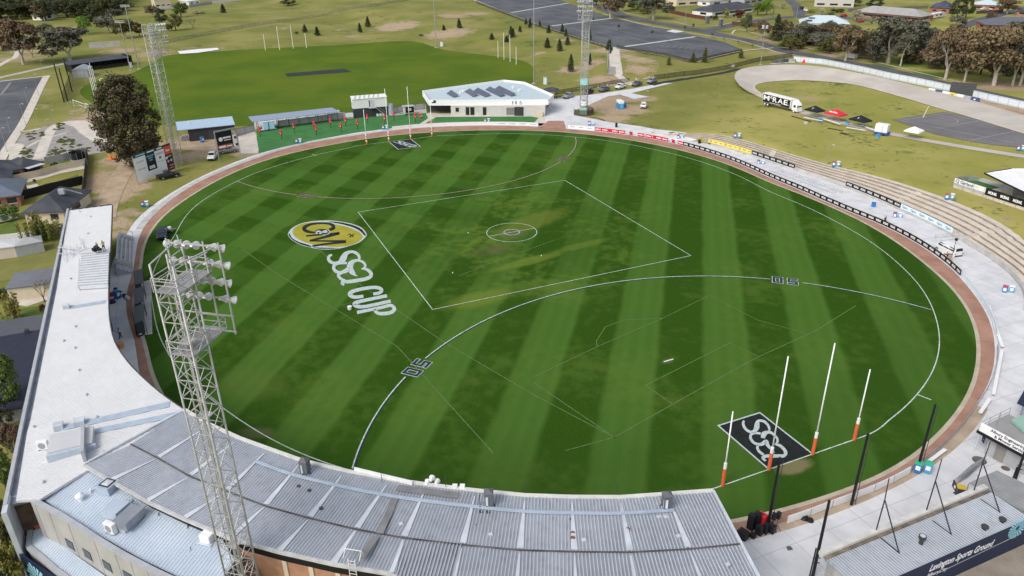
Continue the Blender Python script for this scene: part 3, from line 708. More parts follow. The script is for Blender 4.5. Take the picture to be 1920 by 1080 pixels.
mb = MB(); Z = .036
for s_ in ([(175,135,25),(130,160,40),(125,205,46),(165,245,46),(220,258,42),(290,240,62),(335,190,92),(370,130,72),(430,95,42),(500,100,42),(555,140,42),(570,185,36),(550,205,26)],
  [(390,255,36),(300,258,36),(222,277,42),(197,320,46),(222,370,46),(290,392,42),(360,375,58),(425,345,78),(470,392,72),(510,430,26),(545,445,4)],
  [(430,320,96),(450,262,82),(500,225,46),(570,220,36),(630,250,36),(655,295,36),(635,330,28),(600,340,20)],
  [(600,335,20),(680,350,42),(735,400,52),(730,450,52),(660,485,52),(550,505,52),(420,525,52),(340,527,46),(322,550,46),(350,577,20)],
  [(330,392,36),(272,420,42),(270,450,42),(312,490,42),(365,512,36)],
  [(628,735,44),(500,748,52),(432,715,60),(460,672,56),(580,636,50),(760,608,48),(860,620,50),(892,655,50),(850,690,44),(770,702,42)],
  [(970,728,48),(760,772,48),(560,815,52),(497,848,58),(540,882,54),(640,886,48),(800,855,48),(1022,806,46)],
  [(535,970,46),(720,933,46),(900,896,46),(1025,868,46),(1076,925,54),(1010,975,52),(880,988,50),(815,968,46),(790,925,44)]):
 imgstroke(mb,s_,f3,Z); Z += .0006
mb.build('painted_wordmark', WHP, label='large pale SSA CUP lettering painted on the turf beside the centre square', cat='painted logo')
f4 = lambda a,b: (530+a/11.294,400+b/11.294)
mb = MB()
imgpoly(mb, [(110,445),(150,360),(240,285),(400,212),(640,165),(940,150),(1200,170),(1500,230),(1690,318),(1780,450),(1720,540),(1600,625),(1400,695),(1200,745),(950,766),(700,750),(600,725),(400,675),(215,580),(135,500)],f4,.034,1)
imgpoly(mb, [(960,172),(1200,186),(1480,246),(1660,328),(1752,440),(1742,478),(1640,378),(1480,294),(1250,230),(1040,192)],f4,.040,0)
imgpoly(mb, [(142,425),(200,520),(330,600),(560,672),(605,715),(400,662),(230,577),(152,502),(125,460)],f4,.040,0)
imgpoly(mb, [(640,722),(900,728),(1190,738),(1000,750),(760,745)],f4,.040,0)
imgpoly(mb, [(212,390),(250,310),(400,226),(640,188),(900,188),(1150,238),(1400,298),(1600,385),(1692,480),(1660,560),(1500,650),(1300,700),(1000,706),(620,655),(380,570),(250,480)],f4,.041,2)
for s_ in ([(985,350,52),(1075,310,76),(1060,255,66),(960,215,46),(760,210,42),(560,242,56),(452,315,82),(505,375,66),(620,402,46),(700,402,40)], [(495,480,34),(760,452,40),(1000,440,44),(1205,415,50)], [(1205,425,50),(900,500,52),(575,580,40)], [(575,578,36),(900,585,34),(1335,592,52)], [(1345,605,48),(1000,640,42),(630,692,42)]): imgstroke(mb,s_,f4,.0455,0)
for s_ in ([(1375,465,14),(1420,440,16),(1470,470,16),(1520,430,14)], [(1400,505,14),(1450,480,16),(1510,490,14)], [(1430,430,12),(1440,520,14)], [(1480,440,12),(1490,515,14)]): imgstroke(mb,s_,f4,.0455,0)
imgpoly(mb, [(690,390),(720,350),(800,332),(900,336),(965,365),(975,400),(930,438),(830,455),(720,440)],f4,.047,0)
imgstroke(mb, [(960,350,14),(1000,390,16),(960,440,14),(840,462,12)],f4,.048,1)
for s_ in ([(735,435,26),(712,405,30),(750,380,34),(800,390,34),(820,420,30),(770,428,20)], [(820,420,26),(860,385,32),(915,372,30),(940,390,30),(900,402,26),(850,398,26)]): imgstroke(mb,s_,f4,.0495,1)
mb.build('painted_emblem', [BKP, WHP, OLV], label='olive oval league emblem with black letters O & M painted on the turf', cat='painted logo')
# small ball-like bucket left by the lettering
mb = MB(); p = at(656,580); mb.tube(p, p+Vector((0,0,.55)), .32, .38, 10); mb.build('white_bucket', WPAINT, label='small white bucket left on the turf by the cup lettering', cat='bucket')
# ==== goals
ORANGE = mat('orange_padding', (.68, .145, .055), .65, var=.1); POSTW = mat('post_white', (.80,.80,.78), .4, var=.03)
def post(x,y,h,lab,grp,striped=False):
 t = thing('goal_post', lab, 'goal post', (x, y, 0), grp)
 m = MB(); m.tube((x,y,0), (x,y,h), .085, .07, 10); m.build('pole', POSTW, t, smooth=True)
 m = MB(); m.tube((x,y,.02), (x,y,2.35), .21, .20, 12); pd = m.build('padding', ORANGE, t, smooth=False)
 if striped:
  for z0, z1 in ((.8, 1.3), (1.75, 2.1)): m = MB(); m.tube((x,y,z0), (x,y,z1), .225, .225, 12); m.build('white_band', POSTW, pd)
 m = MB(); m.tube((x,y,2.36), (x,y,3.1), .19, .18, 12); m.build('pad_top', POSTW, t)
NEARG, FARG = 'posts of the near goal', 'posts of the far goal'
for gx, s_, grp, st in ((GL1, 'near', NEARG, False), (GL2, 'far', FARG, True)):
 for y, h, nm in ((-9.6, 9.8, 'short left behind post'), (-3.2, 14.8, 'tall left goal post'), (3.2, 14.8, 'tall right goal post'), (9.6, 9.8, 'short right behind post')):
  post(gx, y, h, 'white %s with orange padding at the %s goal' % (nm, s_), grp, st)
def plainposts(name,bases,hs,labs,grp,r=.10):
 for b,h,lab in zip(bases,hs,labs):
  p = at(*b); m = MB(); m.tube(p, p+Vector((0,0,h)), r, r*.85, 8); m.build('goal_post', POSTW, None, lab, 'goal post', grp, org=p)
plainposts('practice', [(498,94.5),(524.5,93),(550,91),(575,90)], [7.5,11,11,7], ['leftmost short white post of the goal left of the hillside', 'second white post, tall, of the goal left of the hillside', 'third white post, tall, of the goal left of the hillside', 'rightmost short white post of the goal left of the hillside'], 'practice oval left goal posts', .14)
plainposts('practice', [(934,109),(945,112),(956.5,116),(968,121)], [7.5,11.5,11.5,7.5], ['leftmost short white post of the goal right of the cricket pitch', 'second white post, tall, of the goal right of the cricket pitch', 'third white post, tall, of the goal right of the cricket pitch', 'rightmost short white post of the goal right of the cricket pitch'], 'practice oval right goal posts', .14)
plainposts('practice', [(178.5,188),(179.8,181.5),(181.5,175),(183,169)], [8,11,11,8], ['nearest short white post in the row of four beside the big dark tree', 'second nearest tall white post in the row beside the big dark tree', 'third nearest tall white post in the row beside the big dark tree', 'farthest short white post in the row beside the big dark tree'], 'white posts beside the big tree', .13)
# ==== terraces
SLABM = mat('shaded_terrace_riser', (.30, .265, .225), .9, var=.2, scale=.8)  # darker than the treads: shade on the upright faces is painted into the colour
def terrace():
 t = thing('terraced_seating', 'long curved concrete terrace with pale seating steps above the apron', 'terrace', pol(80, 85, 0))
 N = 6; T0,T1 = 40,130; nn = int((T1-T0)/1.0)
 def rr(th,k):
  c = rC(th); T = max(rT(th),c+.6); return c+.6+(T-c-.6)*k/N
 for k in range(N):
  tread = MB(); riser = MB(); vt = []; vr = []
  for i in range(nn+1):
   th = T0+(T1-T0)*i/nn; w_ = max(.03,wterr(th)); z0 = .06+(HT*w_)*(k)/N+.02; z1 = .06+HT*w_*(k+1)/N
   lip = .0
   vt += [pol(th,rr(th,k)-.02,z1+.02),pol(th,rr(th,k+1)+.02,z1+.02),pol(th,rr(th,k),z1-.07)]
   vr += [pol(th,rr(th,k)+.06,z0-.1),pol(th,rr(th,k)+.06,z1-.03)]
  tread.add(vt, [(3*i,3*i+1,3*i+4,3*i+3) for i in range(nn)]+[(3*i+2,3*i,3*i+3,3*i+5) for i in range(nn)])
  riser.add(vr, [(2*i,2*i+1,2*i+3,2*i+2) for i in range(nn)])
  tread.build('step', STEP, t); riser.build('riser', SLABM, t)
 wl = MB(); P = [pol(th, rC(th)+.15, .05) for th in range(42, 116)]; wl.wall(P, .22, [.25+.62*wterr(th) for th in range(42, 116)]); wl.build('front_wall', GREYC, t)
 for th in (101.5,75.2,61.5):
  st = MB()
  for k in range(N):
   w_ = wterr(th)
   for h in (0,.5):
    r0 = rr(th,k)-.45+.0; zz = .06+HT*w_*(k+.5)/N
   a = pol(th-.5,rr(th,k)-.42,0); b = pol(th+.5,rr(th,k)-.42,0); c = pol(th+.5,rr(th,k)+.05,0); d = pol(th-.5,rr(th,k)+.05,0)
   st.prism([(v.x,v.y) for v in (a,b,c,d)],.06,.06+HT*w_*(k+.55)/N)
  st.build('stair', FPATH, t)
terrace()
# ==== boundary fence and advertising boards
GALV = mat('galvanised_steel', (.42,.43,.45), .45, metal=.6, var=.1); DKSTEEL = mat('dark_steel', (.035,.036,.04), .5, var=.1); BLACKB = mat('black_board', (.012,.012,.014), .5, var=.15)
WBOARD = mat('white_board', (.80,.80,.80), .5, var=.04); REDB = mat('red_board', (.55,.022,.035), .5, var=.08); YELB = mat('yellow_board', (.78,.62,.13), .5, var=.05); LBLUEB = mat('pale_blue_board', (.66,.76,.82), .5, var=.04); TEAL = mat('teal_lettering', (.03,.22,.30), .6, var=0); NAVYL = mat('navy_lettering', (.03,.045,.10), .6, var=0); BLKL = mat('black_lettering', (.02,.02,.02), .6, var=0); WHL = mat('white_lettering', (.80,.80,.80), .6, var=0); GREYL = mat('grey_lettering', (.30,.31,.34), .6, var=0)
def theta(px,py,z=0):
 w = atz(px,py,z); return math.degrees(math.atan2(w.y,w.x))
def arcpts(f,t0,t1,off=0.0,step=.5,z=0.0):
 n = max(2,int(abs(t1-t0)/step)+1); return [pol(t0+(t1-t0)*i/(n-1),f(t0+(t1-t0)*i/(n-1))+off,z) for i in range(n)]
def arcwalk(f,t0,t1,L,off=0.0):
 "consecutive chords of length about L along the ring from t0 to t1"
 P = arcpts(f,t0,t1,off,.1); d = [0]
 for a,b in zip(P,P[1:]): d.append(d[-1]+(b-a).length)
 n = max(1,int(round(d[-1]/L))); out = []; j = 0
 for i in range(n+1):
  s = d[-1]*i/n
  while j < len(d)-2 and d[j+1] < s: j += 1
  out.append(P[j].lerp(P[j+1],(s-d[j])/(d[j+1]-d[j]+1e-9)))
 return out
def board(a,b,h,m,txt,tm,name,lab,grp,z0=.12,size=.5,bold=.012,dbl=True,cache={}):
 "a flat board standing on the chord a-b, facing the oval's centre"
 L = (b-a).length; mid = (a+b)/2; d = (b-a).normalized(); nrm = Vector((-d.y,d.x,0))
 if nrm.dot(-mid) < 0: nrm = -nrm
 rt = Vector((0,0,1)).cross(nrm)
 key = (name,str(txt),round(h,2))
 if key not in cache:
  t = proto(name, lab, 'advertising board', grp)
  m_ = MB(); m_.box((0,0,z0+h/2), (L-.03, .06, h)); m_.build('panel', m, t)
  if txt:
   q = MB()
   for item in (txt if isinstance(txt,list) else [(txt,0,0,size,tm)]):
    s,dx,dz,sz,tm_ = item
    if s == '-':
     for k_ in range(4): q.box((dx+(k_-1.5)*sz*.85,-.034,z0+h/2+dz),(sz*(.75,.62,.7,.5)[k_],.01,sz*.62))
     continue
    q.merge(fit(text_mb(s, sz, bold), L*.66, .46) if s == 'MCRAE' else text_mb(s, sz, bold), frame((dx, -.034, z0+h/2+dz), (1,0,0), (0,0,1)))
   q.build('lettering', tm, t)
  f_ = MB(); f_.tube((-L/2,.05,0), (-L/2,.05,z0+h), .035, n=5); f_.build('post', GALV, t)
  cache[key] = t
 else:
  t = dup(cache[key],label=lab,group=grp)
 t.location = mid; t.rotation_euler = (0,0,math.atan2(rt.y,rt.x)); return t
tB0,tB1 = theta(1291,268),theta(1801,518)
W = arcwalk(rBo,tB0,tB1,1.9,.25)
for a, b in zip(W, W[1:]): board(a, b, 1.0, BLACKB, 'MCRAE', WHL, 'advertising_board', 'black advertising board with white lettering on the fence beside the brick-red track', 'black boards on the boundary fence', size=.55, bold=.03)
W = arcwalk(rBo,theta(1803,520),theta(1862,632),2.1,.25)
for a, b in zip(W, W[1:]): board(a, b, .95, LBLUEB, None, NAVYL, 'pale_advertising_board', 'white advertising board with small blue lettering on the fence at the right bend', 'white boards at the right bend', bold=.01)
rt_ = [(1115,1140,'w'),(1140,1146,'r'),(1146,1171,'w'),(1171,1194,'r'),(1194,1225,'w'),(1225,1231,'r'),(1231,1257,'w'),(1257,1280,'r'),(1280,1290,'w')]
ky = lambda x: 245.5+(x-1115)*(268-245.5)/(1290-1115)
for i,(x0,x1,k) in enumerate(rt_):
 Wd = arcwalk(rBo,theta(x0,ky(x0)),theta(x1,ky(x1)),2.6,.25)
 for a, b in zip(Wd, Wd[1:]): board(a, b, .95, REDB, '-' if k == 'w' else None, WHL, 'red_advertising_board' if k == 'w' else 'plain_red_board', 'red advertising board with a row of white lettering beside the track' if k == 'w' else 'plain red board without lettering on the fence beside the track', 'red boards with lettering' if k == 'w' else 'plain red boards', size=.50, bold=.02)
W = arcwalk(rBo,theta(1065,241.8),theta(1114,245.6),3.2,.25)
for i, (a, b) in enumerate(zip(W, W[1:])): board(a, b, 1.0, WBOARD, '-', GREYL, 'white_advertising_board', 'white advertising board with grey lettering between the brick ramp and the red boards', 'white boards right of the brick ramp', size=.45)
W = arcwalk(rBo,theta(736,245),theta(1009,238),3.2,.3)
for i, (a, b) in enumerate(zip(W, W[1:])): board(a, b, 1.1, WBOARD, 'THE MEDICI' if i > len(W)*.62 else None, GREYL, 'white_advertising_board' if i > len(W)*.62 else 'plain_white_board', 'white advertising board with faint grey lettering before the white amenities building' if i > len(W)*.62 else 'plain white board behind the far goal', 'white boards before the amenities building' if i > len(W)*.62 else 'plain white boards behind the far goal', size=.40)
def backrow(p0,p1,L,m,txt,tm,nm,lab,grp,size=.5,h=1.0):
 Wd = arcwalk(rC,theta(*p0),theta(*p1),L,.02)
 for a,b in zip(Wd,Wd[1:]): board(a,b,h,m,txt,tm,nm,lab,grp,z0=.55,size=size,bold=.02)
backrow((1327,271), (1404,294), 4.6, YELB, [('O', -1.6, 0, .9, 0), ('-', 0, 0, .3, 0), ('O', 1.7, 0, .55, 0)], BLKL, 'yellow_advertising_board', 'yellow advertising board with dark ring mark at the foot of the terrace', 'yellow boards at the terrace foot')
backrow((1405,294), (1485,321), 2.0, BLACKB, 'MCRAE', WHL, 'terrace_foot_board', 'black advertising board at the terrace foot beside the yellow boards', 'black boards beside the yellow ones', .62)
backrow((1577,353), (1680,395), 2.0, BLACKB, 'MCRAE', WHL, 'lower_terrace_board', 'black advertising board at the terrace foot beside the long pale boards', 'black boards at the middle of the terrace foot', .62)
backrow((1681,395), (1781,442), 2.6, LBLUEB, 'Gpm.', TEAL, 'pale_terrace_board', 'white advertising board with teal script at the terrace foot near the white van', 'white and teal boards at the terrace foot', .75)
# plain rail fence round the rest of the track
def railfence(name, lab, pts, h, post_sp, rails, pm, r=.03, fill=None, ft=.02, f0=.1, f1=None, cat='fence', grp=None):
 "posts and rails along ground points; fill = material of an infill sheet"
 t = thing(name,lab,cat,pts[0],grp)
 P = []
 d = [0]
 for a,b in zip(pts,pts[1:]): d.append(d[-1]+(b-a).length)
 n = max(1,int(round(d[-1]/post_sp))); j = 0
 for i in range(n+1):
  s = d[-1]*i/n
  while j < len(d)-2 and d[j+1] < s: j += 1
  P.append(pts[j].lerp(pts[j+1],(s-d[j])/(d[j+1]-d[j]+1e-9)))
 m = MB(); m.tube((0,0,0),(0,0,h),r,n=5); o0 = None
 for p in P[:100]:
  if o0 is None: o0 = m.build('post', pm); o0.parent = t; o_ = o0
  else: o_ = o0.copy(); COL.objects.link(o_)
  o_.location = p-ORG[t.name]
 if len(P) > 100:
  m = MB()
  for p in P[100:]: m.tube(p,p+Vector((0,0,h)),r,n=5)
  m.build('more_posts', pm, t, kind='stuff')
 m = MB()
 for z in rails:
  for a,b in zip(P,P[1:]): m.tube(a+Vector((0,0,z)),b+Vector((0,0,z)),r*.8,n=5,cap=False)
 m.build('rails', pm, t)
 if fill is not None:
  m = MB(); m.wall(P, ft, f1 or h, z0=f0); m.build('panel_sheet', fill, t)
 return t
g = G('wire_mesh'); x, y, z = g.sep()[:3]
tr = g.n('BsdfTransparent'); mx = g.n('MixShader'); mx.inputs[0].default_value = .22
g.put(g.b.inputs['Base Color'], (.30,.30,.31,1)); g.t.links.new(tr.outputs[0], mx.inputs[1]); g.t.links.new(g.b.outputs[0], mx.inputs[2]); g.t.links.new(mx.outputs[0], g.t.nodes['Material Output'].inputs['Surface']); MESHM = g.m
g = G('dark_wire_mesh'); tr = g.n('BsdfTransparent'); mx = g.n('MixShader'); mx.inputs[0].default_value = .35
g.put(g.b.inputs['Base Color'], (.03,.03,.03,1)); g.t.links.new(tr.outputs[0], mx.inputs[1]); g.t.links.new(g.b.outputs[0], mx.inputs[2]); g.t.links.new(mx.outputs[0], g.t.nodes['Material Output'].inputs['Surface']); DMESH = g.m
railfence('boundary_rail', 'low grey rail fence along the brick-red track at the lower right bend', [p+Vector((0,0,.05)) for p in arcpts(rBo, theta(1866,652), -1.5, .2)], 1.0, 2.6, (.5, 1.0), GALV, .03, MESHM)
W = arcwalk(rBo,theta(1697,884),theta(1462,969),3.1,.25)
for i, (a, b) in enumerate(zip(W, W[1:])): board(a, b, .95, WBOARD, None, GREYL, 'white_fence_panel', 'plain white fence panel beside the brown path at the lower right', 'white panels at the lower right fence')
# white bench planks by the right bend
def bench(a,b,lab):
 p, q = at(*a), at(*b); t = thing('plank_bench', lab, 'bench', p, 'white plank benches by the right bend'); m = MB(); m.bar(p+Vector((0,0,.47)), q+Vector((0,0,.47)), .42, .06); m.build('seat', WPAINT, t)
 m = MB(); n = max(2,int((q-p).length/2.2))
 for i in range(n+1):
  v = p.lerp(q,.04+.92*i/n); m.box((v.x,v.y,.28),(.10,.25,.36))
 m.build('supports', GREYC, t)
bench((1852,577), (1878,655), 'white plank bench at the right bend, uppermost of the row'); bench((1877,662), (1861,745), 'white plank bench at the right bend, second from the top'); bench((1854,753), (1836,780), 'white plank bench at the right bend, third from the top'); bench((1740,871), (1771,848), 'white plank bench beside the blue and green bins')
# ==== floodlight towers
LATT = mat('pale_lattice_steel', (.47,.47,.455), .5, metal=.2, var=.12, scale=.8); LATTD = mat('grey_grating', (.30,.30,.31), .7, var=.15); LAMPG = mat('lamp_glass', (.55,.57,.60), .15, spec=.6, var=.1); LAMPB = mat('lamp_housing', (.66,.66,.66), .35, metal=.3, var=.08)
def tower(loc,lab,Ht=35.8,s=2.1,detail=True,sc=1.0,yaw=None):
 t = proto('floodlight_tower', lab, 'floodlight tower', 'floodlight lattice towers'); e = s/2
 C4 = [(e,e),(-e,e),(-e,-e),(e,-e)]
 m = MB()
 for x,y in C4: m.tube((x,y,0),(x,y,Ht-1.0),.085,.07,8)
 m.build('legs', LATT, t, smooth=True)
 m = MB(); z = .6; ph = 1.55
 n = int((Ht-2)/ph)
 for i in range(n+1):
  zz = .5+i*ph
  for k in range(4):
   a,b = C4[k],C4[(k+1) % 4]
   m.bar((a[0],a[1],zz),(b[0],b[1],zz),.05)
   if i < n:
    if (i+k) % 2: a,b = b,a
    m.bar((a[0],a[1],zz),(b[0],b[1],zz+ph),.045)
    mx_ = ((a[0]+b[0])/2,(a[1]+b[1])/2,zz+ph/2); m.bar(mx_,(b[0],b[1],zz),.04)
 m.build('bracing', LATT, t)
 m = MB()
 for dy in (-.2,.2): m.tube((.1,dy,.5),(.1,dy,Ht-1),.03,n=4)
 for i in range(int((Ht-2)/.6)): m.tube((.1,-.2,.8+i*.6),(.1,.2,.8+i*.6),.018,n=4,cap=False)
 m.tube((-.5,.3,.5),(-.5,.3,Ht-3),.06,n=5); m.tube((-.55,-.2,.5),(-.55,-.2,Ht-3),.05,n=5)
 for i in range(5): m.box((-.1,0,4.5+i*6.3),(s*.55,s*.55,.05))
 m.build('ladder', LATT, t)
 for zz,fx in ((Ht-7.8,2.3),(Ht-3.0,1.9)):
  m = MB(); m.box((-.0,0,zz), (s+.15, s+.15, .08)); m.box((e+fx/2+.05, 0, zz+.02), (fx, s*1.1, .08)); m.build('deck', LATTD, t)
  m = MB(); o = e+.10; w_ = s*.55
  path = [(e+.3,w_),(e+fx,w_),(e+fx,-w_),(e+.3,-w_)]; pth2 = [(o,o),(-o,o),(-o,-o),(o,-o)]
  for P in (path,pth2):
   for h in (.55,1.05):
    for a,b in zip(P,P[1:]): m.bar((a[0],a[1],zz+h),(b[0],b[1],zz+h),.05)
   for a in P: m.bar((a[0],a[1],zz),(a[0],a[1],zz+1.05),.05)
  m.build('railing', LATT, t)
 m = MB(); fx = e+1.7; W_ = 2.05
 for y in (-W_,-.85,.85,W_): m.bar((fx,y,Ht-7.8),(fx,y,Ht-.6),.10)
 rows = [Ht-4.9,Ht-3.6,Ht-2.2,Ht-.9]
 for z in rows+[Ht-6.3,Ht-7.6]: m.bar((fx,-W_-.1,z),(fx,W_+.1,z),.09)
 for z in (Ht-7.6,Ht-3.2,Ht-1.4):
  for y in (-e,e): m.bar((e,y,min(z,Ht-1)),(fx,y*1.2,z),.07)
 m.bar((-e,e,Ht-1),(fx,1.6,Ht-1.0),.08); m.bar((-e,-e,Ht-1),(fx,-1.6,Ht-1.0),.08)
 m.build('lamp_frame', LATT, t)
 for r_,z in enumerate(rows):
  for k in range(7):
   y = -W_+.1+k*(2*W_-.2)/6+(.09 if r_ % 2 else -.06); a = (k-3)*.27
   if k == (2,4,3,2)[r_]: continue
   d = Vector((math.cos(a),math.sin(a),-.42)).normalized(); c = Vector((fx+.12,y,z-.12))
   l = MB(); l.tube(c-d*.18,c+d*.08,.13,.18,8,mi=0); l.tube(c+d*.08,c+d*.40,.18,.31,10,cap=False,mi=0); l.tube(c+d*.40,c+d*.44,.31,.31,10,mi=1); l.bar(c,(fx,y,z),.04,mi=0)
   l.build('lamp', [LAMPB, LAMPG], t)
 if yaw is None: yaw = faceang(Vector(loc))
 t.location = loc; t.rotation_euler = (0,0,yaw); return t
TW = tower(Vector((77.0,-58.75,0)), 'pale lattice floodlight tower rising in front of the grandstand roof', 36.8, 1.75); tower(at(334,311), 'far pale lattice floodlight tower standing behind the sponsors billboard'); tower(at(1094,214), 'lattice floodlight tower with green fenced base beside the parked utes', 36.5)
# ==== buildings
class Fr:
 "local frame of a building: s along its camera-side foot line,d away from the camera,z up from the ground"
 def __init__(s,a,b,z=None):
  s.A = Vector(a); B = Vector(b); s.z = s.A.z if z is None else z; s.A.z = s.z
  u = B-s.A; u.z = 0; s.L = u.length; s.u = u.normalized(); s.n = Vector((-s.u.y,s.u.x,0))
  if s.n.dot(s.A-CAM) < 0: s.n = -s.n
  s.flip = s.u.cross(s.n).z < 0
 def P(s,a,d,z): return s.A+s.u*a+s.n*d+Vector((0,0,z))
 def box(s,mb,s0,s1,d0,d1,z0,z1,mi=None):
  v = [s.P(a,d,z) for z in (z0,z1) for a,d in ((s0,d0),(s1,d0),(s1,d1),(s0,d1))]
  f = [(3,2,1,0),(4,5,6,7),(0,1,5,4),(1,2,6,5),(2,3,7,6),(3,0,4,7)]
  if s.flip: f = [tuple(reversed(x)) for x in f]
  mb.add(v,f,mi); return mb
 def B(s, *a,mi=None): return s.box(MB(), *a,mi=mi)
 def yaw(s): return math.atan2(s.u.y,s.u.x)
def fr(p,q): return Fr(at(*p),at(*q))
def hip(f,mb,s0,s1,d0,d1,ze,zr,over=.5,gable=False,mi=None):
 s0 -= over; s1 += over; d0 -= over; d1 += over; w = (d1-d0)/2; l = s1-s0
 if l >= d1-d0:
  k = 0 if gable else w; r0,r1 = (s0+k,(d0+d1)/2),(s1-k,(d0+d1)/2)
  E = [(s0,d0),(s1,d0),(s1,d1),(s0,d1)]; F_ = [(0,1,5,4),(1,2,5),(2,3,4,5),(3,0,4)]
 else:
  w = l/2; k = 0 if gable else w; r0,r1 = ((s0+s1)/2,d0+k),((s0+s1)/2,d1-k)
  E = [(s0,d0),(s1,d0),(s1,d1),(s0,d1)]; F_ = [(0,1,4),(1,2,5,4),(2,3,5),(3,0,4,5)]
 v = [f.P(a,d,ze) for a,d in E]+[f.P(r0[0],r0[1],zr),f.P(r1[0],r1[1],zr)]
 lo = [p-Vector((0,0,.18)) for p in v[:4]]
 F_ = F_+[(6+i,6+(i+1) % 4,(i+1) % 4,i) for i in range(4)]+[(9,8,7,6)]
 if f.flip: F_ = [tuple(reversed(x)) for x in F_]
 mb.add(v+lo,F_,mi); return mb
ZINC = G('cloud_sheen_zinc_roof'); n1 = ZINC.noise(.25, 5); n2 = ZINC.noise(2, 5); ZW = ZINC.out(ZINC.mix(ZINC.math('MULTIPLY', ZINC.rng(n2, .55, .8), .4), ZINC.mix(ZINC.rng(n1, .3, .7), (.52,.525,.535), (.60,.605,.615)), (.44,.44,.45)), .42, None, spec=.5)  # zinc painted whiter: bright cloud's reflection is put into the wing roof colour
ZG = G('grey_zinc_roof'); n1 = ZG.noise(.12, 4); n2 = ZG.noise(1.1, 6); ZGREY = ZG.out(ZG.mix(ZG.math('MULTIPLY', ZG.rng(n2, .45, .7), .55), ZG.mix(ZG.rng(n1, .35, .65), (.27,.295,.335), (.375,.40,.445)), (.21,.215,.225)), .4, None, spec=.5); ZG.b.inputs['Metallic'].default_value = .25
ZB = G('blue_zinc_roof'); n1 = ZB.noise(.2, 4); n2 = ZB.noise(1.4, 6); ZBLUE = ZB.out(ZB.mix(ZB.math('MULTIPLY', ZB.rng(n2, .5, .75), .3), ZB.mix(ZB.rng(n1, .35, .65), (.40,.475,.56), (.50,.57,.65)), (.33,.39,.46)), .4, None, spec=.5)
ZWR = mat('cloud_sheen_zinc_rib', (.66,.665,.675), .4, spec=.5, var=.05); ZGR = mat('grey_zinc_rib', (.46,.49,.54), .38, metal=.2, spec=.5, var=.1); ZBR = mat('blue_zinc_rib', (.58,.65,.73), .38, spec=.5, var=.06)
FLASH = mat('pale_roof_flashing', (.52,.555,.60), .4, spec=.5, var=.15, scale=.7); BFLASH = mat('blue_grey_flashing', (.36,.43,.52), .45, var=.1); GUT = mat('dark_gutter', (.05,.05,.055), .6, var=.2); TRIM = mat('grey_trim', (.40,.415,.44), .5, var=.1)
CWALL = stoney('concrete_panel_wall', (.35,.345,.325), (.43,.42,.40), .3, (.28,.27,.25), .3); DWALL = mat('dark_wall', (.045,.047,.05), .7, var=.15); BRICKR = stoney('red_brick', (.30,.125,.085), (.38,.175,.125), 1.5, (.22,.10,.07), .4); BRICKO = stoney('orange_brick', (.36,.19,.115), (.44,.25,.16), 1.2, (.27,.14,.09), .4); CREAM = mat('cream_wall', (.62,.53,.40), .8, var=.08); WHITEW = mat('white_wall', (.76,.75,.73), .7, var=.06, scale=.5); GREYW = mat('grey_wall', (.36,.37,.385), .7, var=.08)
GLASS = mat('dark_glass', (.02,.025,.03), .12, spec=.7, var=.2); CHAR = stoney('charcoal_roof', (.055,.06,.072), (.085,.09,.105), .35, (.04,.043,.05), .4); GREYR = stoney('grey_tile_roof', (.30,.295,.285), (.38,.37,.36), .4, (.22,.215,.21), .4); BLUER = mat('pale_blue_roof', (.50,.60,.64), .5, var=.08); GREENR = mat('green_metal_roof', (.22,.40,.33), .5, var=.08); NAVY = mat('navy_panel', (.012,.022,.055), .5, var=.15, scale=.3); FANB = mat('pale_blue_emblem', (.30,.60,.70), .6, var=.05)
# ---- the white-roofed wing: plan runs straight along its back parapet
def zw(y): return 8.27+.07*(y+71)
def onw(px,py):
 z = 8.3
 for _ in range(20): p = atz(px,py,z); z = zw(p.y)
 return atz(px,py,z)
wing = thing('clubhouse_wing', 'long white-roofed clubhouse wing curving along the left side of the oval', 'clubhouse', Vector((15,-75,0)))
front = smooth_line([onw(*p) for p in ((210,384.5),(208,440),(204,520),(203,560),(205,600),(214,640),(236,675),(262,703),(298,735),(345,768),(395,795))],3)
back = [onw(*p) for p in ((128,395),(107,540),(57,790),(51,810),(30,939))]
diag = [onw(*p) for p in ((330,800),(245,840),(160,884),(120,908),(75,936))]
outline = front+diag+list(reversed(back))
mb = MB(); mb.slab(outline, .25); mb.build('white_roof', ZW, wing)
ribs(outline, (0,1,0), .30, .10, .045).build('roof_ribs', ZWR, wing)
wallp = [front[0]-Vector((0,1.2,0))]+[p-Vector((0,2.0,0)) for p in front[3:-6]];
mb = MB(); Wl = [Vector((p.x+(1.0 if i == 0 else 0), p.y-3.2, 0)) for i, p in enumerate(front[:-3])]; mb.wall(Wl, .3, [zw(p.y)-.55 for p in Wl], z0=0); mb.build('front_wall', GREYW, wing)
bp = [Vector((p.x,-79.7,0)) for p in (back[0],back[-1])]
x0,x1 = back[0].x-.2,atz(8,946,7.9).x; yb = -79.45
pp = [atz(*p,8.0) for p in ((127,391),(95,540),(38,805),(9,945))]
mb = MB(); mb.wall([Vector((p.x,p.y,0)) for p in pp], .35, 8.0); mb.build('back_parapet', TRIM, wing)
n_ = 12; bb_ = [back[0].lerp(back[1],i/4) for i in range(4)]+[back[1].lerp(back[2],i/4) for i in range(4)]+[back[3].lerp(back[4],i/4) for i in range(5)]; gp = [Vector((p.x,p.y+.4,p.z-.30)) for p in bb_]
def ppy(x):
 for a,b in zip(pp,pp[1:]):
  if a.x <= x <= b.x: return lerp(a.y,b.y,(x-a.x)/(b.x-a.x))
 return pp[0].y if x < pp[0].x else pp[-1].y
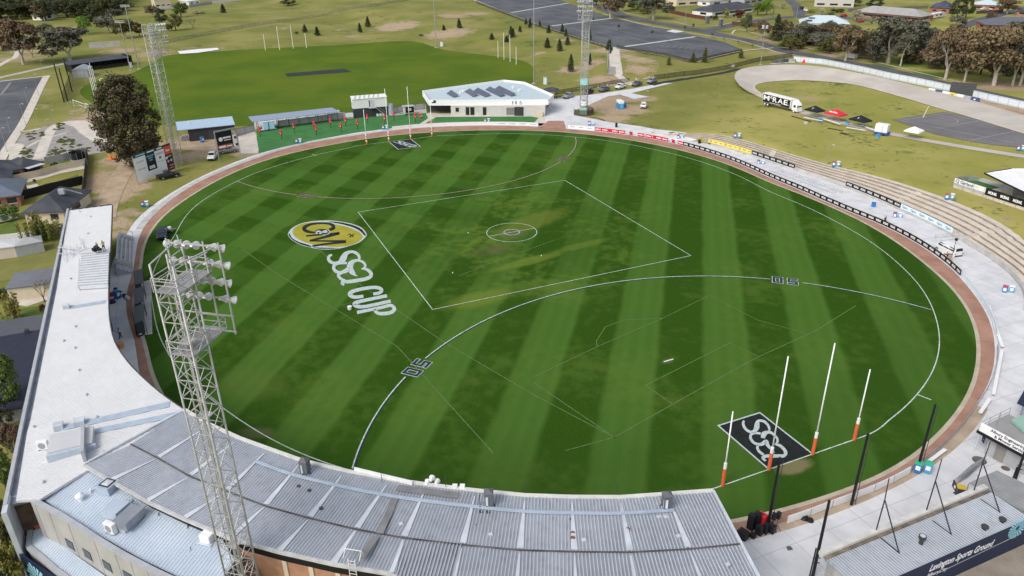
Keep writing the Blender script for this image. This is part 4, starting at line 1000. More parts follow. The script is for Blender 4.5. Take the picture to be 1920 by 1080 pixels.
gq = [Vector((p.x, ppy(p.x)+.1, p.z-.02)) for p in gp]; mb = MB(); mb.add(gp+gq, [(i, i+1, len(gp)+i+1, len(gp)+i) for i in range(len(gp)-1)]); mb.build('box_gutter', mat('dusty_gutter', (.23,.25,.30), .7, var=.3, scale=.4), wing)
mb = MB(); mb.box((x0+.9, (front[0].y+yb)/2-1.2, 3.6), (.25, front[0].y-yb-3.6, 7.0)); mb.build('end_wall', GREYW, wing)
mb = MB()
for a,b in zip(front,front[1:]): mb.bar(a+Vector((0,.05,-.12)),b+Vector((0,.05,-.12)),.16,.30)
mb.build('eave_gutter', GUT, wing)
mb = MB(); mb.bar(front[0]+Vector((-.1,0,0)), back[0]+Vector((-.1,-.3,0)), .2, .35); mb.build('end_flashing', GUT, wing)
def onroof(px,py,dz=0): return onw(px,py)+Vector((0,0,dz))
# flat flashings running up to small roof boxes
for (a,b),bx in ((((105,806),(318,758)),True),(((150,797),(318,759)),False),(((165,812),(345,775)),False),(((128,578),(198,566)),True)):
 mb = MB(); mb.strip([onroof(*a, .07), onroof(*b, .07)], 1.0); mb.build('roof_flashing', BFLASH, wing)
for px,py,s_ in ((111,803,.9),(150,795,1.0),(125,578,.8)):
 mb = MB(); mb.box(onroof(px, py, .3), (s_, s_, .55)); mb.build('roof_box', FLASH, wing)
mb = MB(); c = onroof(137,836); mb.box(c+Vector((0,0,.45)), (3.2, 4.0, .9)); mb.build('raised_plant_box', ZW, wing)
mb = MB(); mb.box(c+Vector((1.75,.1,.35)), (.35, 4.4, .75)); mb.build('plant_box_trim', ZBLUE, wing)
w1, w2 = onroof(161,815), onroof(160,866); mb = MB(); mb.wall([w1-Vector((0,0,.2)), w2-Vector((0,0,.2))], .3, 1.5); mb.build('upstand_wall', TRIM, wing)
for px,py in ((142,613),(141,653),(149,695),(163,741),(182,783),(64,801),(82,905),(195,850),(120,640),(150,397),(170,407),(165,438),(133,523)):
 mb = MB(); mb.box(onroof(px, py, .12), (.45, .14, .12)); mb.build('roof_anchor', TRIM, wing)
# louvred plant screen and pipework near the far end
q = [onroof(*p,.55) for p in ((155,481),(206,475),(204,541),(148,545))]
mb = MB(); mb.slab(q, .4); mb.build('plant_screen', mat('pale_louvre', (.60,.62,.65), .5, var=.05), wing)
mb = MB()
for k in range(14):
 a = q[0].lerp(q[3],(k+.5)/14); b = q[1].lerp(q[2],(k+.5)/14); mb.bar(a+Vector((0,0,.05)),b+Vector((0,0,.05)),.18,.14)
mb.build('louvre_blades', TRIM, wing)
mb = MB()
for P in ([(110,468),(150,472),(154,468)], [(108,481),(150,477),(170,470)], [(118,465),(122,494)], [(133,466),(134,484)], [(150,450),(153,464),(158,468)], [(150,490),(149,530),(147,545)]):
 L = [onroof(*p,.45) for p in P]
 for a,b in zip(L,L[1:]): mb.tube(a,b,.07,n=5)
for P in ((118,466),(134,470),(146,466),(150,545)): mb.tube(onroof(*P),onroof(*P,.9),.05,n=5)
mb.build('roof_rails', FLASH, wing)
# air-conditioning units on the roofs
def acunit(p,yaw,lab,s_=1.0):
 t = proto('air_conditioner', lab, 'air conditioner'); m = MB(); m.box((0,0,.62*s_), (1.1*s_, .45*s_, 1.0*s_)); m.build('case', WPAINT, t, bevel=.05)
 m = MB(); m.tube((0,-.235*s_,.62*s_), (0,-.25*s_,.62*s_), .36*s_, n=12); m.build('fan_grille', GREYL, t);
 for x in (-.4, .4): m = MB(); m.box((x*s_,0,.06), (.08,.5*s_,.12)); m.build('foot', GALV, t)
 t.location = p; t.rotation_euler = (0,0,yaw); return t
acunit(onroof(83,843), R(70), 'white air conditioner unit on the white clubhouse roof')
# ---- lower blue roof,panel wall and lower roof at the near corner
low = thing('rear_annexe', 'grey concrete annexe with blue-grey ribbed roofs behind the grandstand', 'annexe', Vector((66,-70,0)))
def plane3(a,b,c):
 n = (b-a).cross(c-a)
 def f(px,py):
  d = ray(px,py); t = n.dot(a-CAM)/n.dot(d); return CAM+t*d
 return f
pb = plane3(atz(157,880,8.0),atz(401,998,8.0),atz(200,1015,7.4))
blue = [pb(*p) for p in ((157,876),(75,936),(118,967),(200,1016),(262,1051),(330,1084),(410,1100),(440,1050),(410,1000),(340,970),(285,942),(212,903))]
mb = MB(); mb.slab(blue, .2); mb.build('blue_roof', ZBLUE, low)
rad = Vector((blue[4].x,blue[4].y,0)).normalized()
ribs(blue, rad, .34, .12, .05).build('roof_ribs', ZBR, low)
wt = [atz(*p,7.75) for p in ((60,937),(110,963.5),(200,1021),(262,1056),(332,1090),(420,1125))]
wt = smooth_line(wt, 4); mb = MB(); mb.wall([Vector((p.x, p.y, 0)) for p in wt], .35, 7.75); mb.build('panel_wall', CWALL, low)
mb = MB()
for a,b in zip(wt,wt[1:]): mb.bar(a,b,.5,.16)
mb.build('parapet_cap', TRIM, low)
gl = [pb(*p) for p in ((75,937),(118,968),(200,1017),(262,1052),(330,1085))]; mb = MB()
for a,b in zip(gl,gl[1:]): mb.bar(a+Vector((0,0,.05)),b+Vector((0,0,.05)),.30,.12)
mb.build('roof_gutter', GUT, low)
for k in range(1,20,2):   # joints between the wall panels
 p = wt[k]; q = wt[min(k+1,len(wt)-1)]; t_ = (q-p).normalized(); nn = Vector((t_.y,-t_.x,0)); nn = nn if nn.dot(CAM-p) > 0 else -nn
 mb = MB(); c = p+nn*.185; mb.box((c.x, c.y, 4.2), (.05, .05, 6.6), math.atan2(t_.y, t_.x)); mb.build('panel_joint', TRIM, low)
def onwallseg(px,py):
 "point of the panel wall seen at a pixel"
 d = ray(px,py); best = None
 for a,b in zip(wt,wt[1:]):
  t_ = (b-a); nn = Vector((t_.y,-t_.x,0)).normalized(); dn = nn.dot(d)
  if abs(dn) < 1e-6: continue
  k = nn.dot(a-CAM)/dn; p = CAM+k*d; s_ = (p-a).dot(t_)/t_.dot(t_)
  if -.05 <= s_ <= 1.05 and k > 0: best = (p,t_.normalized()); break
 return best
for px in ((135,1018),(168,1037),(205,1058),(244,1078)):
 r_ = onwallseg(*px)
 if r_:
  p,t_ = r_; nn = Vector((t_.y,-t_.x,0)); nn = nn if nn.dot(CAM-p) > 0 else -nn
  mb = MB(); c = p+nn*.2; mb.box(c, (1.15, .08, .95), math.atan2(t_.y, t_.x)); wn = mb.build('window', GLASS, low)
  mb = MB(); mb.box(c+nn*.05-Vector((0,0,.52)), (1.25, .12, .08), math.atan2(t_.y, t_.x)); mb.build('sill', TRIM, wn)
pl_ = plane3(atz(77,990,3.5),atz(197,1080,3.5),atz(80,1042,3.1))
lowr = [pl_(*p) for p in ((62,980),(57,1026),(80,1043),(107,1066),(135,1086),(190,1125),(260,1120),(197,1080),(155,1050),(117,1022),(77,990))]
mb = MB(); mb.slab(lowr, .18); mb.build('lower_roof', ZBLUE, low); ribs(lowr, rad, .30, .11, .05).build('lower_roof_ribs', ZBR, low)
mb = MB(); L = [pl_(*p) for p in ((60,978),(54,1027),(78,1046),(105,1070),(133,1090))]
for a,b in zip(L,L[1:]): mb.bar(a+Vector((0,0,.05)),b+Vector((0,0,.05)),.45,.35)
mb.build('lower_roof_edge', TRIM, low)
mb = MB(); LW_ = [Vector((p.x, p.y, 0)) for p in L]; mb.wall(LW_, .25, 3.0); mb.build('lower_wall', CWALL, low)
# end bay of the wing with its brown window
c0,c1 = atz(8,947,7.9),atz(60,937,7.75)
mb = MB(); A_ = Vector((c0.x, c0.y, 0)); B_ = Vector((c1.x-1.6, c1.y, 0)); mb.wall([Vector((c0.x-1.4, c0.y+.3, 0)), B_+Vector((0.2,0,0))], .3, 7.6); mb.build('recessed_wall', CWALL, low)
mb = MB(); mb.box((c0.x-.1, c0.y+.1, 3.95), (2.6, .45, 7.9)); mb.build('corner_pier', FLASH, low)
mb = MB(); mid = Vector((c0.x-1.2, (c0.y+c1.y)/2-.1, 4.8)); mb.box(mid, (.12, 2.4, 3.6)); wn = mb.build('brown_window', mat('brown_window_glass', (.11,.07,.05), .25, var=.3), low)
mb = MB(); mb.box(mid+Vector((.08,.7,-1.3)), (.06, .8, .8)); mb.build('orange_blind', mat('orange_blind', (.50,.13,.06), .7, var=.1), wn)
# navy sign wall with the fan emblem
sgn = thing('navy_sign_wall', 'navy blue sign wall with pale blue fan emblem below the annexe corner', 'sign', atz(60,1048,2.6))
s0, s1 = atz(26,1030,2.9), atz(165,1125,2.9); mb = MB(); mb.wall([Vector((s0.x, s0.y, 0)), Vector((s1.x, s1.y, 0))], .2, 2.9); mb.build('panel', NAVY, sgn)
sd_v = (s1-s0); sd_v.z = 0; sd_v.normalize(); sn = Vector((sd_v.y,-sd_v.x,0)); sn = sn if sn.dot(CAM-s0) > 0 else -sn
mb = MB(); ctr = Vector((s0.x,s0.y,0))+sd_v*3.3+sn*.115+Vector((0,0,1.0)); upv = Vector((0,0,1))
for k in range(16):
 a0,a1 = R(20+k*21),R(20+k*21+13); rr_ = (1.55,1.8,1.65)[k % 3]
 if math.sin((a0+a1)/2)*rr_ < -.9: rr_ = .9
 mb.add([ctr+(sd_v*math.cos(a)*r_+upv*math.sin(a)*r_) for a,r_ in ((a0,.35),(a1,.35),(a1,rr_),(a0,rr_))], [(0,1,2,3)])
mb.build('fan_emblem', FANB, sgn)
# small plant on the blue roof
def rp(px,py,dz=0): return pb(px,py)+Vector((0,0,dz))
acunit(rp(210,999), R(40), 'white air conditioner unit beside the grey duct on the blue roof', 1.05);
t = thing('roof_duct', 'grey metal duct cowl standing on the blue ribbed roof', 'duct', rp(232,985)); mb = MB(); yw = math.atan2(rad.y, rad.x); mb.box(rp(246,982,.75), (2.3,1.5,.8), yw); mb.build('cowl', mat('duct_metal', (.30,.32,.36), .4, metal=.3, var=.1), t); mb = MB(); mb.box(rp(222,966,.7), (1.7,1.6,.75), yw); mb.build('elbow', ZBLUE, t); mb = MB(); mb.box(rp(240,986,.2), (1.6,1.0,.5), yw); mb.build('base', TRIM, t)
t = thing('roof_vent', 'round white mushroom vent on the blue roof', 'vent', rp(152,938)); mb = MB(); mb.tube(rp(152,938), rp(152,938,.5), .22, n=10); mb.build('neck', WPAINT, t); mb = MB(); mb.tube(rp(152,938,.45), rp(152,938,.62), .42, .40, 12); mb.tube(rp(152,938,.62), rp(152,938,.82), .40, .16, 12); mb.build('cap', WPAINT, t)
t = thing('roof_vent', 'pair of small white pipe vents on the blue roof', 'vent', rp(171,924));
for k in (-.14, .14): mb = MB(); mb.tube(rp(171,924)+Vector((k,0,0)), rp(171,924,.4)+Vector((k,0,0)), .09, n=8); mb.build('pipe', WPAINT, t)
t = thing('roof_unit', 'white box cooler at the right end of the blue roof', 'roof unit', rp(392,1012)); mb = MB(); mb.box(rp(392,1012,.45), (1.1,1.1,.8), yw); mb.build('case', WPAINT, t, bevel=.12); mb = MB(); mb.box(rp(392,1012,.03), (1.4,1.4,.1), yw); mb.build('base_flashing', FLASH, t)
t = thing('skylight_box', 'square blue-grey skylight box beside the grandstand eave', 'skylight', rp(205,918)); mb = MB(); c = rp(205,918); mb.box(c+Vector((0,0,.4)), (1.5,1.5,.8), yw); mb.build('upstand', BFLASH, t); mb = MB(); mb.box(c+Vector((0,0,.82)), (1.1,1.1,.06), yw); mb.build('opening', GUT, t); mb = MB(); mb.box(c+Vector((0,0,.88)), (.9,.9,.1), yw, taper=.4); mb.build('lens', LAMPG, t)
for px, py in ((247,940),(296,966),(350,989),(355,1031)): mb = MB(); mb.box(rp(px, py, .1), (.4,.14,.14)); mb.build('roof_anchor', FLASH, low)
# ---- the curved grandstand
stand = thing('grandstand', 'curved grandstand with grey corrugated roof in bays along the near side', 'grandstand', Vector((80,-45,0)))
bays = [((345,768),(245,833),(157,871)),((395,797),(295,859),(207,900)),((450,822),(355,893),(275,939)),((505,842),(424,921),(345,971)),((567,864),(497,949),(432,1008)),((648,883),(580,972),(523,1033)),((732,899),(668,993),(625,1056)),((802,909),(757,1009),(735,1075)),((893,920),(867,1022),None),((985,929),(975,1032),None),((1072,932),(1077,1035),None),((1163,932.5),(1182,1036),None),((1250,926.5),(1292,1030),None),((1337,920),(1390,1020),None)]
FZ = [9.1,9.3,9.45]+[9.55]*20
BF = []; BJ = []; BR_ = []
for i,(a,b,c) in enumerate(bays):
 f_ = atz(*a,FZ[i]); j_ = atz(*b,FZ[i]-.28);
 r_ = atz(*c,FZ[i]-.6) if c else j_+(j_-f_)*.98
 BF.append(f_); BJ.append(j_); BR_.append(r_)
for i in range(len(bays)-1):
 for nm, a, b, c, d in (('front_sheet', BF[i], BF[i+1], BJ[i+1], BJ[i]), ('rear_sheet', BJ[i], BJ[i+1], BR_[i+1], BR_[i])):
  q = [a,b,c,d]
  if nm == 'rear_sheet': q = [p-Vector((0,0,.06)) for p in q]
  mb = MB(); mb.slab(q, .12); sh = mb.build('roof_'+nm, ZGREY, stand)
  m1, m2 = (a+b)/2, (c+d)/2; rb = ribs(q, m2-m1, .30, .12, .055); rb.build('ribs', ZGR, sh)
for i in range(len(bays)-1):
 if i == 0: continue
 for a,b in ((BF[i].lerp(BJ[i],.12),BJ[i].lerp(BF[i],.03)),(BJ[i].lerp(BR_[i],.05)-Vector((0,0,.06)),BR_[i].lerp(BJ[i],.03)-Vector((0,0,.06)))):
  mb = MB(); mb.strip([a+Vector((0,0,.075)), a.lerp(b, .5)+Vector((0,0,.075)), b+Vector((0,0,.075))], [.12, .34, .58]); mb.build('bay_flashing', FLASH, stand)
mb = MB()
for a,b in zip(BF,BF[1:]): mb.bar(a+Vector((0,0,-.02)),b+Vector((0,0,-.02)),.38,.26)
mb.build('front_gutter', mat('cream_gutter', (.62,.61,.57), .5, var=.1), stand)
mb = MB()
for a,b in zip(BJ,BJ[1:]): mb.bar(a+Vector((0,0,.035)),b+Vector((0,0,.035)),.11,.10)
mb.build('lap_joint', mat('stained_lap', (.085,.08,.075), .8, var=.5, scale=.5), stand)
mb = MB()
pipe = [a.lerp(b,.33)+Vector((0,0,.16)) for a,b in zip(BF,BJ)][3:-1]; pipe = smooth_line(pipe,3)
for a,b in zip(pipe,pipe[1:]): mb.bar(a,b,.28,.14)
mb.build('cable_tray', BFLASH, stand)
mb = MB()
for a,b in zip(BR_,BR_[1:]): mb.bar(a-Vector((0,0,.12)),b-Vector((0,0,.12)),.30,.22)
mb.build('rear_gutter', mat('pale_gutter', (.50,.50,.49), .5, var=.15), stand)
mb = MB(); mb.bar(BF[-1], BR_[-1], .22, .22); mb.build('verge_trim', FLASH, stand); mb = MB(); mb.bar(BF[0]+Vector((0,0,-.1)), BR_[0]+Vector((0,0,-.1)), .2, .35); mb.build('verge_trim', FLASH, stand)
# rear brick wall with black fascia,side and front structure
inn = []
for a,b in zip(BF,BR_): d = (a-b); d.z = 0; inn.append(Vector((b.x,b.y,0))+d.normalized()*.55)
mb = MB(); mb.wall(inn[4:], .3, [p.z-1.0 for p in BR_[4:]]); mb.build('brick_wall', BRICKO, stand)
mb = MB(); F2 = []
for a,b in zip(BF,BR_): d = (a-b); d.z = 0; F2.append(Vector((b.x,b.y,b.z-1.25))+d.normalized()*.22)
mb.wall(F2, .12, 1.1); mb.build('black_fascia', BLACKB, stand)
for i in range(5,len(inn)-1):
 for k in (.0,.5):
  p = inn[i].lerp(inn[i+1],k); t_ = (inn[i+1]-inn[i]).normalized(); nn = Vector((t_.y,-t_.x,0)); nn = nn if nn.dot(p) > 0 else -nn
  c = p+nn*.2; mb = MB(); mb.box((c.x, c.y, 3.9), (.42, .12, 7.6), math.atan2(t_.y, t_.x)); mb.build('pilaster', CREAM, stand)
frn = []
for a,b in zip(BF,BR_): d = (b-a); d.z = 0; frn.append(Vector((a.x,a.y,0))+d.normalized()*1.5)
mb = MB(); mb.wall(frn[1:], .25, 1.2); mb.build('front_wall', CWALL, stand)
mb = MB(); n = 6
for i in range(1,len(bays)-1):
 for k in range(n):
  a0,a1 = frn[i].lerp(inn[i],.12+.8*k/n),frn[i+1].lerp(inn[i+1],.12+.8*k/n); b0,b1 = frn[i].lerp(inn[i],.12+.8*(k+1)/n),frn[i+1].lerp(inn[i+1],.12+.8*(k+1)/n)
  mb.prism([(v.x,v.y) for v in (a0,a1,b1,b0)],.05,.6+k*.55)
mb.build('seating_tiers', CWALL, stand)
for i in range(1,len(bays)):
 mb = MB(); p = frn[i]; mb.tube(p, (p.x, p.y, BF[i].z-.2), .12, n=8); mb.build('column', TRIM, stand)
# mesh walkway on the roof
WALK = mat('roof_walkway_mesh', (.20,.20,.21), .8, var=.2)
def onstand(px,py,dz=0): return atz(px,py,9.35+dz)
for P in ([(742,932),(712,1000)], [(704,1005),(676,1048)]): mb = MB(); mb.strip([onstand(*p, .22) for p in P], .62); mb.build('roof_walkway', WALK, stand)
mb = MB(); mb.strip([onstand(745,914,.27), onstand(860,929,.27)], .8); mb.build('roof_walkway', WALK, stand)
mb = MB(); q = [atz(*p,9.9) for p in ((664,878),(773,904))]
mb.bar(q[0]-Vector((0,0,.6)), q[1]-Vector((0,0,.6)), .06, 1.5); mb.build('white_screen_board', WPAINT, stand)
for i,(px,py) in enumerate(((574,888),(917,948),(1249,953))):
 p = atz(px, py, 9.4); t = thing('roof_speaker_box', 'dark grey pointed roof cowl %s' % ('nearest the lattice tower', 'in the middle of the grandstand roof', 'near the right end of the grandstand roof')[i], 'roof cowl', p, 'cowls along the grandstand roof')
 ya = faceang(p); m = MB(); m.box(p+Vector((0,0,.95)), (.75,.75,1.3), ya); m.build('hood', mat('cowl_grey', (.12,.125,.14), .6, var=.1), t); m = MB(); m.box(p+Vector((0,0,1.72)), (.85,.85,.25), ya, taper=.1); m.build('cap', mat('cowl_grey', (.12,.125,.14)), t)
 m = MB(); c = p+Vector((-math.sin(ya)*-.39, math.cos(ya)*-.39, .85)); m.box(p+Vector((math.cos(ya+2.6)*.40, math.sin(ya+2.6)*.40, .8)), (.1,.4,.9), ya+2.6); m.build('pale_face', FLASH, t)
 m = MB()
 for a,b in ((-.4,-.4),(.4,-.4),(.4,.4),(-.4,.4)): m.tube(p+Vector((a,b,0)),p+Vector((a*.8,b*.8,.35)),.05,n=5)
 m.build('stand', GUT, t)
t = thing('horn_cluster', 'cluster of three white loudspeaker horns on the grandstand gutter', 'loudspeaker', atz(808,906,9.7))
for dx, dy, dz in ((-.45,0,0),(.45,0,.0),(0,0,.42)): mb = MB(); p = atz(808,908,9.7)+Vector((dx*.35,dx*.9,dz)); mb.tube(p, p+Vector((-.45,.3,-.1)), .10, .30, 10); mb.build('horn', WPAINT, t)
mb = MB(); p = atz(808,908,9.5); mb.tube(p-Vector((0,0,.2)), p+Vector((0,0,.5)), .06, n=6); mb.build('bracket', GUT, t)
t = thing('flood_bracket', 'pair of small white floodlights on the grandstand gutter', 'floodlight', atz(853,915,9.6))
for px in (853, 867): mb = MB(); p = atz(px, 914, 9.6); mb.box(p+Vector((0,0,.15)), (.35,.45,.3), faceang(p)); mb.build('lamp', WPAINT, t)
# white access ladder at the rear gutter
t = thing('roof_ladder', 'white access ladder with cage hanging on the rear gutter of the grandstand', 'ladder', atz(665,1058,8.9));
lp = atz(664,1060,8.7); tv = (BR_[7]-BR_[6]).normalized(); on_ = Vector((tv.y,-tv.x,0)); on_ = on_ if on_.dot(lp) > 0 else -on_; mb = MB()
for s_ in (-.3,.3): mb.tube(lp+tv*s_+on_*.35-Vector((0,0,7)),lp+tv*s_+on_*.35+Vector((0,0,1.0)),.04,n=5)
for k in range(22): mb.tube(lp+tv*-.3+on_*.35+Vector((0,0,.8-k*.35)),lp+tv*.3+on_*.35+Vector((0,0,.8-k*.35)),.025,n=4)
mb.build('rungs', WPAINT, t); mb = MB()
for s_ in (-.7,.7):
 mb.tube(lp+tv*s_-on_*.9+Vector((0,0,.1)),lp+tv*s_-on_*.2+Vector((0,0,1.5)),.035,n=5); mb.tube(lp+tv*s_-on_*.2+Vector((0,0,1.5)),lp+tv*s_+on_*.35+Vector((0,0,1.0)),.035,n=5); mb.tube(lp+tv*s_-on_*.9+Vector((0,0,.1)),lp+tv*s_+on_*.3+Vector((0,0,.1)),.035,n=5)
mb.tube(lp-tv*.7-on_*.2+Vector((0,0,1.5)),lp+tv*.7-on_*.2+Vector((0,0,1.5)),.035,n=5); mb.tube(lp-tv*.7-on_*.9+Vector((0,0,.1)),lp+tv*.7-on_*.9+Vector((0,0,.1)),.035,n=5)
mb.build('cage', WPAINT, t)
for px,py in ((752,982),(920,1002),(1095,1012),(1272,1005),(580,920),(560,912),(902,960),(915,961),(1235,969),(1248,969),(1365,1058),(602,953)):
 mb = MB(); mb.box(atz(px, py, 9.42), (.32,.32,.14)); mb.build('roof_fixing', FLASH if py > 965 else GUT, stand)
for px, py in ((1072,975),(1074,1000),(1074,1009),(1171,971),(1177,993)): mb = MB(); mb.tube(atz(px, py, 9.40), atz(px, py, 9.41)+Vector((0,0,.02)), .22, n=7); mb.build('rust_patch', mat('rust', (.17,.07,.045), .9, var=.3), stand)
for px,py,h in ((478+237,890,1.3),(836,916,1.6),(1072-87,928,1.4),(716,902,1.2),(1157,925,1.0),(900,955,1.6),(892,985,.01)):
 mb = MB(); p = atz(px, py, 9.45); mb.tube(p, p+Vector((0,0,h+.1)), .03, n=4); mb.build('aerial', GUT, stand)
# ---- low bleachers and steps before the wing
bl = thing('bleachers', 'grey stepped bleachers with pale benches beside the white clubhouse wing', 'bleachers', atz(220,480))
xa,xb = atz(225,458).x,atz(222,508).x
y0 = onw(207,470).y-1.0
for k in range(4):
 y = y0+k*.62; z = 1.7-k*.42; mb = MB(); mb.box(((xa+xb)/2, y+.3, z/2), (xb-xa, .64, z)); mb.build('step', GREYC, bl)
 mb = MB(); mb.box(((xa+xb)/2+.3, y+.28, z+.36), (xb-xa-1.6, .28, .06)); mb.build('bench', FLASH, bl)
for k,xx in enumerate((xa-1.5,xb+1.4)):
 for j in range(4): mb = MB(); mb.box((xx, y0+.4+j*.6, (1.5-j*.36)/2), (2.0, .62, 1.5-j*.36)); mb.build('stair', TRIM, bl)
mb = MB();
for xx in (xa-2.8,xa-.2,xb+.2,xb+2.7): mb.tube((xx,y0+.1,2.6),(xx,y0+2.5,1.2),.045,n=5); mb.tube((xx,y0+2.5,.1),(xx,y0+2.5,1.2),.045,n=5)
mb.build('handrail', TRIM, bl)
# ---- dugouts on their pad
sheet('dugout_pad', GREYC, [(268,529),(282,525),(286,627),(257,631),(251,545)], .085)
DUGR = mat('dugout_roof', (.045,.05,.058), .5, var=.1)
for i,q in enumerate((((250,509),(267,503),(269,530),(252,534)),((251,542),(269,536.5),(270,564),(252,571)),((251,576),(270,568),(271,599),(252,607)))):
 P = [atz(*p,2.5) for p in q]; c = sum(P,Vector())/4
 t = thing('dugout', 'dark-roofed team dugout on the concrete pad, %s of the three' % ('farthest', 'middle', 'nearest')[i], 'dugout', Vector((c.x, c.y, 0)), 'team dugouts beside the oval')
 mb = MB(); mb.slab(P, .08); mb.build('roof', DUGR, t)
 mb = MB(); a, b = P[0].lerp(P[1], .08), P[3].lerp(P[2], .08); mb.wall([Vector((a.x,a.y,.06)), Vector((b.x,b.y,.06))], .06, 2.35); mb.build('back_wall', DUGR, t)
 mb = MB(); a, b = P[3].lerp(P[0], .03), P[2].lerp(P[1], .03); mb.wall([Vector((a.x,a.y,.06)), Vector((b.x,b.y,.06)).lerp(Vector((a.x,a.y,.06)), .3)], .05, 2.3); mb.build('side_wall', DUGR, t)
 mb = MB()
 for k in (0,1):
  p = (P[1], P[2])[k].lerp((P[0], P[3])[k], .06); mb = MB(); mb.tube((p.x,p.y,.05), (p.x,p.y,2.45), .05, n=5); mb.build('post', DUGR, t)
 mb = MB(); a, b = P[0].lerp(P[1], .25), P[3].lerp(P[2], .25); mb.bar((a.x,a.y,.5), (b.x,b.y,.5), .45, .08); mb.build('bench', WPAINT, t)
t = thing('black_shelter', 'open-ended black dugout frame with a white seat at the near end of the pad', 'dugout', at(262,618)); P = [atz(*p) for p in ((253,612),(270,607),(273,626),(256,630))]; mb = MB()
mb.prism([(p.x,p.y) for p in P], .06, .5); mb.build('base', BLACKB, t); mb = MB(); mb.bar(P[0].lerp(P[1],.1)+Vector((0,0,1.3)), P[3].lerp(P[2],.1)+Vector((0,0,1.3)), .06, 2.2); mb.build('back_wall', BLACKB, t); mb = MB(); mb.box(((P[0]+P[2])/2)+Vector((-1,0,.75)), (1.0,.6,.4)); mb.build('seat', WPAINT, t)
# ---- amenities building with white fascia and solar panels
am = thing('amenities_building', 'white-fasciad amenities building with solar panels behind the far boundary', 'amenities building', at(900,216))
zt = 4.9; top = [atz(*p,zt) for p in ((792.4,169.9),(944.8,149.5),(982.7,153.4),(1037.4,177.2),(1027.9,185.9),(915,187),(804,187.4))]
mb = MB(); P = [Vector((p.x,p.y,3.15)) for p in top]; mb.wall(P, .35, zt-3.15, closed=True); mb.build('fascia', mat('bright_white_fascia', (.84,.84,.84), .5, var=.03), am)
mb = MB(); mb.slab([Vector((p.x,p.y,4.25)) for p in top], .9); mb.build('roof', mat('pale_blue_membrane', (.46,.56,.60), .6, var=.08), am)
fw = [atz(*p) for p in ((846,217),(1022,218))]; f = Fr(fw[0],fw[1]);
AMW = stoney('pale_block_wall', (.52,.49,.45), (.60,.57,.53), .5, (.43,.40,.37), .3)
mb = MB(); f.box(mb, 0, f.L, 0, 13, 0, 3.2); mb.build('wall', AMW, am)
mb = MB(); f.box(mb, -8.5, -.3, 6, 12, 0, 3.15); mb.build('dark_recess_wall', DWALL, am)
k = f.L/176
for x0, x1, z0, z1, m in ((9,15,1.3,2.5,GLASS),(28,34.5,.3,2.7,GLASS),(36.5,44,.3,2.7,GLASS),(60,66.5,.3,2.7,GLASS)): mb = MB(); f.box(mb, x0*k, x1*k, -.08, .05, z0, z1); w_ = mb.build('window', m, am); mb = MB(); f.box(mb, x0*k-.08, x1*k+.08, -.05, .04, z1, z1+.1); mb.build('frame', DWALL, w_)
for x0, x1 in ((0,8),(20,27),(74,97),(100,104),(140,158)): mb = MB(); f.box(mb, x0*k, x1*k, -.06, .05, .3, 2.8); mb.build('shutter', mat('roller_shutter', (.58,.56,.53), .6, var=.06), am)
mb = MB(); f.box(mb, 104*k, 119*k, -.1, .05, .4, 2.7); mb.build('gate_grille', mat('grey_grille', (.22,.215,.21), .6, var=.3, scale=4), am)
mb = MB(); f.box(mb, 119*k, 136*k, -.07, .05, .1, 2.9); mb.build('entrance', DWALL, am)
mb = MB(); f.box(mb, 161*k, 172*k, -.9, -.1, .1, 1.3); mb.build('cream_counter', CREAM, am)
for i,q in enumerate((((837,174),(846,171),(859.5,180),(850,181.5)),((871,170.6),(880.6,168),(896.7,178.6),(887,180.5)),((887,170),(896,166.7),(920,178.6),(909.8,180.8)),((909.8,167),(918.5,164.5),(947.7,178.6),(938,180.5)),((927,165.5),(936,163),(967.4,178),(958.6,179.7)))):
 P = [atz(*p, 4.55) for p in q]; d = Vector((0,0,.45)); P = [P[0]-d*.4, P[1]+d, P[2]+d, P[3]-d*.4]; mb = MB(); mb.slab(P, .06); mb.build('solar_panel', mat('solar_panel', (.075,.085,.13), .3, var=.2, scale=.5), am)
for px, py in ((864,175),(869,173),(962,166),(974,171)): mb = MB(); p = atz(px, py, 4.3); mb.box(p+Vector((0,0,.4)), (.7,.7,.8)); mb.build('roof_plant', WPAINT, am)
ff = Fr(Vector((top[6].x,top[6].y,0)),Vector((top[4].x,top[4].y,0))); ff = Fr(Vector((top[5].x,top[5].y,0)),Vector((top[4].x,top[4].y,0)),0)
def picto(x,kind):
 m = MB(); y = -.20; zz = 3.35
 if kind < 2:
  m.tube(ff.P(x,y,zz+1.02),ff.P(x,y-.02,zz+1.02),.12,n=10); w = .17 if kind else .13
  ff.box(m,x-w,x+w,y-.02,y,zz+.42,zz+.86); ff.box(m,x-.10,x-.02,y-.02,y,zz,zz+.42); ff.box(m,x+.02,x+.10,y-.02,y,zz,zz+.42)
  if kind: ff.box(m,x-.24,x+.24,y-.021,y-.001,zz+.36,zz+.5)
 else:
  for i in range(14):
   a0,a1 = R(100+i*19),R(119+i*19); m.bar(ff.P(x+.36*math.cos(a0),y,zz+.36+.36*math.sin(a0)),ff.P(x+.36*math.cos(a1),y,zz+.36+.36*math.sin(a1)),.05)
  m.tube(ff.P(x-.08,y,zz+1.08),ff.P(x-.08,y-.02,zz+1.08),.1,n=8); m.bar(ff.P(x-.08,y,zz+1.0),ff.P(x-.05,y,zz+.5),.07); m.bar(ff.P(x-.05,y,zz+.5),ff.P(x+.32,y,zz+.5),.07); m.bar(ff.P(x+.32,y,zz+.5),ff.P(x+.5,y,zz+.05),.07); m.bar(ff.P(x-.07,y,zz+.78),ff.P(x+.25,y,zz+.72),.05)
 m.build('pictogram', BLKL, am)
kk = ff.L/113.0
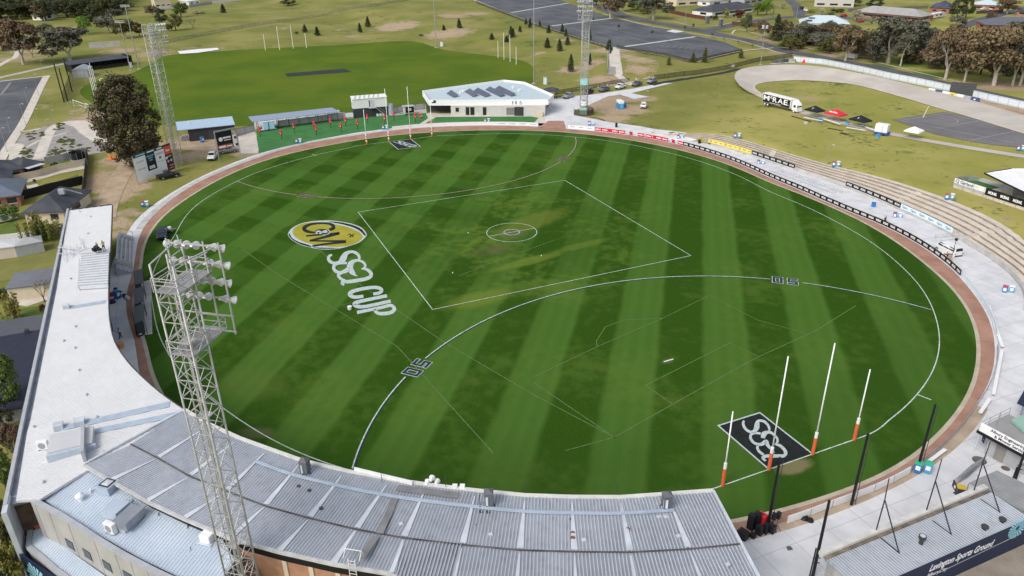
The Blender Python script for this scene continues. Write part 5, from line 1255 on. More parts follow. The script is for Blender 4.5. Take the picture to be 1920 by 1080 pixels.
for x,kd in ((46.5,0),(52.5,1),(61,2)): picto(x*kk,kd)
# ---- white over charcoal two-storey box
f = fr((664,222.5), (728,217.2)); t = thing('two_storey_box', 'two-storey timekeepers box, white above and charcoal below, beside the training turf', 'timekeepers box', f.P(f.L/2,1.5,0))
L = f.L; mb = MB(); f.box(mb, .1, L-.1, .4, 3.6, 0, 3.0); mb.build('charcoal_base', DWALL, t); mb = MB(); f.box(mb, 0, L, .3, 3.8, 3.0, 6.0); mb.build('white_upper_storey', WHITEW, t)
mb = MB(); q = [f.P(-.15,.1,5.95), f.P(L+.15,.1,5.95), f.P(L+.15,4.0,6.25), f.P(-.15,4.0,6.25)]; mb.slab([p+Vector((0,0,.1)) for p in q], .1); rf = mb.build('roof', WHITEW, t)
for i in range(6): mb = MB(); a = f.P(.8+i*1.45,.5,6.15); b = f.P(1.5+i*1.45,3.6,6.36); mb.bar(a, b, .35, .08); mb.build('roof_rib', TRIM, rf)
mb = MB(); f.box(mb, L*.47, L*.50, .22, .4, 3.25, 5.3); mb.build('door_gap', DWALL, t); mb = MB(); f.box(mb, L*.50, L*.62, .2, .4, 3.25, 5.3); mb.build('door', FLASH, t); mb = MB(); f.box(mb, -.05, .1, 1.4, 2.2, 3.8, 4.8); mb.build('window', GLASS, t)
mb = MB(); f.box(mb, L*.45, L*.65, -.8, .3, 2.95, 3.05); mb.bar(f.P(L*.65,-.3,3.0), f.P(L*.95,-.3,.1), .9, .12); mb.build('stair', TRIM, t); mb = MB(); mb.bar(f.P(L*.65,-.7,3.9), f.P(L*.95,-.7,1.0), .05); mb.bar(f.P(L*.45,-.7,3.95), f.P(L*.65,-.7,3.9), .05); mb.build('handrail', TRIM, t)
for i in range(3): mb = MB(); f.box(mb, L*(.66+.085*i), L*(.72+.085*i), -.05, .42, .15, .9); mb.build('white_number_panel', WPAINT, t)
for i, (s0, s1, lab) in enumerate(((-1.9,-.1,'white notice board left of the charcoal box'),)):
 t2 = thing('notice_board', lab, 'notice board', f.P(-1.2,-.3,0)); mb = MB(); f.box(mb, -2.6,-.2,-.5,-.4,.7,2.0); mb.build('panel', WPAINT, t2); mb = MB(); f.box(mb, -2.4,-2.3,-.45,-.4,0,.7); f.box(mb, -.5,-.4,-.45,-.4,0,.7); mb.build('legs', GALV, t2)
t2 = thing('water_tank', 'pale corrugated water tank at the right end of the charcoal box', 'water tank', f.P(L+.9,1.6,0)); mb = MB(); mb.tube(f.P(L+1.0,1.6,0), f.P(L+1.0,1.6,3.4), 1.0, n=20); mb.build('drum', mat('pale_tank', (.50,.52,.55), .5, var=.08), t2); mb = MB(); mb.tube(f.P(L+1.0,1.6,3.4), f.P(L+1.0,1.6,3.7), 1.02, .2, 20); mb.build('lid', TRIM, t2)
# ---- open shelter with long blue-grey roof
f = fr((484,245.5), (637,227.5)); t = thing('open_shelter', 'long open shelter with blue-grey roof on thin dark posts', 'shelter', f.P(f.L/2,2,0)); L = f.L
mb = MB(); mb.slab([f.P(-1.4,-.6,3.1), f.P(L+.2,-.6,3.1), f.P(L-.9,4.6,3.55), f.P(-1.6,4.6,3.55)], .12); mb.build('roof', mat('shelter_blue_roof', (.26,.315,.42), .5, var=.06), t)
for i in range(9):
 for d in (.2, 3.6): mb = MB(); mb.bar(f.P(.3+i*(L-.8)/8, d, 0), f.P(.3+i*(L-.8)/8, d, 3.1), .14); mb.build('post', DKSTEEL, t)
t2 = thing('water_tank', 'pale rounded water tank behind the right end of the open shelter', 'water tank', f.P(L+1,5,0)); mb = MB(); a = f.P(L-2.2,6.4,1.0); b = f.P(L+1.6,6.4,1.0); mb.tube(a, b, 1.15, n=18); mb.build('drum', mat('pale_tank', (.50,.52,.55)), t2); mb = MB(); f.box(mb, L-2,L+1.4,5.8,7,0,.3); mb.build('cradle', GREYC, t2)
# ---- charcoal shed with pale blue roof
f = fr((338,268), (443,256.5)); t = thing('machinery_shed', 'charcoal machinery shed with pale blue roof left of the training turf', 'shed', f.P(f.L/2,3,0)); L = f.L
mb = MB(); f.box(mb, 2.6, L, 0, 6.2, 0, 3.7); mb.build('wall', DWALL, t); mb = MB(); mb.slab([f.P(-.3,-.5,3.75), f.P(L+.2,-.5,3.75), f.P(L+.2,6.8,4.6), f.P(-.3,6.8,4.6)], .15); mb.build('roof', mat('shed_blue_roof', (.38,.50,.62), .5, var=.06), t)
mb = MB(); f.box(mb, L*.52, L*.72, -.06, .05, .1, 2.9); mb.build('roller_door', mat('charcoal_door', (.06,.062,.066), .6, var=.1), t)
for s_ in (.1,): mb = MB(); mb.bar(f.P(s_,.2,0), f.P(s_,.2,3.7), .14); mb.build('post', GALV, t)
mb = MB(); f.box(mb, .3, 2.4, 1.5, 3.0, 0, 1.3); mb.build('stored_goods', mat('mixed_grey', (.30,.30,.30), .8, var=.7, scale=2), t)
mb = MB(); mb.tube(f.P(3.4,4,4.2), f.P(3.4,4,5.1), .12, n=8); mb.build('roof_vent', WPAINT, t)
# ---- billboards
def billboard(A,B,z0,z1,name,lab,nposts=2):
 f = fr(A, B); t = thing(name, lab, 'billboard', f.P(f.L/2,0,0));
 for i in range(nposts): mb = MB(); mb.bar(f.P(f.L*i/(nposts-1), .15, 0), f.P(f.L*i/(nposts-1), .15, z1+.1), .24); mb.build('post', GALV, t)
 return f,t
f, t = billboard((412,303.5), (452,294.5), 2.9, 7.9, 'roadside_billboard', 'tall billboard on two steel posts with a black main panel')
L = f.L; mb = MB(); f.box(mb, -.1, L+.1, -.05, .25, 7.7, 8.05); mb.build('top_beam', GALV, t); mb = MB(); f.box(mb, .25, L-.25, 0, .12, 3.1, 7.65); mb.build('panel', BLACKB, t)
def strips(f,t,L_):
 for s0, s1, z0, z1, m in L_: mb = MB(); f.box(mb, s0, s1, -.065, -.03, z0, z1); mb.build('greyed_lettering', m, t)
def onb(f, txt, s, z, size, m, t, bold=.01, nm='lettering'): q = MB(); q.merge(text_mb(txt, size, bold), frame(f.P(s, -.06, z), f.u if not f.flip else f.u, (0,0,1))); return q.build(nm, m, t)
mb = MB(); f.box(mb, L*.76, L-.3, -.03, .05, 3.15, 6.3); mb.build('white_side_panel', WPAINT, t); mb = MB(); f.box(mb, L*.76, L-.3, -.03, .05, 6.3, 7.6); mb.build('tan_side_panel', mat('tan_panel', (.52,.43,.24), .6, var=.4, scale=1.5), t); mb = MB(); f.box(mb, L*.05, L*.72, -.03, .05, 3.2, 4.2); mb.build('orange_strip', mat('orange_strip', (.42,.10,.05), .6, var=.3, scale=2), t)
mb = MB(); mb.tube(f.P(L*.22,-.03,5.7), f.P(L*.22,-.05,5.7), .55, n=16); mb.build('round_emblem', WHL, t); strips(f, t, ((L*.32, L*.68, 5.75, 6.15, WHL), (L*.36, L*.68, 5.2, 5.4, WHL), (L*.10, L*.40, 3.45, 3.95, WHL), (L*.44, L*.70, 3.5, 3.8, WHL)))
for s_, z in ((.88,5.5),(.91,3.6)): mb = MB(); f.box(mb, L*s_-.3, L*s_+.3, -.06, -.02, z-.3, z+.3); mb.build('dark_mark', BLKL, t)
f, t = billboard((261,346), (329,319.5), .6, 6.8, 'sponsors_billboard', 'wide white sponsors billboard with navy and red panels beside the dirt track', 5)
L = f.L; zz = lambda v: .5+v*6.6
mb = MB(); f.box(mb, 0, L, .0, .12, zz(0), zz(1)); mb.build('backing', GUT, t)
def pan(nm,m,s0,s1,z0,z1): mb = MB(); f.box(mb,L*s0,L*s1,-.05,.02,zz(z0),zz(z1)); return mb.build(nm,m,t)
pan('white_panel', WBOARD, .0, .30, 0, .88); pan('white_panel', WBOARD, .545, .80, .0, .88); pan('white_panel', WBOARD, .30, .545, 0, .26); pan('navy_panel', NAVY, .30, .545, .55, .90); pan('black_panel', BLACKB, .30, .545, .26, .55); pan('teal_top_strip', mat('dark_teal', (.02,.06,.06), .6, var=.1), .0, .78, .89, 1.0); pan('orange_red_panel', mat('orange_red', (.68,.10,.05), .6, var=.06), .80, 1, .62, .92); pan('black_panel', BLACKB, .80, 1, .28, .62); pan('dark_red_panel', mat('dark_red', (.12,.012,.03), .6, var=.1), .80, 1, .0, .28)
f2 = f
def onp(txt, s, v, size, m, bold=.01): q = MB(); q.merge(text_mb(txt, size, bold), frame(f.P(L*s, -.065, zz(v)), f.u, (0,0,1))); q.build('lettering', m, t)
onp('ssa', .42, .39, 1.5, WHL, .05); onp('LAVINGTON', .42, .79, .42, FANB, .02); onp('SPORTS', .42, .71, .42, FANB, .02); onp('CLUB', .42, .63, .4, FANB, .02); strips(f, t, ((L*.06, L*.30, zz(.92), zz(.965), FANB), (L*.36, L*.55, zz(.92), zz(.965), WHL), (L*.62, L*.76, zz(.92), zz(.965), WHL))); onp('M', .67, .60, .9, NAVYL, .03); onp('Best', .90, .77, .72, WHL, .03); PALEL = mat('pale_grey_lettering', (.52,.53,.56), .6, var=.1); strips(f, t, tuple((L*a, L*b, zz(c), zz(d), m) for a, b, c, d, m in ((.05,.24,.68,.73,PALEL),(.06,.26,.40,.46,PALEL),(.57,.78,.72,.80,PALEL),(.59,.76,.45,.48,PALEL),(.62,.78,.08,.12,PALEL),(.86,.97,.50,.57,GREYL),(.88,.98,.17,.20,PALEL),(.86,.97,.08,.10,PALEL))))
for s_, v, m in ((.835,.50,WHL),(.86,.36,mat('pink_mark', (.75,.35,.40), .6, var=0)),(.945,.37,mat('pale_green_mark', (.45,.60,.50), .6, var=0))): mb = MB(); mb.tube(f.P(L*s_,-.055,zz(v)), f.P(L*s_,-.07,zz(v)), .34, n=14); mb.build('round_mark', m, t)
# ---- kiosk with the ground's name, lower right
kq = plane3(atz(1548,1044,3.5),atz(1853,920,3.5),atz(1918,963,3.3))
kio = thing('named_kiosk', 'flat-roofed kiosk with navy fascia naming the sports ground at the lower right', 'kiosk', at(1700,1020))
roofk = [kq(*p) for p in ((1546,1048),(1855,921),(1935,975),(1670,1083),(1590,1112),(1578,1080))]
roofk = [kq(*p) for p in ((1546,1048),(1855,921),(1935,974))]; roofk.append(roofk[0]+(roofk[2]-roofk[1]))
mb = MB(); mb.slab(roofk, .15); mb.build('roof', ZGREY, kio); ribs(roofk, roofk[2]-roofk[1], .30, .13, .05).build('roof_ribs', ZGR, kio)
mb = MB(); e0,e1 = roofk[0],roofk[1]; out = (roofk[1]-roofk[2]).normalized()*.45
mb.bar(e0+out+Vector((0,0,.15)), e1+out+Vector((0,0,.15)), .55, .45); mb.build('front_parapet', mat('pale_parapet', (.56,.55,.52), .7, var=.15), kio)
mb = MB(); mb.bar(e0+Vector((0,0,.07)), e1+Vector((0,0,.07)), .35, .12); mb.build('valley_gutter', mat('dirty_gutter', (.17,.14,.11), .9, var=.5, scale=1), kio)
ctrk = sum(roofk, Vector())/4; mb = MB(); mb.prism([(p.x+(ctrk.x-p.x)*.03, p.y+(ctrk.y-p.y)*.03) for p in roofk], .05, 3.1); mb.build('wall', CWALL, kio)
sA, sB = roofk[3], roofk[2]; mb = MB(); sA2, sB2 = Vector((sA.x,sA.y,.05)), Vector((sB.x,sB.y,.05)); mb.wall([sA2, sB2+(sB2-sA2)*.06], .14, 3.45); mb.build('navy_fascia', NAVY, kio)
sv = (sB2-sA2).normalized(); so_ = Vector((sv.y,-sv.x,0)); so_ = so_ if so_.dot(CAM-sA2) > 0 else -so_
def onsign(px,py):
 d = ray(px,py); a = sA2+so_*.085; k = so_.dot(a-CAM)/so_.dot(d); return CAM+k*d
def signtext(txt,p,q,h,bold,shear):
 a, b = onsign(*p), onsign(*q); m = MB(); tm = text_mb(txt, h, bold, 'LEFT', shear); wd = max(v[0] for v in tm.v)-min(v[0] for v in tm.v); dr = b-a; k = dr.length/wd
 M = frame(a, dr, (0,0,1)) @ Matrix.Diagonal((k, 1, 1, 1)); m.merge(tm, M); return m.build('lettering', WHL, kio)
signtext('Lavington Sports Ground', (1743,1067), (1863,1018), 1.12, .03, .25); signtext('AlburyCity', (1738,1080), (1776,1066), .6, .01, .0)
mb = MB(); a, b = onsign(1760,1074), onsign(1915,1000); mb.bar(a, b, .05, .05); mb.build('line_mark', GREYL, kio)
mb = MB(); c = onsign(1908,990)
for k in range(20):
 a0,a1 = R(k*18),R(k*18+11); mb.add([c+so_*.01+(sv*math.cos(a)*r_+Vector((0,0,1))*math.sin(a)*r_) for a,r_ in ((a0,.25),(a1,.25),(a1,1.25),(a0,1.25))], [(0,1,2,3)])
mb.build('fan_emblem', FANB, kio)
mb = MB(); a, b = onsign(1655,1100), onsign(1738,1068); mb.bar(Vector((a.x,a.y,1.0)), Vector((b.x,b.y,1.0)), .1, 1.9); mb.build('grey_shutter', TRIM, kio)
for px, py, lab in ((1726,1012,'tall black pipe cowl with bright cap on the kiosk roof'), (1845,985,'short black vent on the kiosk roof near its navy edge'), (1878,971,'short black vent at the far end of the kiosk roof')):
 p = kq(px, py+8); t = thing('roof_vent', lab, 'vent', p); h = 1.0 if px == 1726 else .45; mb = MB(); mb.tube(p, p+Vector((0,0,h*.8)), .2, n=10); mb.build('pipe', GUT, t); mb = MB(); mb.tube(p+Vector((0,0,h*.7)), p+Vector((0,0,h)), .34, n=12); mb.build('cap', GUT, t)
 if h > .9: mb = MB(); mb.tube(p+Vector((0,0,h)), p+Vector((0,0,h+.03)), .24, n=12); mb.build('bright_lid', FLASH, t)
mb = MB(); lp = kq(1545,1046); d_ = (roofk[0]-roofk[1]).normalized(); lx = (roofk[2]-roofk[1]).normalized(); lp = lp+d_*.25+lx*.9
t = thing('wall_ladder', 'short steel ladder on the end wall of the named kiosk', 'ladder', lp-Vector((0,0,3)))
for s_ in (-.25,.25): mb.tube(lp+lx*s_-Vector((0,0,2.6)),lp+lx*s_+Vector((0,0,.5)),.035,n=5)
for k in range(8): mb.tube(lp-lx*.25-Vector((0,0,.1+k*.33)),lp+lx*.25-Vector((0,0,.1+k*.33)),.025,n=4)
mb.build('rungs', GALV, t)
# ridged grey awning roof right of it and the paving behind
q = [atz(*p,2.9) for p in ((1817,905),(1869,882),(1960,925),(1960,985),(1927,962))]
t = thing('awning_roof', 'low grey corrugated awning roof at the right edge behind the kiosk', 'awning', Vector((q[0].x, q[0].y, 0))); mb = MB(); mb.slab(q, .12); mb.build('roof', mat('dull_grey_roof', (.26,.265,.27), .6, var=.1), t); ribs(q, q[1]-q[0], .3, .1, .04).build('roof_ribs', mat('dull_grey_rib', (.30,.305,.31), .6, var=.1), t)
for p in q[:3]: mb = MB(); mb.tube((p.x,p.y,0), (p.x,p.y,2.8), .06, n=6); mb.build('post', GALV, t)
sheet('brown_paving', stoney('brown_paving', (.24,.205,.165), (.31,.27,.225), .4, (.17,.145,.115), .4), [(1640,1110),(1755,1078),(1985,985),(1985,1130),(1640,1200)], .075)
# ---- engineering-sign kiosk at the right edge
g1_, g2_ = atz(1838.5,847), atz(1897,880); f = Fr(g1_, g2_, 0); t = kio2 = thing('food_kiosk', 'grey kiosk with white engineering sign along its roof edge at the right', 'kiosk', f.P(2,2,0))
mb = MB(); f.box(mb, .4, 9, 0, 4.5, .05, 2.9); mb.build('wall', GREYW, t); mb = MB(); f.box(mb, 1.4, 2.5, -.05, .05, .1, 2.2); mb.build('door', mat('brown_grey_door', (.23,.215,.20), .6, var=.1), t)
mb = MB(); f.box(mb, -.6, 9, -1.0, 5.0, 2.95, 3.15); mb.build('roof', mat('kiosk_grey_roof', (.30,.295,.29), .8, var=.1, scale=.4), t); mb = MB(); f.box(mb, -.6, 9, -1.06, -.9, 2.75, 3.1); mb.build('black_canopy_edge', BLACKB, t)
mb = MB(); f.box(mb, -.4, 9, -1.0, -.9, 3.12, 4.2); sg = mb.build('white_sign', WBOARD, t)
def kl(txt, s, z, size, m=BLKL): q = MB(); q.merge(text_mb(txt, size, .012), frame(f.P(s,-1.02,z), f.u, (0,0,1))); q.build('lettering', m, sg)
kl('Albury Engineering', 2.7, 3.92, .50); kl('& Mower Service', 3.0, 3.42, .48); kl('VICTA', 6.2, 3.6, .5)
mb = MB(); f.box(mb, 4.2, 4.6, -.06, .02, 1.6, 1.8); mb.build('notice', WPAINT, t)
mb = MB()
for s_ in (-.4,): mb.tube(f.P(s_,-.6,0),f.P(s_,-.6,2.9),.05,n=6)
mb.build('post', FLASH, t)
for z in (3.6, 4.15): mb = MB(); mb.tube(f.P(-.5,-.8,z), f.P(-.5,4.9,z), .03, n=5); mb.build('roof_rail', GALV, t)
for d in (-.8,1,3,4.9): mb = MB(); mb.tube(f.P(-.5,d,3.1), f.P(-.5,d,4.15), .03, n=5); mb.build('rail_post', GALV, t)
mb = MB(); mb.tube(f.P(.2,1.2,3.1), f.P(.2,1.2,5.2), .03, n=5); mb.build('aerial', GALV, t)
t = thing('green_roofed_booth', 'small booth with pale green roof at the right edge of the apron', 'booth', f.P(4,8,0)); q = [atz(*p, 3.6) for p in ((1897,786),(1960,762),(1990,800),(1926,812))]; mb = MB(); mb.slab(q, .35); mb.build('roof', mat('pale_green_roof', (.27,.43,.36), .6, var=.06), t); c = sum(q, Vector())/4; mb = MB(); mb.prism([(p.x+(c.x-p.x)*.12, p.y+(c.y-p.y)*.12) for p in q], .05, 3.3); mb.build('wall', DWALL, t)
t = thing('dark_canopy', 'dark canopy on a post at the right edge of the white apron', 'canopy', atz(1915,770)); q = [atz(*p, 3.0) for p in ((1907,755),(1922,728),(1985,740),(1970,785))]; mb = MB(); mb.slab(q, .12); mb.build('top', NAVY, t); mb = MB(); p = atz(1913,779); mb.tube(p, p+Vector((0,0,2.9)), .06, n=6); mb.build('post', GALV, t); mb = MB(); mb.tube(q[2]-Vector((0,0,3)), q[2], .06, n=6); mb.build('post', GALV, t)
# ---- clubhouse on the bank at the right
zb = HT; f = Fr(at(1786,351), at(1925,397)); t = bank_club = thing('bank_clubhouse', 'white-roofed viewing pavilion with black banners on the grass bank at the right', 'pavilion', f.P(f.L/2,3,0)); L = f.L
sp = L*.44
mb = MB(); f.box(mb, 0, L+14, .1, .5, .0, .65); mb.build('block_plinth', FPATH, t); mb = MB(); f.box(mb, .2, L+14, .5, 9, .0, .9); mb.build('deck_base', CWALL, t); mb = MB(); f.box(mb, .3, sp+1.2, .6, 6, .9, .96); mb.build('turf_mat', stoney('green_carpet', (.05,.13,.03), (.065,.155,.04), .4), t)
mb = MB(); f.box(mb, sp-1, L+14, 3, 9, .97, 1.02); mb.build('concrete_floor', FPATH, t)
mb = MB(); f.box(mb, .1, sp, -.02, .08, 1.1, 2.1); bn = mb.build('white_banner', WBOARD, t); q = MB(); q.merge(text_mb('CJ Garland', .95, .02), frame(f.P(sp*.33,-.05,1.6), f.u, (0,0,1))); q.build('lettering', NAVYL, bn); q = MB(); q.merge(text_mb('& CO', .5, .0), frame(f.P(sp*.70,-.05,1.6), f.u, (0,0,1))); q.build('lettering', GREYL, bn)
mb = MB(); f.box(mb, sp+.1, L+14, -.04, .1, .7, 2.15); bb = mb.build('black_banner', BLACKB, t)
for i in range(7): q = MB(); q.merge(fit(text_mb('MCRAE.', .80, .05), 1.95, .62), frame(f.P(sp+1.7+i*2.75,-.07,1.4), f.u, (0,0,1))); q.build('lettering', WHL, bb)
for i in range(12): mb = MB(); mb.tube(f.P(i*2.4,.0,0), f.P(i*2.4,.0,2.15), .05, n=5); mb.build('rail_post', GALV, t)
mb = MB(); f.box(mb, .1, sp, .02, .06, .65, 1.1); mb.build('mesh_panel', TRIM, t)
P = [f.P(-.2,1.0,0),f.P(-.6,2.2,0),f.P(0,4.4,0),f.P(1.2,5.8,0)];
for a, b in zip(P, P[1:]): mb = MB(); mb.wall([a,b], .06, 2.0, z0=1.9); mb.bar(a+Vector((0,0,1.0)), b+Vector((0,0,1.0)), .05, 1.6); mb.build('curved_rail', GALV, t)
mb = MB(); r0 = [atz(*p,zb+z) for p,z in (((1845,323),5.2),((1845+115,390),3.9))]
a = atz(1846,324,HT+4.2); b = atz(2010,403,HT+4.2); c = atz(2010,316,HT+4.9); d = atz(1897,316,HT+4.9)
mb.slab([a,b,c,d], .25); mb.build('white_roof', WPAINT, t); mb = MB(); mb.bar(a-Vector((0,0,.1)), b-Vector((0,0,.1)), .15, .3); mb.bar(a-Vector((0,0,.1)), d-Vector((0,0,.1)), .15, .3); mb.build('roof_edge', BLACKB, t)
for s_, d_ in ((sp+1.2,3.4),(sp+7,3.2),(sp+12,3.0),(sp+1.8,7.6)): mb = MB(); mb.tube(f.P(s_,d_,.9), f.P(s_,d_,4.2), .07, n=6); mb.build('post', GALV, t)
mb = MB(); f.box(mb, sp+5, L+14, 8.6, 8.9, .9, 4.3); mb.build('back_wall', DWALL, t); mb = MB(); f.box(mb, sp+3.5, sp+3.7, 3, 9, .9, 3.4); mb.build('side_wall', CWALL, t)
for i in range(3): mb = MB(); f.box(mb, sp+3.2+i*1.4, sp+4.4+i*1.4, 9.2, 10.4, .0, 3.9+.3*i); mb.build('rear_plant', FLASH, t)
# ---- cricket nets and grey shed,far left
f = fr((138,137), (250,122)); t = thing('cricket_nets', 'dark-roofed cricket practice nets beside the big tree', 'cricket nets', f.P(f.L/2,4,0)); L = f.L
mb = MB(); mb.slab([f.P(-1,.3,3.4), f.P(L,.3,3.4), f.P(L-1,9,3.9), f.P(-1,9,3.9)], .15); mb.build('roof', CHAR, t)
mb = MB(); f.box(mb, 0, L, 8.3, 8.5, 0, 3.5); mb.build('back_sheet', mat('dark_green_cloth', (.012,.04,.032), .8, var=.3), t); mb = MB(); f.box(mb, -.2, L*.28, .4, 8.3, 0, 3.3); mb.build('dark_net', BLACKB, t)
for i in range(9):
 for d in (.5,): mb = MB(); mb.tube(f.P(L*.28+i*L*.72/8,d,0), f.P(L*.28+i*L*.72/8,d,3.4), .09, n=6); mb.build('post', BLACKB, t)
mb = MB(); f.box(mb, L*.97, L, 0, 8.4, 0, 4.2); mb.build('end_net', BLACKB, t); mb = MB(); f.box(mb, L*.3, L, .45, .5, .0, 1.5); mb.build('low_mesh', DMESH, t)
f = fr((138,147), (167,145.5)); t = thing('grey_shed', 'small grey gabled shed before the cricket nets', 'shed', f.P(f.L/2,3,0)); mb = MB(); f.box(mb, 0, f.L, 0, 8, 0, 3.2); mb.build('wall', GREYW, t); hip(f, MB(), 0, f.L, 0, 8, 3.2, 4.4, .15, True).build('roof', mat('shed_grey_roof', (.30,.325,.35), .5, var=.06), t); mb = MB(); f.box(mb, f.L*.3, f.L*.7, -.08, .05, .1, 2.6); mb.build('roller_door', TRIM, t)
# ---- dark box by the velodrome,barrier boards beside it
f = fr((1778,179), (1826,183)); t = thing('dark_container', 'dark grey windowless container standing beside the velodrome straight', 'container', f.P(f.L/2,2,0)); mb = MB(); f.box(mb, 0, f.L, 0, 4.5, 0, 3.6); mb.build('shell', mat('container_grey', (.065,.068,.07), .7, var=.08), t); mb = MB(); hip(f, mb, 0, f.L, 0, 4.5, 3.6, 3.75, .05); mb.build('roof', mat('container_roof', (.075,.078,.08), .7, var=.08), t); mb = MB(); f.box(mb, f.L+.01, f.L+.05, .8, 3.6, .2, 3.0); mb.build('door', mat('container_door', (.055,.057,.06), .6, var=.1), t)
for i, (a, b, m, lab) in enumerate((((1740,172),(1752,174),WBOARD,'short white barrier board with a dark dot'), ((1753,175.5),(1765,177),mat('navy_barrier', (.06,.09,.22), .6, var=.1),'first navy barrier board left of the white one'), ((1766,177.5),(1779,180),WBOARD,'white barrier board left of the yellow one'), ((1779,180),(1792,183),YELB,'yellow barrier board beside the velodrome straight'), ((1792,183),(1806,185.5),WBOARD,'white barrier board right of the yellow one'), ((1807,186),(1819,188.5),TRIM,'plain grey barrier board below the dark container'), ((1820,189),(1835,191.5),mat('navy_barrier', (.06,.09,.22)),'navy and white barrier board at the right end of the row'))):
 f = fr(a, b); t = thing('barrier_board', lab, 'barrier board', f.P(f.L/2,0,0), 'barrier boards beside the velodrome'); mb = MB(); f.box(mb, 0, f.L-.05, 0, .5, 0, 1.2); mb.build('board', m, t)
 if i in (0, 3, 6): mb = MB(); f.box(mb, f.L*.3, f.L*.55, -.03, .05, .4, .8); mb.build('mark', BLKL if i < 6 else WPAINT, t)
# ---- houses
def window(f, t, s0, s1, z0, z1, side='front', D=0, m=None):
 mb = MB()
 if side == 'front': f.box(mb, s0, s1, -.06, .05, z0, z1)
 elif side == 'left': f.box(mb, -.06, .05, s0, s1, z0, z1)
 else: f.box(mb,f.L-.05,f.L+.06,s0,s1,z0,z1)
 w = mb.build('window', m or GLASS, t)
 mb = MB()
 if side == 'front': f.box(mb, s0-.08, s1+.08, -.1, .02, z0-.1, z0)
 elif side == 'left': f.box(mb, -.1, .02, s0-.08, s1+.08, z0-.1, z0)
 else: f.box(mb,f.L-.02,f.L+.1,s0-.08,s1+.08,z0-.1,z0)
 mb.build('sill', WPAINT, w)
def house(A, B, dep, ze, zr, wm, rm, lab, name='house', gable=False, wins=3, extra=None, over=.55, cat='house'):
 f = fr(A, B); t = thing(name, lab, cat, f.P(f.L/2, dep/2, 0)); mb = MB(); f.box(mb, 0, f.L, 0, dep, -.5, ze); mb.build('wall', wm, t)
 mb = MB(); hip(f, mb, 0, f.L, 0, dep, ze, zr, over, gable); mb.build('roof', rm, t)
 if gable:
  mb = MB()
  if f.L >= dep: vs = [f.P(s_,d,z) for s_ in (0,f.L) for d,z in ((0,ze),(dep,ze),(dep/2,zr-.25))]; mb.add(vs, [(0,1,2),(3,5,4)])
  else: vs = [f.P(s_,d,z) for d in (0,dep) for s_,z in ((0,ze),(f.L,ze),(f.L/2,zr-.25))]; mb.add(vs, [(0,1,2),(3,5,4)])
  mb.build('gable', wm, t)
 for i in range(wins):
  c = f.L*(i+.5)/wins; window(f,t,c-f.L*.10,c+f.L*.10,.9,2.1)
 if wins: window(f, t, dep*.3, dep*.6, .9, 2.1, 'left' if (f.P(0,dep/2,0)-CAM).dot(f.u) > 0 else 'right')
 return f,t
f, t = house((-40,352), (47,335), 9, 2.7, 4.9, BRICKO, CHAR, 'brick house with charcoal hip roof beside the cream pathway at the left edge')
f, t = house((47,334), (83,323), 7, 2.7, 4.2, BRICKR, CHAR, 'brick rear wing with a dark patio beside the trampoline', wins=0); mb = MB(); f.box(mb, .4, f.L-.8, -.08, .05, .2, 2.4); mb.build('patio_opening', GLASS, t); mb = MB(); f.box(mb, .2, f.L-.6, -2.2, 0, 2.5, 2.62); mb.build('awning', FLASH, t)
house((-45,363), (22,354), 9, 2.6, 4.4, BRICKR, CHAR, 'charcoal-roofed house second from the top at the left edge')
house((-50,398), (41,386), 12, 2.7, 5.0, BRICKR, mat('slate_blue_roof', (.13,.155,.20), .6, var=.1), 'brick house with slate-blue roof behind the white sedan')
f, t = house((52,421), (124,418), 13, 2.7, 5.2, CREAM, CHAR, 'cream house with dark gabled roof and chimney pipe beside the clubhouse parapet', gable=False, wins=2); mb = MB(); p = f.P(f.L*.72,6,5.0); mb.box(p, (1.2,.8,1.1), f.yaw()); mb.build('chimney', GREYW, t); mb = MB(); mb.bar(f.P(f.L*.75,7,5.2), f.P(f.L*1.05,9,3.4), .25, .18); mb.build('roof_pipe', FLASH, t)
house((-40,492), (33,482.5), 4.5, 2.3, 2.7, mat('pinkish_cream_wall', (.58,.50,.43), .8, var=.06), ZW, 'low cream garden shed with white roof at the left edge', 'garden_shed', cat='shed', wins=0, over=.15)
house((33,482.5), (85,472), 3.5, 2.2, 2.9, GREYW, mat('light_grey_roof', (.36,.37,.375), .5, var=.05), 'grey metal garden shed beside the cream one', 'garden_shed', cat='shed', wins=0, over=.1)
house((20,566), (96,556), 6.5, 2.5, 2.8, CREAM, mat('mid_grey_roof', (.15,.16,.18), .6, var=.08), 'low garage with flat grey roof beside the clubhouse parapet', 'garage', cat='garage', wins=0, over=.2)
t = thing('house', 'house with navy ridge roof, its rear slope coloured sunlit grey, at the left edge below the garage', 'house', atz(20,660)); q = [atz(*p, z) for p, z in (((-70,612),2.5),((86,588.5),2.5),((80,617),3.5),((-70,643),3.5),((40,765),2.3),((-90,790),2.3))]
mb = MB(); mb.slab([q[0],q[1],q[2],q[3]], .15); mb.build('rear_roof', mat('sunlit_navy_slate_roof', (.085,.09,.105), .6, var=.12), t); mb = MB(); mb.slab([q[3],q[2],q[4],q[5]], .15); mb.build('front_roof', mat('navy_slate_roof', (.022,.026,.045), .6, var=.15), t); mb = MB(); c = sum(q, Vector())/6; mb.prism([(p.x+(c.x-p.x)*.06, p.y+(c.y-p.y)*.06) for p in (q[0],q[1],q[4],q[5])], 0, 2.1); mb.build('wall', GREYW, t); mb = MB(); mb.box(atz(50,621,3.7), (.6,.5,.6)); mb.build('chimney_vent', GUT, t)  # same navy roof; sun on the rear slope is put into its grey colour
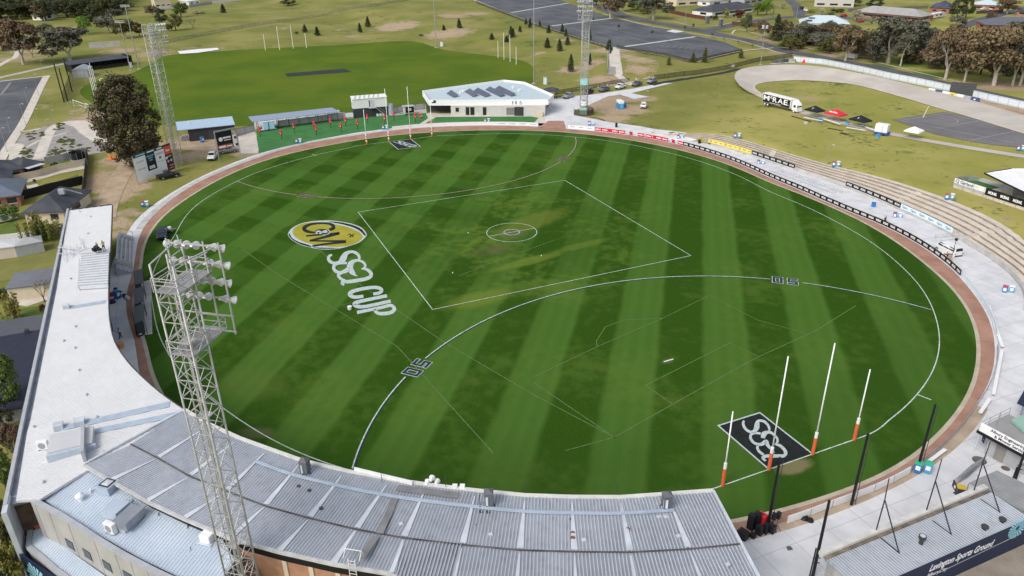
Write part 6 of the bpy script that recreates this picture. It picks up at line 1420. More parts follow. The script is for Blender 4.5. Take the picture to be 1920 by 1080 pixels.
# far left,beyond the practice oval
house((62,38), (84,38), 12, 3.0, 5.5, WHITEW, GREENR, 'low house with pale green roof among the trees at the far left, left half', gable=True, wins=2); house((72,29), (96,28), 10, 3.2, 6.5, WHITEW, GREENR, 'taller pale green gable just behind the low green roof', gable=True, wins=1)
house((138,23), (172,19), 14, 3.2, 6.0, WHITEW, GREENR, 'pale green roofed house behind the floodlight pole at the far left'); house((292,15), (322,13), 12, 6.5, 8.0, CREAM, mat('tan_roof', (.30,.24,.17), .7, var=.1), 'tall tan house at the far end of the grassy slope', wins=3)
house((355,11), (376,8), 9, 3.4, 5.2, WHITEW, WHITEW, 'small white gabled cottage at the far edge of the slope', gable=True, wins=2)
house((-12,60), (12,58), 10, 3, 4.8, GREYW, GREYR, 'grey-roofed house behind the gum tree at the far left edge', wins=1)
for a, b, lab, m, h in (((300,18),(335,14),'low white yard wall below the tall tan house',WHITEW,2.2), ((355,14),(398,7),'pale grey fence below the white cottage',GREYW,2.0), ((398,7),(470,-2),'white fence at the far edge of the grassy slope',WHITEW,2.0), ((168,91),(226,87),'grey concrete wall with pale capping on the lawn beside the nets',GREYC,2.6), ((178,40),(210,32),'white wall below the green roofed house',WHITEW,2.2)):
 f = fr(a, b); t = thing('yard_wall', lab, 'wall', f.P(f.L/2,0,0)); mb = MB(); f.box(mb, 0, f.L, 0, .35, 0, h); mb.build('wall', m, t); mb = MB(); f.box(mb, -.05, f.L+.05, -.05, .4, h, h+.14); mb.build('capping', FPATH, t)
# far right suburb
house((1335,32), (1415,22), 15, 3.0, 6.0, WHITEW, CHAR, 'dark-roofed white house behind the brown fence near the junction', wins=3)
house((1268,12), (1330,8), 12, 5.5, 7.5, CREAM, GREYR, 'two-storey cream house above the dark-roofed one'); house((1330,12), (1385,6), 10, 3, 5, WHITEW, GREYR, 'grey-roofed house at the top between cream house and green tree', wins=2); house((1395,10), (1430,4), 10, 5, 7, GREYW, CHAR, 'dark two-storey house at the top beside the bright green trees')
house((1526,12), (1600,14), 11, 5.6, 8.0, mat('brown_white_wall', (.52,.49,.46), .7, var=.1), CHAR, 'two-storey white and brown house at the top of the hill road');
house((1600,31), (1725,42), 14, 3.0, 6.0, BRICKR, GREYR, 'wide red brick house with pale grey hip roof above the gums', wins=6)
f, t = house((1500,54), (1590,56), 14, 3.0, 6.2, WHITEW, BLUER, 'house with pale blue hip roof and dark solar panels above the gums', wins=2)
for k in range(2): mb = MB(); a = f.P(f.L*.16+k*1.4,1.5+k*2.6,4.3+k*1.0); mb.box(a, (3.2,2.4,.12), f.yaw()); mb.build('solar_panel', GLASS, t)
f, t = house((1742,24), (1778,26), 14, 3.2, 6.5, BRICKR, CHAR, 'charcoal-roofed brick house with blue solar panels beside the caravan', wins=2); mb = MB(); mb.slab([f.P(.5,.8,4.15), f.P(f.L-1,.8,4.15), f.P(f.L-2.5,4.2,5.55), f.P(2,4.2,5.55)], .08); mb.build('solar_panel', mat('blue_solar_panel', (.06,.085,.20), .3, var=.2), t)
house((1822,18), (1872,20), 13, 3.2, 5.6, BRICKR, BLUER, 'red brick house with pale blue roof and white garage at the top right', wins=2); house((1848,58), (1990,60), 16, 3.0, 6.0, BRICKR, mat('blue_charcoal_roof', (.12,.125,.155), .6, var=.12), 'low slate-roofed house behind the brown gums at the right edge'); house((1905,30), (1985,34), 12, 2.8, 4.5, BRICKR, CHAR, 'dark-roofed brick house at the top right corner')
house((1185,4), (1250,2), 10, 3, 5, GREYW, mat('pale_green_house_roof', (.45,.52,.48), .6, var=.1), 'pale roofed house behind the white-trunked gum', wins=2)
# timber and metal yard fences up there
BRF = mat('red_brown_fence', (.12,.045,.035), .8, var=.15, scale=2)
for pts, lab, m, h in (([(1244,22),(1290,32),(1322,37)],'red-brown timber fence curving below the dark-roofed house',BRF,2.0), ([(1372,47),(1430,52),(1490,64),(1550,73)],'red-brown timber fence behind the roadside gums',BRF,2.0), ([(1330,-2),(1400,-4)],'pale fence at the top of the suburb',GREYW,1.8), ([(1590,22),(1740,16)],'grey timber fence at the top of the brick house yard',mat('grey_timber', (.16,.145,.13), .9, var=.2),1.8), ([(1725,45),(1742,42)],'short grey fence beside the caravan',GREYW,1.8), ([(1830,26),(1880,24)],'dark fence before the blue roofed brick house',mat('dark_timber', (.07,.06,.055), .9, var=.2),1.6), ([(1460,55),(1500,62),(1545,60)],'grey paling fence below the blue roofed house',mat('grey_timber', (.16,.145,.13)),1.7), ([(1640,85),(1700,90),(1760,92),(1800,94)],'grey paling fence behind the dense roadside gums',mat('grey_timber', (.16,.145,.13)),1.7)):
 L_ = [at(*p) for p in pts]; t = thing('timber_fence', lab, 'fence', L_[0]); mb = MB(); mb.wall(L_, .08, h); mb.build('palings', m, t)
 for p in L_: mb = MB(); mb.tube(p, p+Vector((0,0,h+.1)), .07, n=5); mb.build('post', m, t)
for px, lab in (((1326,44),'grey stone entry pillar left of the side road'), ((1351,50),'grey stone entry pillar right of the side road')):
 p = at(*px); t = thing('entry_pillar', lab, 'pillar', p, 'entry pillars at the side road'); mb = MB(); mb.box(p+Vector((0,0,1.9)), (1.5,1.5,3.8)); mb.build('shaft', mat('dark_stone', (.12,.13,.15), .8, var=.2), t); mb = MB(); mb.box(p+Vector((0,0,3.9)), (1.8,1.8,.2)); mb.build('cap', TRIM, t)
# fences of the left-hand yards
for pts, lab, m, h in (([(86,308),(120,302),(165,290)],'pale grey metal fence behind the trampoline',GREYW,1.9), ([(38,376),(100,359),(158,345)],'tall black metal fence between two back yards',BLACKB,2.1), ([(165,292),(163,320),(160,350),(154,388)],'dark timber fence along the dirt track',mat('dark_timber', (.07,.06,.055)),2.0), ([(0,456),(60,449),(118,437)],'low white wall along the shed yard',WHITEW,1.7), ([(2,346),(70,332),(108,321),(165,309)],'cream metal fence beside the brick house',CREAM,1.7)):
 L_ = [at(*p) for p in pts]; t = thing('yard_fence', lab, 'fence', L_[0]); mb = MB(); mb.wall(L_, .08, h); mb.build('sheets', m, t)
 for p in L_: mb = MB(); mb.tube(p, p+Vector((0,0,h+.08)), .06, n=5); mb.build('post', m, t)
# ==== vehicles
RUBBER = mat('tyre_rubber', (.018,.018,.019), .85, var=.1); RIM = mat('wheel_rim', (.35,.36,.37), .35, metal=.5, var=.05); LITE = mat('head_lamp', (.72,.74,.76), .15, spec=.6, var=0); TAIL = mat('tail_lamp', (.42,.02,.02), .3, var=0); CGLASS = mat('car_glass', (.015,.018,.022), .08, spec=.8, var=0); TRIMB = mat('black_trim', (.02,.02,.022), .6, var=.05)
def paint(name, c, metal=.15): return mat('paint_'+name, c, .28, metal=metal, var=.03, spec=.55)
def section_loft(secs):
 "secs: list of (x, [(y,z),...]) for the left half from bottom to top; mirrored and skinned into one closed body"
 mb = MB(); rings = []
 for x,half in secs: rings.append([(x,y,z) for y,z in half]+[(x,-y,z) for y,z in reversed(half)])
 n = len(rings[0]); vs = [v for r in rings for v in r]; fs = []
 for k in range(len(rings)-1):
  for i in range(n): fs.append((k*n+i,k*n+(i+1) % n,(k+1)*n+(i+1) % n,(k+1)*n+i))
 fs += [tuple(range(n-1,-1,-1)),tuple(range((len(rings)-1)*n,len(rings)*n))]
 fs = [tuple(reversed(f)) for f in fs]
 return mb.add(vs,fs)
SHAPES = {  # length,half width,ground clearance,bonnet z,belt z,roof z,cabin foot front x,roof front x,roof rear x,cabin foot rear x,tail z,wheel x front/rear,wheel radius
 'ute':   (5.3, .95, .42, 1.10, 1.16, 1.84, 1.25, .55, -.72, -.95, 1.12, 1.62, -1.58, .40),
 'wagon': (4.9, .95, .36, 1.08, 1.14, 1.80, 1.20, .50, -1.95, -2.25, 1.14, 1.45, -1.40, .38),
 'sedan': (4.8, .90, .26, .92, .96, 1.44, 1.15, .35, -1.05, -1.75, 1.00, 1.40, -1.40, .33),
 'van':   (5.1, .98, .34, 1.15, 1.22, 1.98, 2.05, 1.25, -2.35, -2.50, 1.22, 1.62, -1.55, .36)}
_vp = {}
def vehicle_proto(kind,pm,key,name,cat):
 L,w,zc,zh,zb,zr,xf,xrf,xrr,xb,zt,wf,wr,rw = SHAPES[kind]; l = L/2
 t = proto(name, 'x', cat)
 b = section_loft([(-l, [(w*.86,zc+.12),(w*.92,zt*.72),(w*.84,zt-.03)]),(-l+.18, [(w*.94,zc),(w,zt*.7),(w*.93,zt)]),(xb, [(w,zc-.02),(w*1.02,zb*.72),(w*.95,max(zt,zb-.02))]),(xf, [(w,zc-.02),(w*1.02,zb*.72),(w*.94,zb)]),(l-.45, [(w*.97,zc),(w*.98,zh*.7),(w*.84,zh)]),(l-.08, [(w*.86,zc+.05),(w*.88,zh*.68),(w*.76,zh*.84)]),(l, [(w*.74,zc+.12),(w*.78,zh*.62),(w*.68,zh*.72)])])
 body = b.build('body', pm, t, bevel=.03)
 c = section_loft([(xb, [(w*.93,zb-.04),(w*.92,zb),(w*.90,zb+.02)]),(xrr, [(w*.93,zb-.04),(w*.86,(zb+zr)/2),(w*.74,zr-.03)]),((xrr+xrf)/2, [(w*.93,zb-.04),(w*.87,(zb+zr)/2),(w*.76,zr)]),(xrf, [(w*.93,zb-.04),(w*.86,(zb+zr)/2),(w*.74,zr-.03)]),(xf, [(w*.92,zb-.04),(w*.90,zb),(w*.88,zb+.02)])])
 c.build('cabin', pm, t, bevel=.02)
 def pane(nm,pts):
  m = MB(); m.add(pts, [(0,1,2,3)]); m.build(nm,CGLASS,t)
 e = .02
 def pt(x0,z0,x1,z1,k): return x0+(x1-x0)*k,z0+(z1-z0)*k
 ax,az = pt(xf,zb+.02,xrf,zr-.03,.12); bx,bz = pt(xf,zb+.02,xrf,zr-.03,.90)
 pane('windscreen', [(ax+e,-w*.80,az+e),(ax+e,w*.80,az+e),(bx+e,w*.68,bz+e),(bx+e,-w*.68,bz+e)])
 ax,az = pt(xb,zb+.02,xrr,zr-.03,.15); bx,bz = pt(xb,zb+.02,xrr,zr-.03,.88)
 pane('rear_window', [(ax-e,w*.80,az+e),(ax-e,-w*.80,az+e),(bx-e,-w*.66,bz+e),(bx-e,w*.66,bz+e)])
 n = 3 if kind in ('wagon', 'van') else 2
 for s_ in (1,-1):
  x0,x1 = xb+.22,xf-.30
  for i in range(n):
   a = x0+(x1-x0)*i/n+.05; b_ = x0+(x1-x0)*(i+1)/n-.05
   ta = max(a,xrr+.06) if i == 0 else a; tb = min(b_,xrf+.05) if i == n-1 else b_
   q = [(a,s_*(w*.915+e),zb+.05),(b_,s_*(w*.915+e),zb+.05),(tb,s_*(w*.775+e),zr-.13),(ta,s_*(w*.775+e),zr-.13)]
   pane('side_window', q if s_ < 0 else list(reversed(q)))
 for x in (wf,wr):
  for s_ in (1,-1):
   m = MB(); m.tube((x, s_*(w-.22), rw), (x, s_*(w+.02), rw), rw, n=14); ty = m.build('wheel', RUBBER, t); m = MB(); m.tube((x, s_*(w+.02), rw), (x, s_*(w+.035), rw), rw*.62, n=12); m.build('rim', RIM, ty)
 for s_ in (1,-1):
  m = MB(); m.box((l-.10, s_*w*.66, zh*.70), (.14, .34, .16)); m.build('headlight', LITE, t); m = MB(); m.box((-l+.04, s_*w*.80, zt*.74), (.10, .18, .30)); m.build('tail_light', TAIL, t)
 m = MB(); m.box((l+.0, 0, zc+.18), (.12, w*1.45, .24)); m.build('front_bumper', TRIMB if kind == 'ute' else pm, t); m = MB(); m.box((-l-.0, 0, zc+.16), (.12, w*1.6, .2)); m.build('rear_bumper', TRIMB, t)
 if kind == 'ute':
  m = MB(); m.box(((-l+xb)/2, 0, zt-.0), (abs(-l-xb)-.25, w*1.62, .05)); m.build('tray_cover', TRIMB, t)
 return t
def vehicle(kind,col,colname,rear,front,label,name=None,cat=None,group=None,sc=1.0):
 nm = name or {'ute':'utility_vehicle','wagon':'station_wagon','sedan':'sedan_car','van':'passenger_van'}[kind]
 a,b = at(*rear),at(*front); mid = (a+b)/2; yaw = math.atan2(b.y-a.y,b.x-a.x)
 key = (kind,colname)
 if key not in _vp: _vp[key] = vehicle_proto(kind, paint(colname, col), key, nm, cat or {'ute':'utility vehicle','wagon':'car','sedan':'car','van':'van'}[kind]); t = _vp[key]; t['label'] = label
 else: t = dup(_vp[key],label=label)
 if group: t['group'] = group
 t.location = (mid.x,mid.y,H(mid.x,mid.y)+.07); t.rotation_euler = (0,0,yaw); t.scale = (sc,)*3
 return t
UG = 'utes parked in a row by the floodlight tower'
SIL = (.30,.315,.34); GRY = (.13,.145,.165); WHT = (.78,.78,.77); BLK = (.012,.012,.014)
vehicle('ute', SIL, 'silver', (1076,180), (1055,187.5), 'silver ute parked leftmost in the row behind the tower', group=UG)
vehicle('ute', BLK, 'black', (1113,172.5), (1093,179.5), 'black ute half hidden behind the lattice tower', group=UG)
vehicle('ute', GRY, 'slate', (1144,168), (1121,174.5), 'slate grey ute parked just right of the lattice tower', group=UG)
vehicle('ute', WHT, 'white', (1174,163), (1152,169.5), 'white ute parked between two grey utes in the row', group=UG)
vehicle('ute', GRY, 'slate', (1205,157.5), (1183,164.5), 'slate grey ute parked right of the white one in the row', group=UG)
vehicle('ute', SIL, 'silver', (1233,152), (1211,159), 'silver ute parked rightmost in the row beside the dark path', group=UG)
vehicle('wagon', WHT, 'white', (1205,206), (1209,197.5), 'white wagon seen from behind on the sandy ground near the portable toilet')
vehicle('ute', WHT, 'white', (404,291), (394,305), 'white ute facing the oval beside the tall billboard')
vehicle('ute', (.22,.23,.245), 'grey', (410,289), (445,284), 'grey ute standing behind the tall billboard')
vehicle('ute', BLK, 'black', (297,338), (336,330), 'black ute parked below the sponsors billboard')
vehicle('ute', (.022,.035,.075), 'navy', (308,427), (303,461), 'navy ute parked on the turf beside the boundary line')
vehicle('van', WHT, 'white', (1793,484), (1759,467), 'white passenger van parked on the apron below the terrace')
vehicle('sedan', WHT, 'white', (-14,421), (32,410), 'white sedan parked on the lawn beside the slate-blue roof')
vehicle('wagon', (.45,.03,.035), 'red', (1573,33), (1591,31), 'red car in the drive of the wide brick house'); vehicle('sedan', (.45,.03,.035), 'red', (1606,43), (1622,41), 'red sedan low beside the pale blue roof')
vehicle('wagon', WHT, 'white', (1505,19), (1516,24), 'white car on the hill road at the top right'); vehicle('wagon', BLK, 'black', (1500,16), (1507,19), 'black car just above the white one on the hill road')
vehicle('wagon', WHT, 'white', (1838,20), (1850,18.5), 'white car before the blue roofed brick house, left one'); vehicle('sedan', WHT, 'white', (1852,20), (1866,18), 'white car before the blue roofed brick house, right one')
vehicle('wagon', GRY, 'slate', (1541,68), (1558,70), 'slate car half hidden behind the roadside gums'); vehicle('sedan', (.45,.03,.035), 'red', (1536,66), (1545,74), 'red car behind the grey green roadside trees')
# ---- truck with lettered black side
def truck():
 a,b = at(1433,198),at(1497,211.5); mid = (a+b)/2; L = (b-a).length*1.02; yaw = math.atan2(b.y-a.y,b.x-a.x); l = L/2
 t = proto('rigid_truck', 'white rigid truck with black lettered side panel parked on the grass bank', 'truck')
 m = MB(); m.box((-1.2,0,2.35), (L-2.7, 2.5, 2.75)); box = m.build('cargo_box', WPAINT, t, bevel=.04)
 for s_ in (1,-1):
  m = MB(); m.box((-1.2, s_*1.262, 2.28), (L-3.1, .02, 2.45)); m.build('black_side_panel', BLACKB, box)
  tot = L-3.6; a0 = -tot/2
  for tx, wf_, hh, dz in (('M', .25, 1.55, 0), ('c', .10, .75, .40), ('R', .18, 1.55, 0), ('A', .22, 1.55, 0), ('E', .16, 1.55, 0), ('.', .035, .22, -.66)):
   q = MB(); q.merge(fit(text_mb(tx, 2.1, .05), tot*wf_*.92, hh), frame((-1.2+(a0+tot*wf_/2)*(1 if s_ < 0 else -1), s_*1.278, 2.5+dz), (1 if s_ < 0 else -1, 0, 0), (0,0,1))); q.build('lettering', WHL, box); a0 += tot*wf_*1.04
  q = MB(); fm = frame((-1.5, s_*1.278, 1.32), (-s_ if s_ > 0 else 1, 0, 0), (0,0,1)); q.merge(text_mb('cars vans trucks vehicle hire', .42, .01), fm); q.build('lettering', WHL, box)
 m = section_loft([(l-1.95, [(1.22,.75),(1.22,1.9),(1.18,2.85)]), (l-.55, [(1.22,.7),(1.22,1.9),(1.15,2.75)]), (l-.12, [(1.2,.6),(1.2,1.75),(1.08,2.35)]), (l, [(1.15,.55),(1.15,1.55),(1.1,1.7)])]); cab = m.build('cab', WPAINT, t, bevel=.04)
 m = section_loft([(l-1.95, [(1.15,2.75),(1.15,3.2),(1.1,3.7)]), (l-1.0, [(1.1,2.7),(1.1,2.9),(.95,3.1)]), (l-.45, [(1.05,2.65),(1.05,2.72),(.8,2.78)])]); m.build('wind_deflector', WPAINT, cab)
 m = MB(); m.add([(l+.0,-1.02,1.78),(l+.0,1.02,1.78),(l-.13,1.0,2.36),(l-.13,-1.0,2.36)], [(0,1,2,3)]); m.build('windscreen', CGLASS, cab)
 for s_ in (1, -1): m = MB(); m.box((l-.85, s_*1.215, 2.05), (.85, .03, .7)); m.build('side_window', CGLASS, cab); m = MB(); m.box((l-.02, s_*.9, .95), (.08,.35,.2)); m.build('headlight', LITE, cab)
 m = MB(); m.box((l-.0,0,.65), (.2,2.3,.35)); m.build('bumper', WPAINT, cab); m = MB(); m.box((-.6,0,.85), (L-2,1.0,.3)); m.build('chassis', TRIMB, t)
 for x in (l-1.0,-l+1.5,-l+2.75):
  for s_ in (1, -1): m = MB(); m.tube((x,s_*.85,.5), (x,s_*1.22,.5), .5, n=16); w_ = m.build('wheel', RUBBER, t); m = MB(); m.tube((x,s_*1.22,.5), (x,s_*1.235,.5), .3, n=12); m.build('rim', WPAINT, w_)
 t.location = (mid.x,mid.y,H(mid.x,mid.y)+.03); t.rotation_euler = (0,0,yaw)
truck()
# ---- marquees,trailers,caravan
def marquee(c,wd,hl,m,lab,yaw,frame_=True,leg=2.1,pk=1.2,txt=None):
 p = at(*c); t = proto('pop_up_marquee', lab, 'marquee'); w = wd/2; l = hl/2; e = .32
 v = [(-l,-w,leg),(l,-w,leg),(l,w,leg),(-l,w,leg),(-l*.05,-.0,leg+pk),(l*.05,0,leg+pk)]
 lo = [(x,y,z-e) for x,y,z in v[:4]]
 mb = MB(); mids = [(0,-w,leg+.02)]
 mb.add(v+lo, [(0,1,5,4),(1,2,5),(2,3,4,5),(3,0,4),(6,7,1,0),(7,8,2,1),(8,9,3,2),(9,6,0,3)]); cn = mb.build('canopy', m, t)
 for x, y in ((-l,-w),(l,-w),(l,w),(-l,w)): mb = MB(); mb.tube((x*.98,y*.98,0), (x*.98,y*.98,leg), .035, n=5); mb.build('leg', GALV, t)
 if txt:
  k = pk/w; sl_ = math.atan2(pk,w)
  for s_ in (1,-1):
   q = MB(); q.merge(text_mb(txt, .75, .03), frame((0, s_*w*.62, leg+pk*.38+.03), (-s_*1.0,0,0) if s_ > 0 else (1,0,0), (0,-s_*w,pk))); q.build('lettering', WHL, cn)
 t.location = p; t.rotation_euler = (0,0,yaw); return t
rowyaw = math.atan2(*(lambda d: (d.y,d.x))(at(1655,250)-at(1520,216)))
REDT = mat('red_canvas', (.62,.03,.05), .7, var=.08); BLKT = mat('black_canvas', (.015,.016,.02), .7, var=.2)
marquee((1526,219), 3.6, 4.6, BLKT, 'black pop-up marquee next to the lettered truck', rowyaw, txt='T'); marquee((1565,226), 3.6, 5.4, REDT, 'red pop-up marquee between the two black ones', rowyaw, txt='the drive'); marquee((1611,238), 3.6, 5.0, BLKT, 'black pop-up marquee between the red one and the white trailer', rowyaw, txt='T'); marquee((1711,259), 3.6, 3.9, mat('white_canvas', (.80,.80,.80), .7, var=.03), 'white pop-up marquee standing alone beside the asphalt court', rowyaw+.25, pk=1.0)
for i, (a, b, lab) in enumerate((((1506,225),(1540,232),'white trestle bench with frame before the black marquee by the truck'), ((1542,228),(1573,238),'white trestle bench with frame before the red marquee'), ((1585,244),(1621,250),'white trestle bench with frame before the third marquee'), ((1621,243),(1636,249),'short white trestle bench beside the white trailer'))):
 f = fr(a, b); t = thing('trestle_bench', lab, 'bench', f.P(f.L/2,0,0)); m = MB(); f.box(m, 0, f.L, 0, .6, .72, .8); m.build('top', WPAINT, t)
 for s_ in (.1, f.L/2, f.L-.1): m = MB(); m.tube(f.P(s_,.05,0), f.P(s_,.05,1.9), .03, n=5); m.build('upright', GALV, t);
 m = MB(); m.tube(f.P(0,.05,1.9), f.P(f.L,.05,1.9), .03, n=5); m.build('top_rail', GALV, t)
f = fr((1638,252), (1661,255.5)); t = thing('box_trailer', 'white box trailer on a blue base beside the marquees', 'trailer', f.P(f.L/2,1,0)); m = MB(); f.box(m, 0, f.L, 0, 2.2, .8, 2.9); m.build('box', WPAINT, t, bevel=.05); m = MB(); f.box(m, -.05, f.L+.3, -.1, 2.3, .25, .8); m.build('base', mat('blue_base', (.03,.10,.32), .6, var=.1), t); m = MB(); f.box(m, f.L*.6, f.L*.63, -.03, .05, .85, 2.85); m.build('door_seam', GREYL, t)
for s_ in (.7, f.L-.7): m = MB(); m.tube(f.P(s_,-.15,.3), f.P(s_,.1,.3), .3, n=12); m.build('wheel', RUBBER, t)
f = fr((1748,36), (1773,32)); t = thing('caravan', 'white caravan parked behind the grey hip-roofed brick house', 'caravan', f.P(f.L/2,1,0)); L = f.L; m = MB(); vs = [(0,.5),(L*.88,.5),(L,1.1),(L*.96,2.2),(L*.84,2.9),(L*.1,2.9),(0,2.4)]; pts = [f.P(s_,d,z) for d in (0,2.5) for s_, z in vs]; n = len(vs); fs = [tuple(range(n)), tuple(reversed(range(n,2*n)))]+[(i,i+n,(i+1)%n+n,(i+1)%n) for i in range(n)]; m.add(pts, fs); m.build('body', WPAINT, t)
for s_ in (.2,.5): m = MB(); f.box(m, L*s_, L*(s_+.16), -.04, .02, 1.5, 2.2); m.build('window', CGLASS, t)
for s_ in (.4,.52): m = MB(); m.tube(f.P(L*s_,-.05,.35), f.P(L*s_,.2,.35), .35, n=12); m.build('wheel', RUBBER, t)
f = fr((757,216.5), (777,215)); t = thing('food_trailer', 'small food trailer with dark serving hatch on the training turf edge', 'trailer', f.P(f.L/2,1,0)); L = f.L; m = MB(); f.box(m, .2, L, 0, 2.0, .5, 2.7); m.build('body', mat('pale_grey_body', (.58,.57,.56), .5, var=.06), t, bevel=.06); m = MB(); f.box(m, .7, L-.05, -.05, .02, .75, 2.6); m.build('dark_front', BLACKB, t); m = MB(); f.box(m, L*.42, L*.75, -.08, -.04, 1.4, 2.2); m.build('hatch', mat('pinkish_menu', (.62,.42,.38), .6, var=.3, scale=4), t); m = MB(); f.box(m, -.2, L+.1, -.2, 2.1, 2.72, 2.82); m.build('roof', TRIM, t); m = MB(); m.bar(f.P(-1.2,1,.5), f.P(.3,1,.5), .1); m.build('drawbar', TRIMB, t)
for s_ in (L*.45,): m = MB(); m.tube(f.P(s_,-.1,.32), f.P(s_,.15,.32), .32, n=12); m.build('wheel', RUBBER, t)
f = fr((494,247), (519,243.5)); t = thing('toilet_trailer', 'trailer carrying two pale blue portable toilets at the left end of the open shelter', 'trailer', f.P(f.L/2,1,0)); L = f.L; m = MB(); f.box(m, -1.0, L, 0, 1.8, .35, .5); m.build('bed', TRIM, t)
for k, s_ in enumerate((.25, L*.52)): m = MB(); f.box(m, s_, s_+1.55, .15, 1.65, .5, 2.7); cb = m.build('cubicle', mat('pale_sky_plastic', (.38,.62,.76), .5, var=.05), t, bevel=.05); m = MB(); f.box(m, s_+.2, s_+1.35, .1, .16, .6, 2.45); m.build('door', mat('sky_plastic', (.45,.72,.86), .5, var=.04), cb); m = MB(); f.box(m, s_-.05, s_+1.6, .1, 1.7, 2.7, 2.85); m.build('roof', WPAINT, cb)
m = MB(); m.tube(f.P(L*.42,-.1,.3), f.P(L*.42,.15,.3), .3, n=12); m.build('wheel', RUBBER, t); m = MB(); m.bar(f.P(L,.9,.45), f.P(L+2,.9,.4), .08); m.build('drawbar', TRIMB, t)
f = fr((1155,203), (1165,205)); t = thing('portable_toilet', 'blue portable toilet block with white roof on the sandy patch', 'portable toilet', at(1160,201));
A, B_ = at(1155,201), at(1161,205); f = Fr(A, B_); m = MB(); f.box(m, 0, max(2.2,f.L), 0, 1.6, .1, 1.7); m.build('cabin', mat('strong_blue_plastic', (.03,.25,.60), .5, var=.1), t); m = MB(); f.box(m, -.05, max(2.2,f.L)+.05, -.05, 1.65, 1.7, 2.6); m.build('white_upper', WPAINT, t, bevel=.15); m = MB(); f.box(m, max(2.2,f.L)+.01, max(2.2,f.L)+.05, .3, 1.3, .2, 1.7); m.build('door', mat('cyan_plastic', (.10,.45,.66), .5, var=.1), t)
f = fr((-2,346), (11,344)); t = thing('motor_home', 'white motor home front beside the brick house at the left edge', 'motor home', f.P(3,1,0)); m = MB(); f.box(m, -3, f.L, 0, 2.3, .5, 2.6); m.build('body', WPAINT, t, bevel=.08);
for s_ in (.1,.45): m = MB(); f.box(m, f.L*s_, f.L*(s_+.28), -.03, .02, 1.5, 2.1); m.build('window', CGLASS, t)
m = MB(); m.tube(f.P(f.L*.5,-.06,.35), f.P(f.L*.5,.2,.35), .35, n=12); m.build('wheel', RUBBER, t)
f = fr((1584,110), (1601,112)); t = thing('works_trailer', 'pale works trailer parked on the verge below the brown gum', 'trailer', f.P(2,1,0)); m = MB(); f.box(m, 0, f.L, 0, 2, .6, 2.4); m.build('body', mat('pale_trailer', (.52,.52,.50), .6, var=.1), t, bevel=.06)
for s_ in (.25,.75): m = MB(); m.tube(f.P(f.L*s_,-.1,.3), f.P(f.L*s_,.15,.3), .3, n=12); m.build('wheel', RUBBER, t)
m = MB(); m.bar(f.P(f.L,1,.6), f.P(f.L+1.5,1,.5), .1); m.build('drawbar', TRIMB, t)
p = at(1603,106); t = thing('orange_sign', 'orange roadwork sign beside the works trailer', 'sign', p); m = MB(); m.box(p+Vector((0,0,2.2)), (.1,1.6,1.4), R(20)); m.build('face', mat('orange_face', (.80,.30,.02), .5, var=.05), t); m = MB(); m.tube(p, p+Vector((0,0,1.6)), .05, n=5); m.build('leg', GALV, t)
# pallets of gear by the velodrome
for i, (c, col, lab) in enumerate((((1462,118),GRY,'grey covered stack in the equipment yard above the velodrome bend'), ((1472,117),(.03,.05,.12),'navy covered stack in the equipment yard above the velodrome bend'), ((1485,117),(.30,.30,.30),'pale grey stack in the equipment yard above the velodrome bend'), ((1452,119),(.10,.10,.10),'dark stack at the left of the equipment yard'))):
 p = at(*c); t = thing('gear_stack', lab, 'stack', p); m = MB(); m.box(p+Vector((0,0,.8)), (3.0,2.2,1.0), .3*i, taper=.8); m.build('cover', mat('cover_%d' % i, col, .8, var=.3), t); m = MB(); m.box(p+Vector((0,0,.15)), (3.2,2.4,.3), .3*i); m.build('pallet', GREYC, t)
p = at(1507,118); m = MB(); m.tube(p, p+Vector((0,0,1.6)), .9, .1, 10); m.build('red_cone', REDT, None, 'red cone shaped cover beside the equipment yard above the velodrome', 'cone')
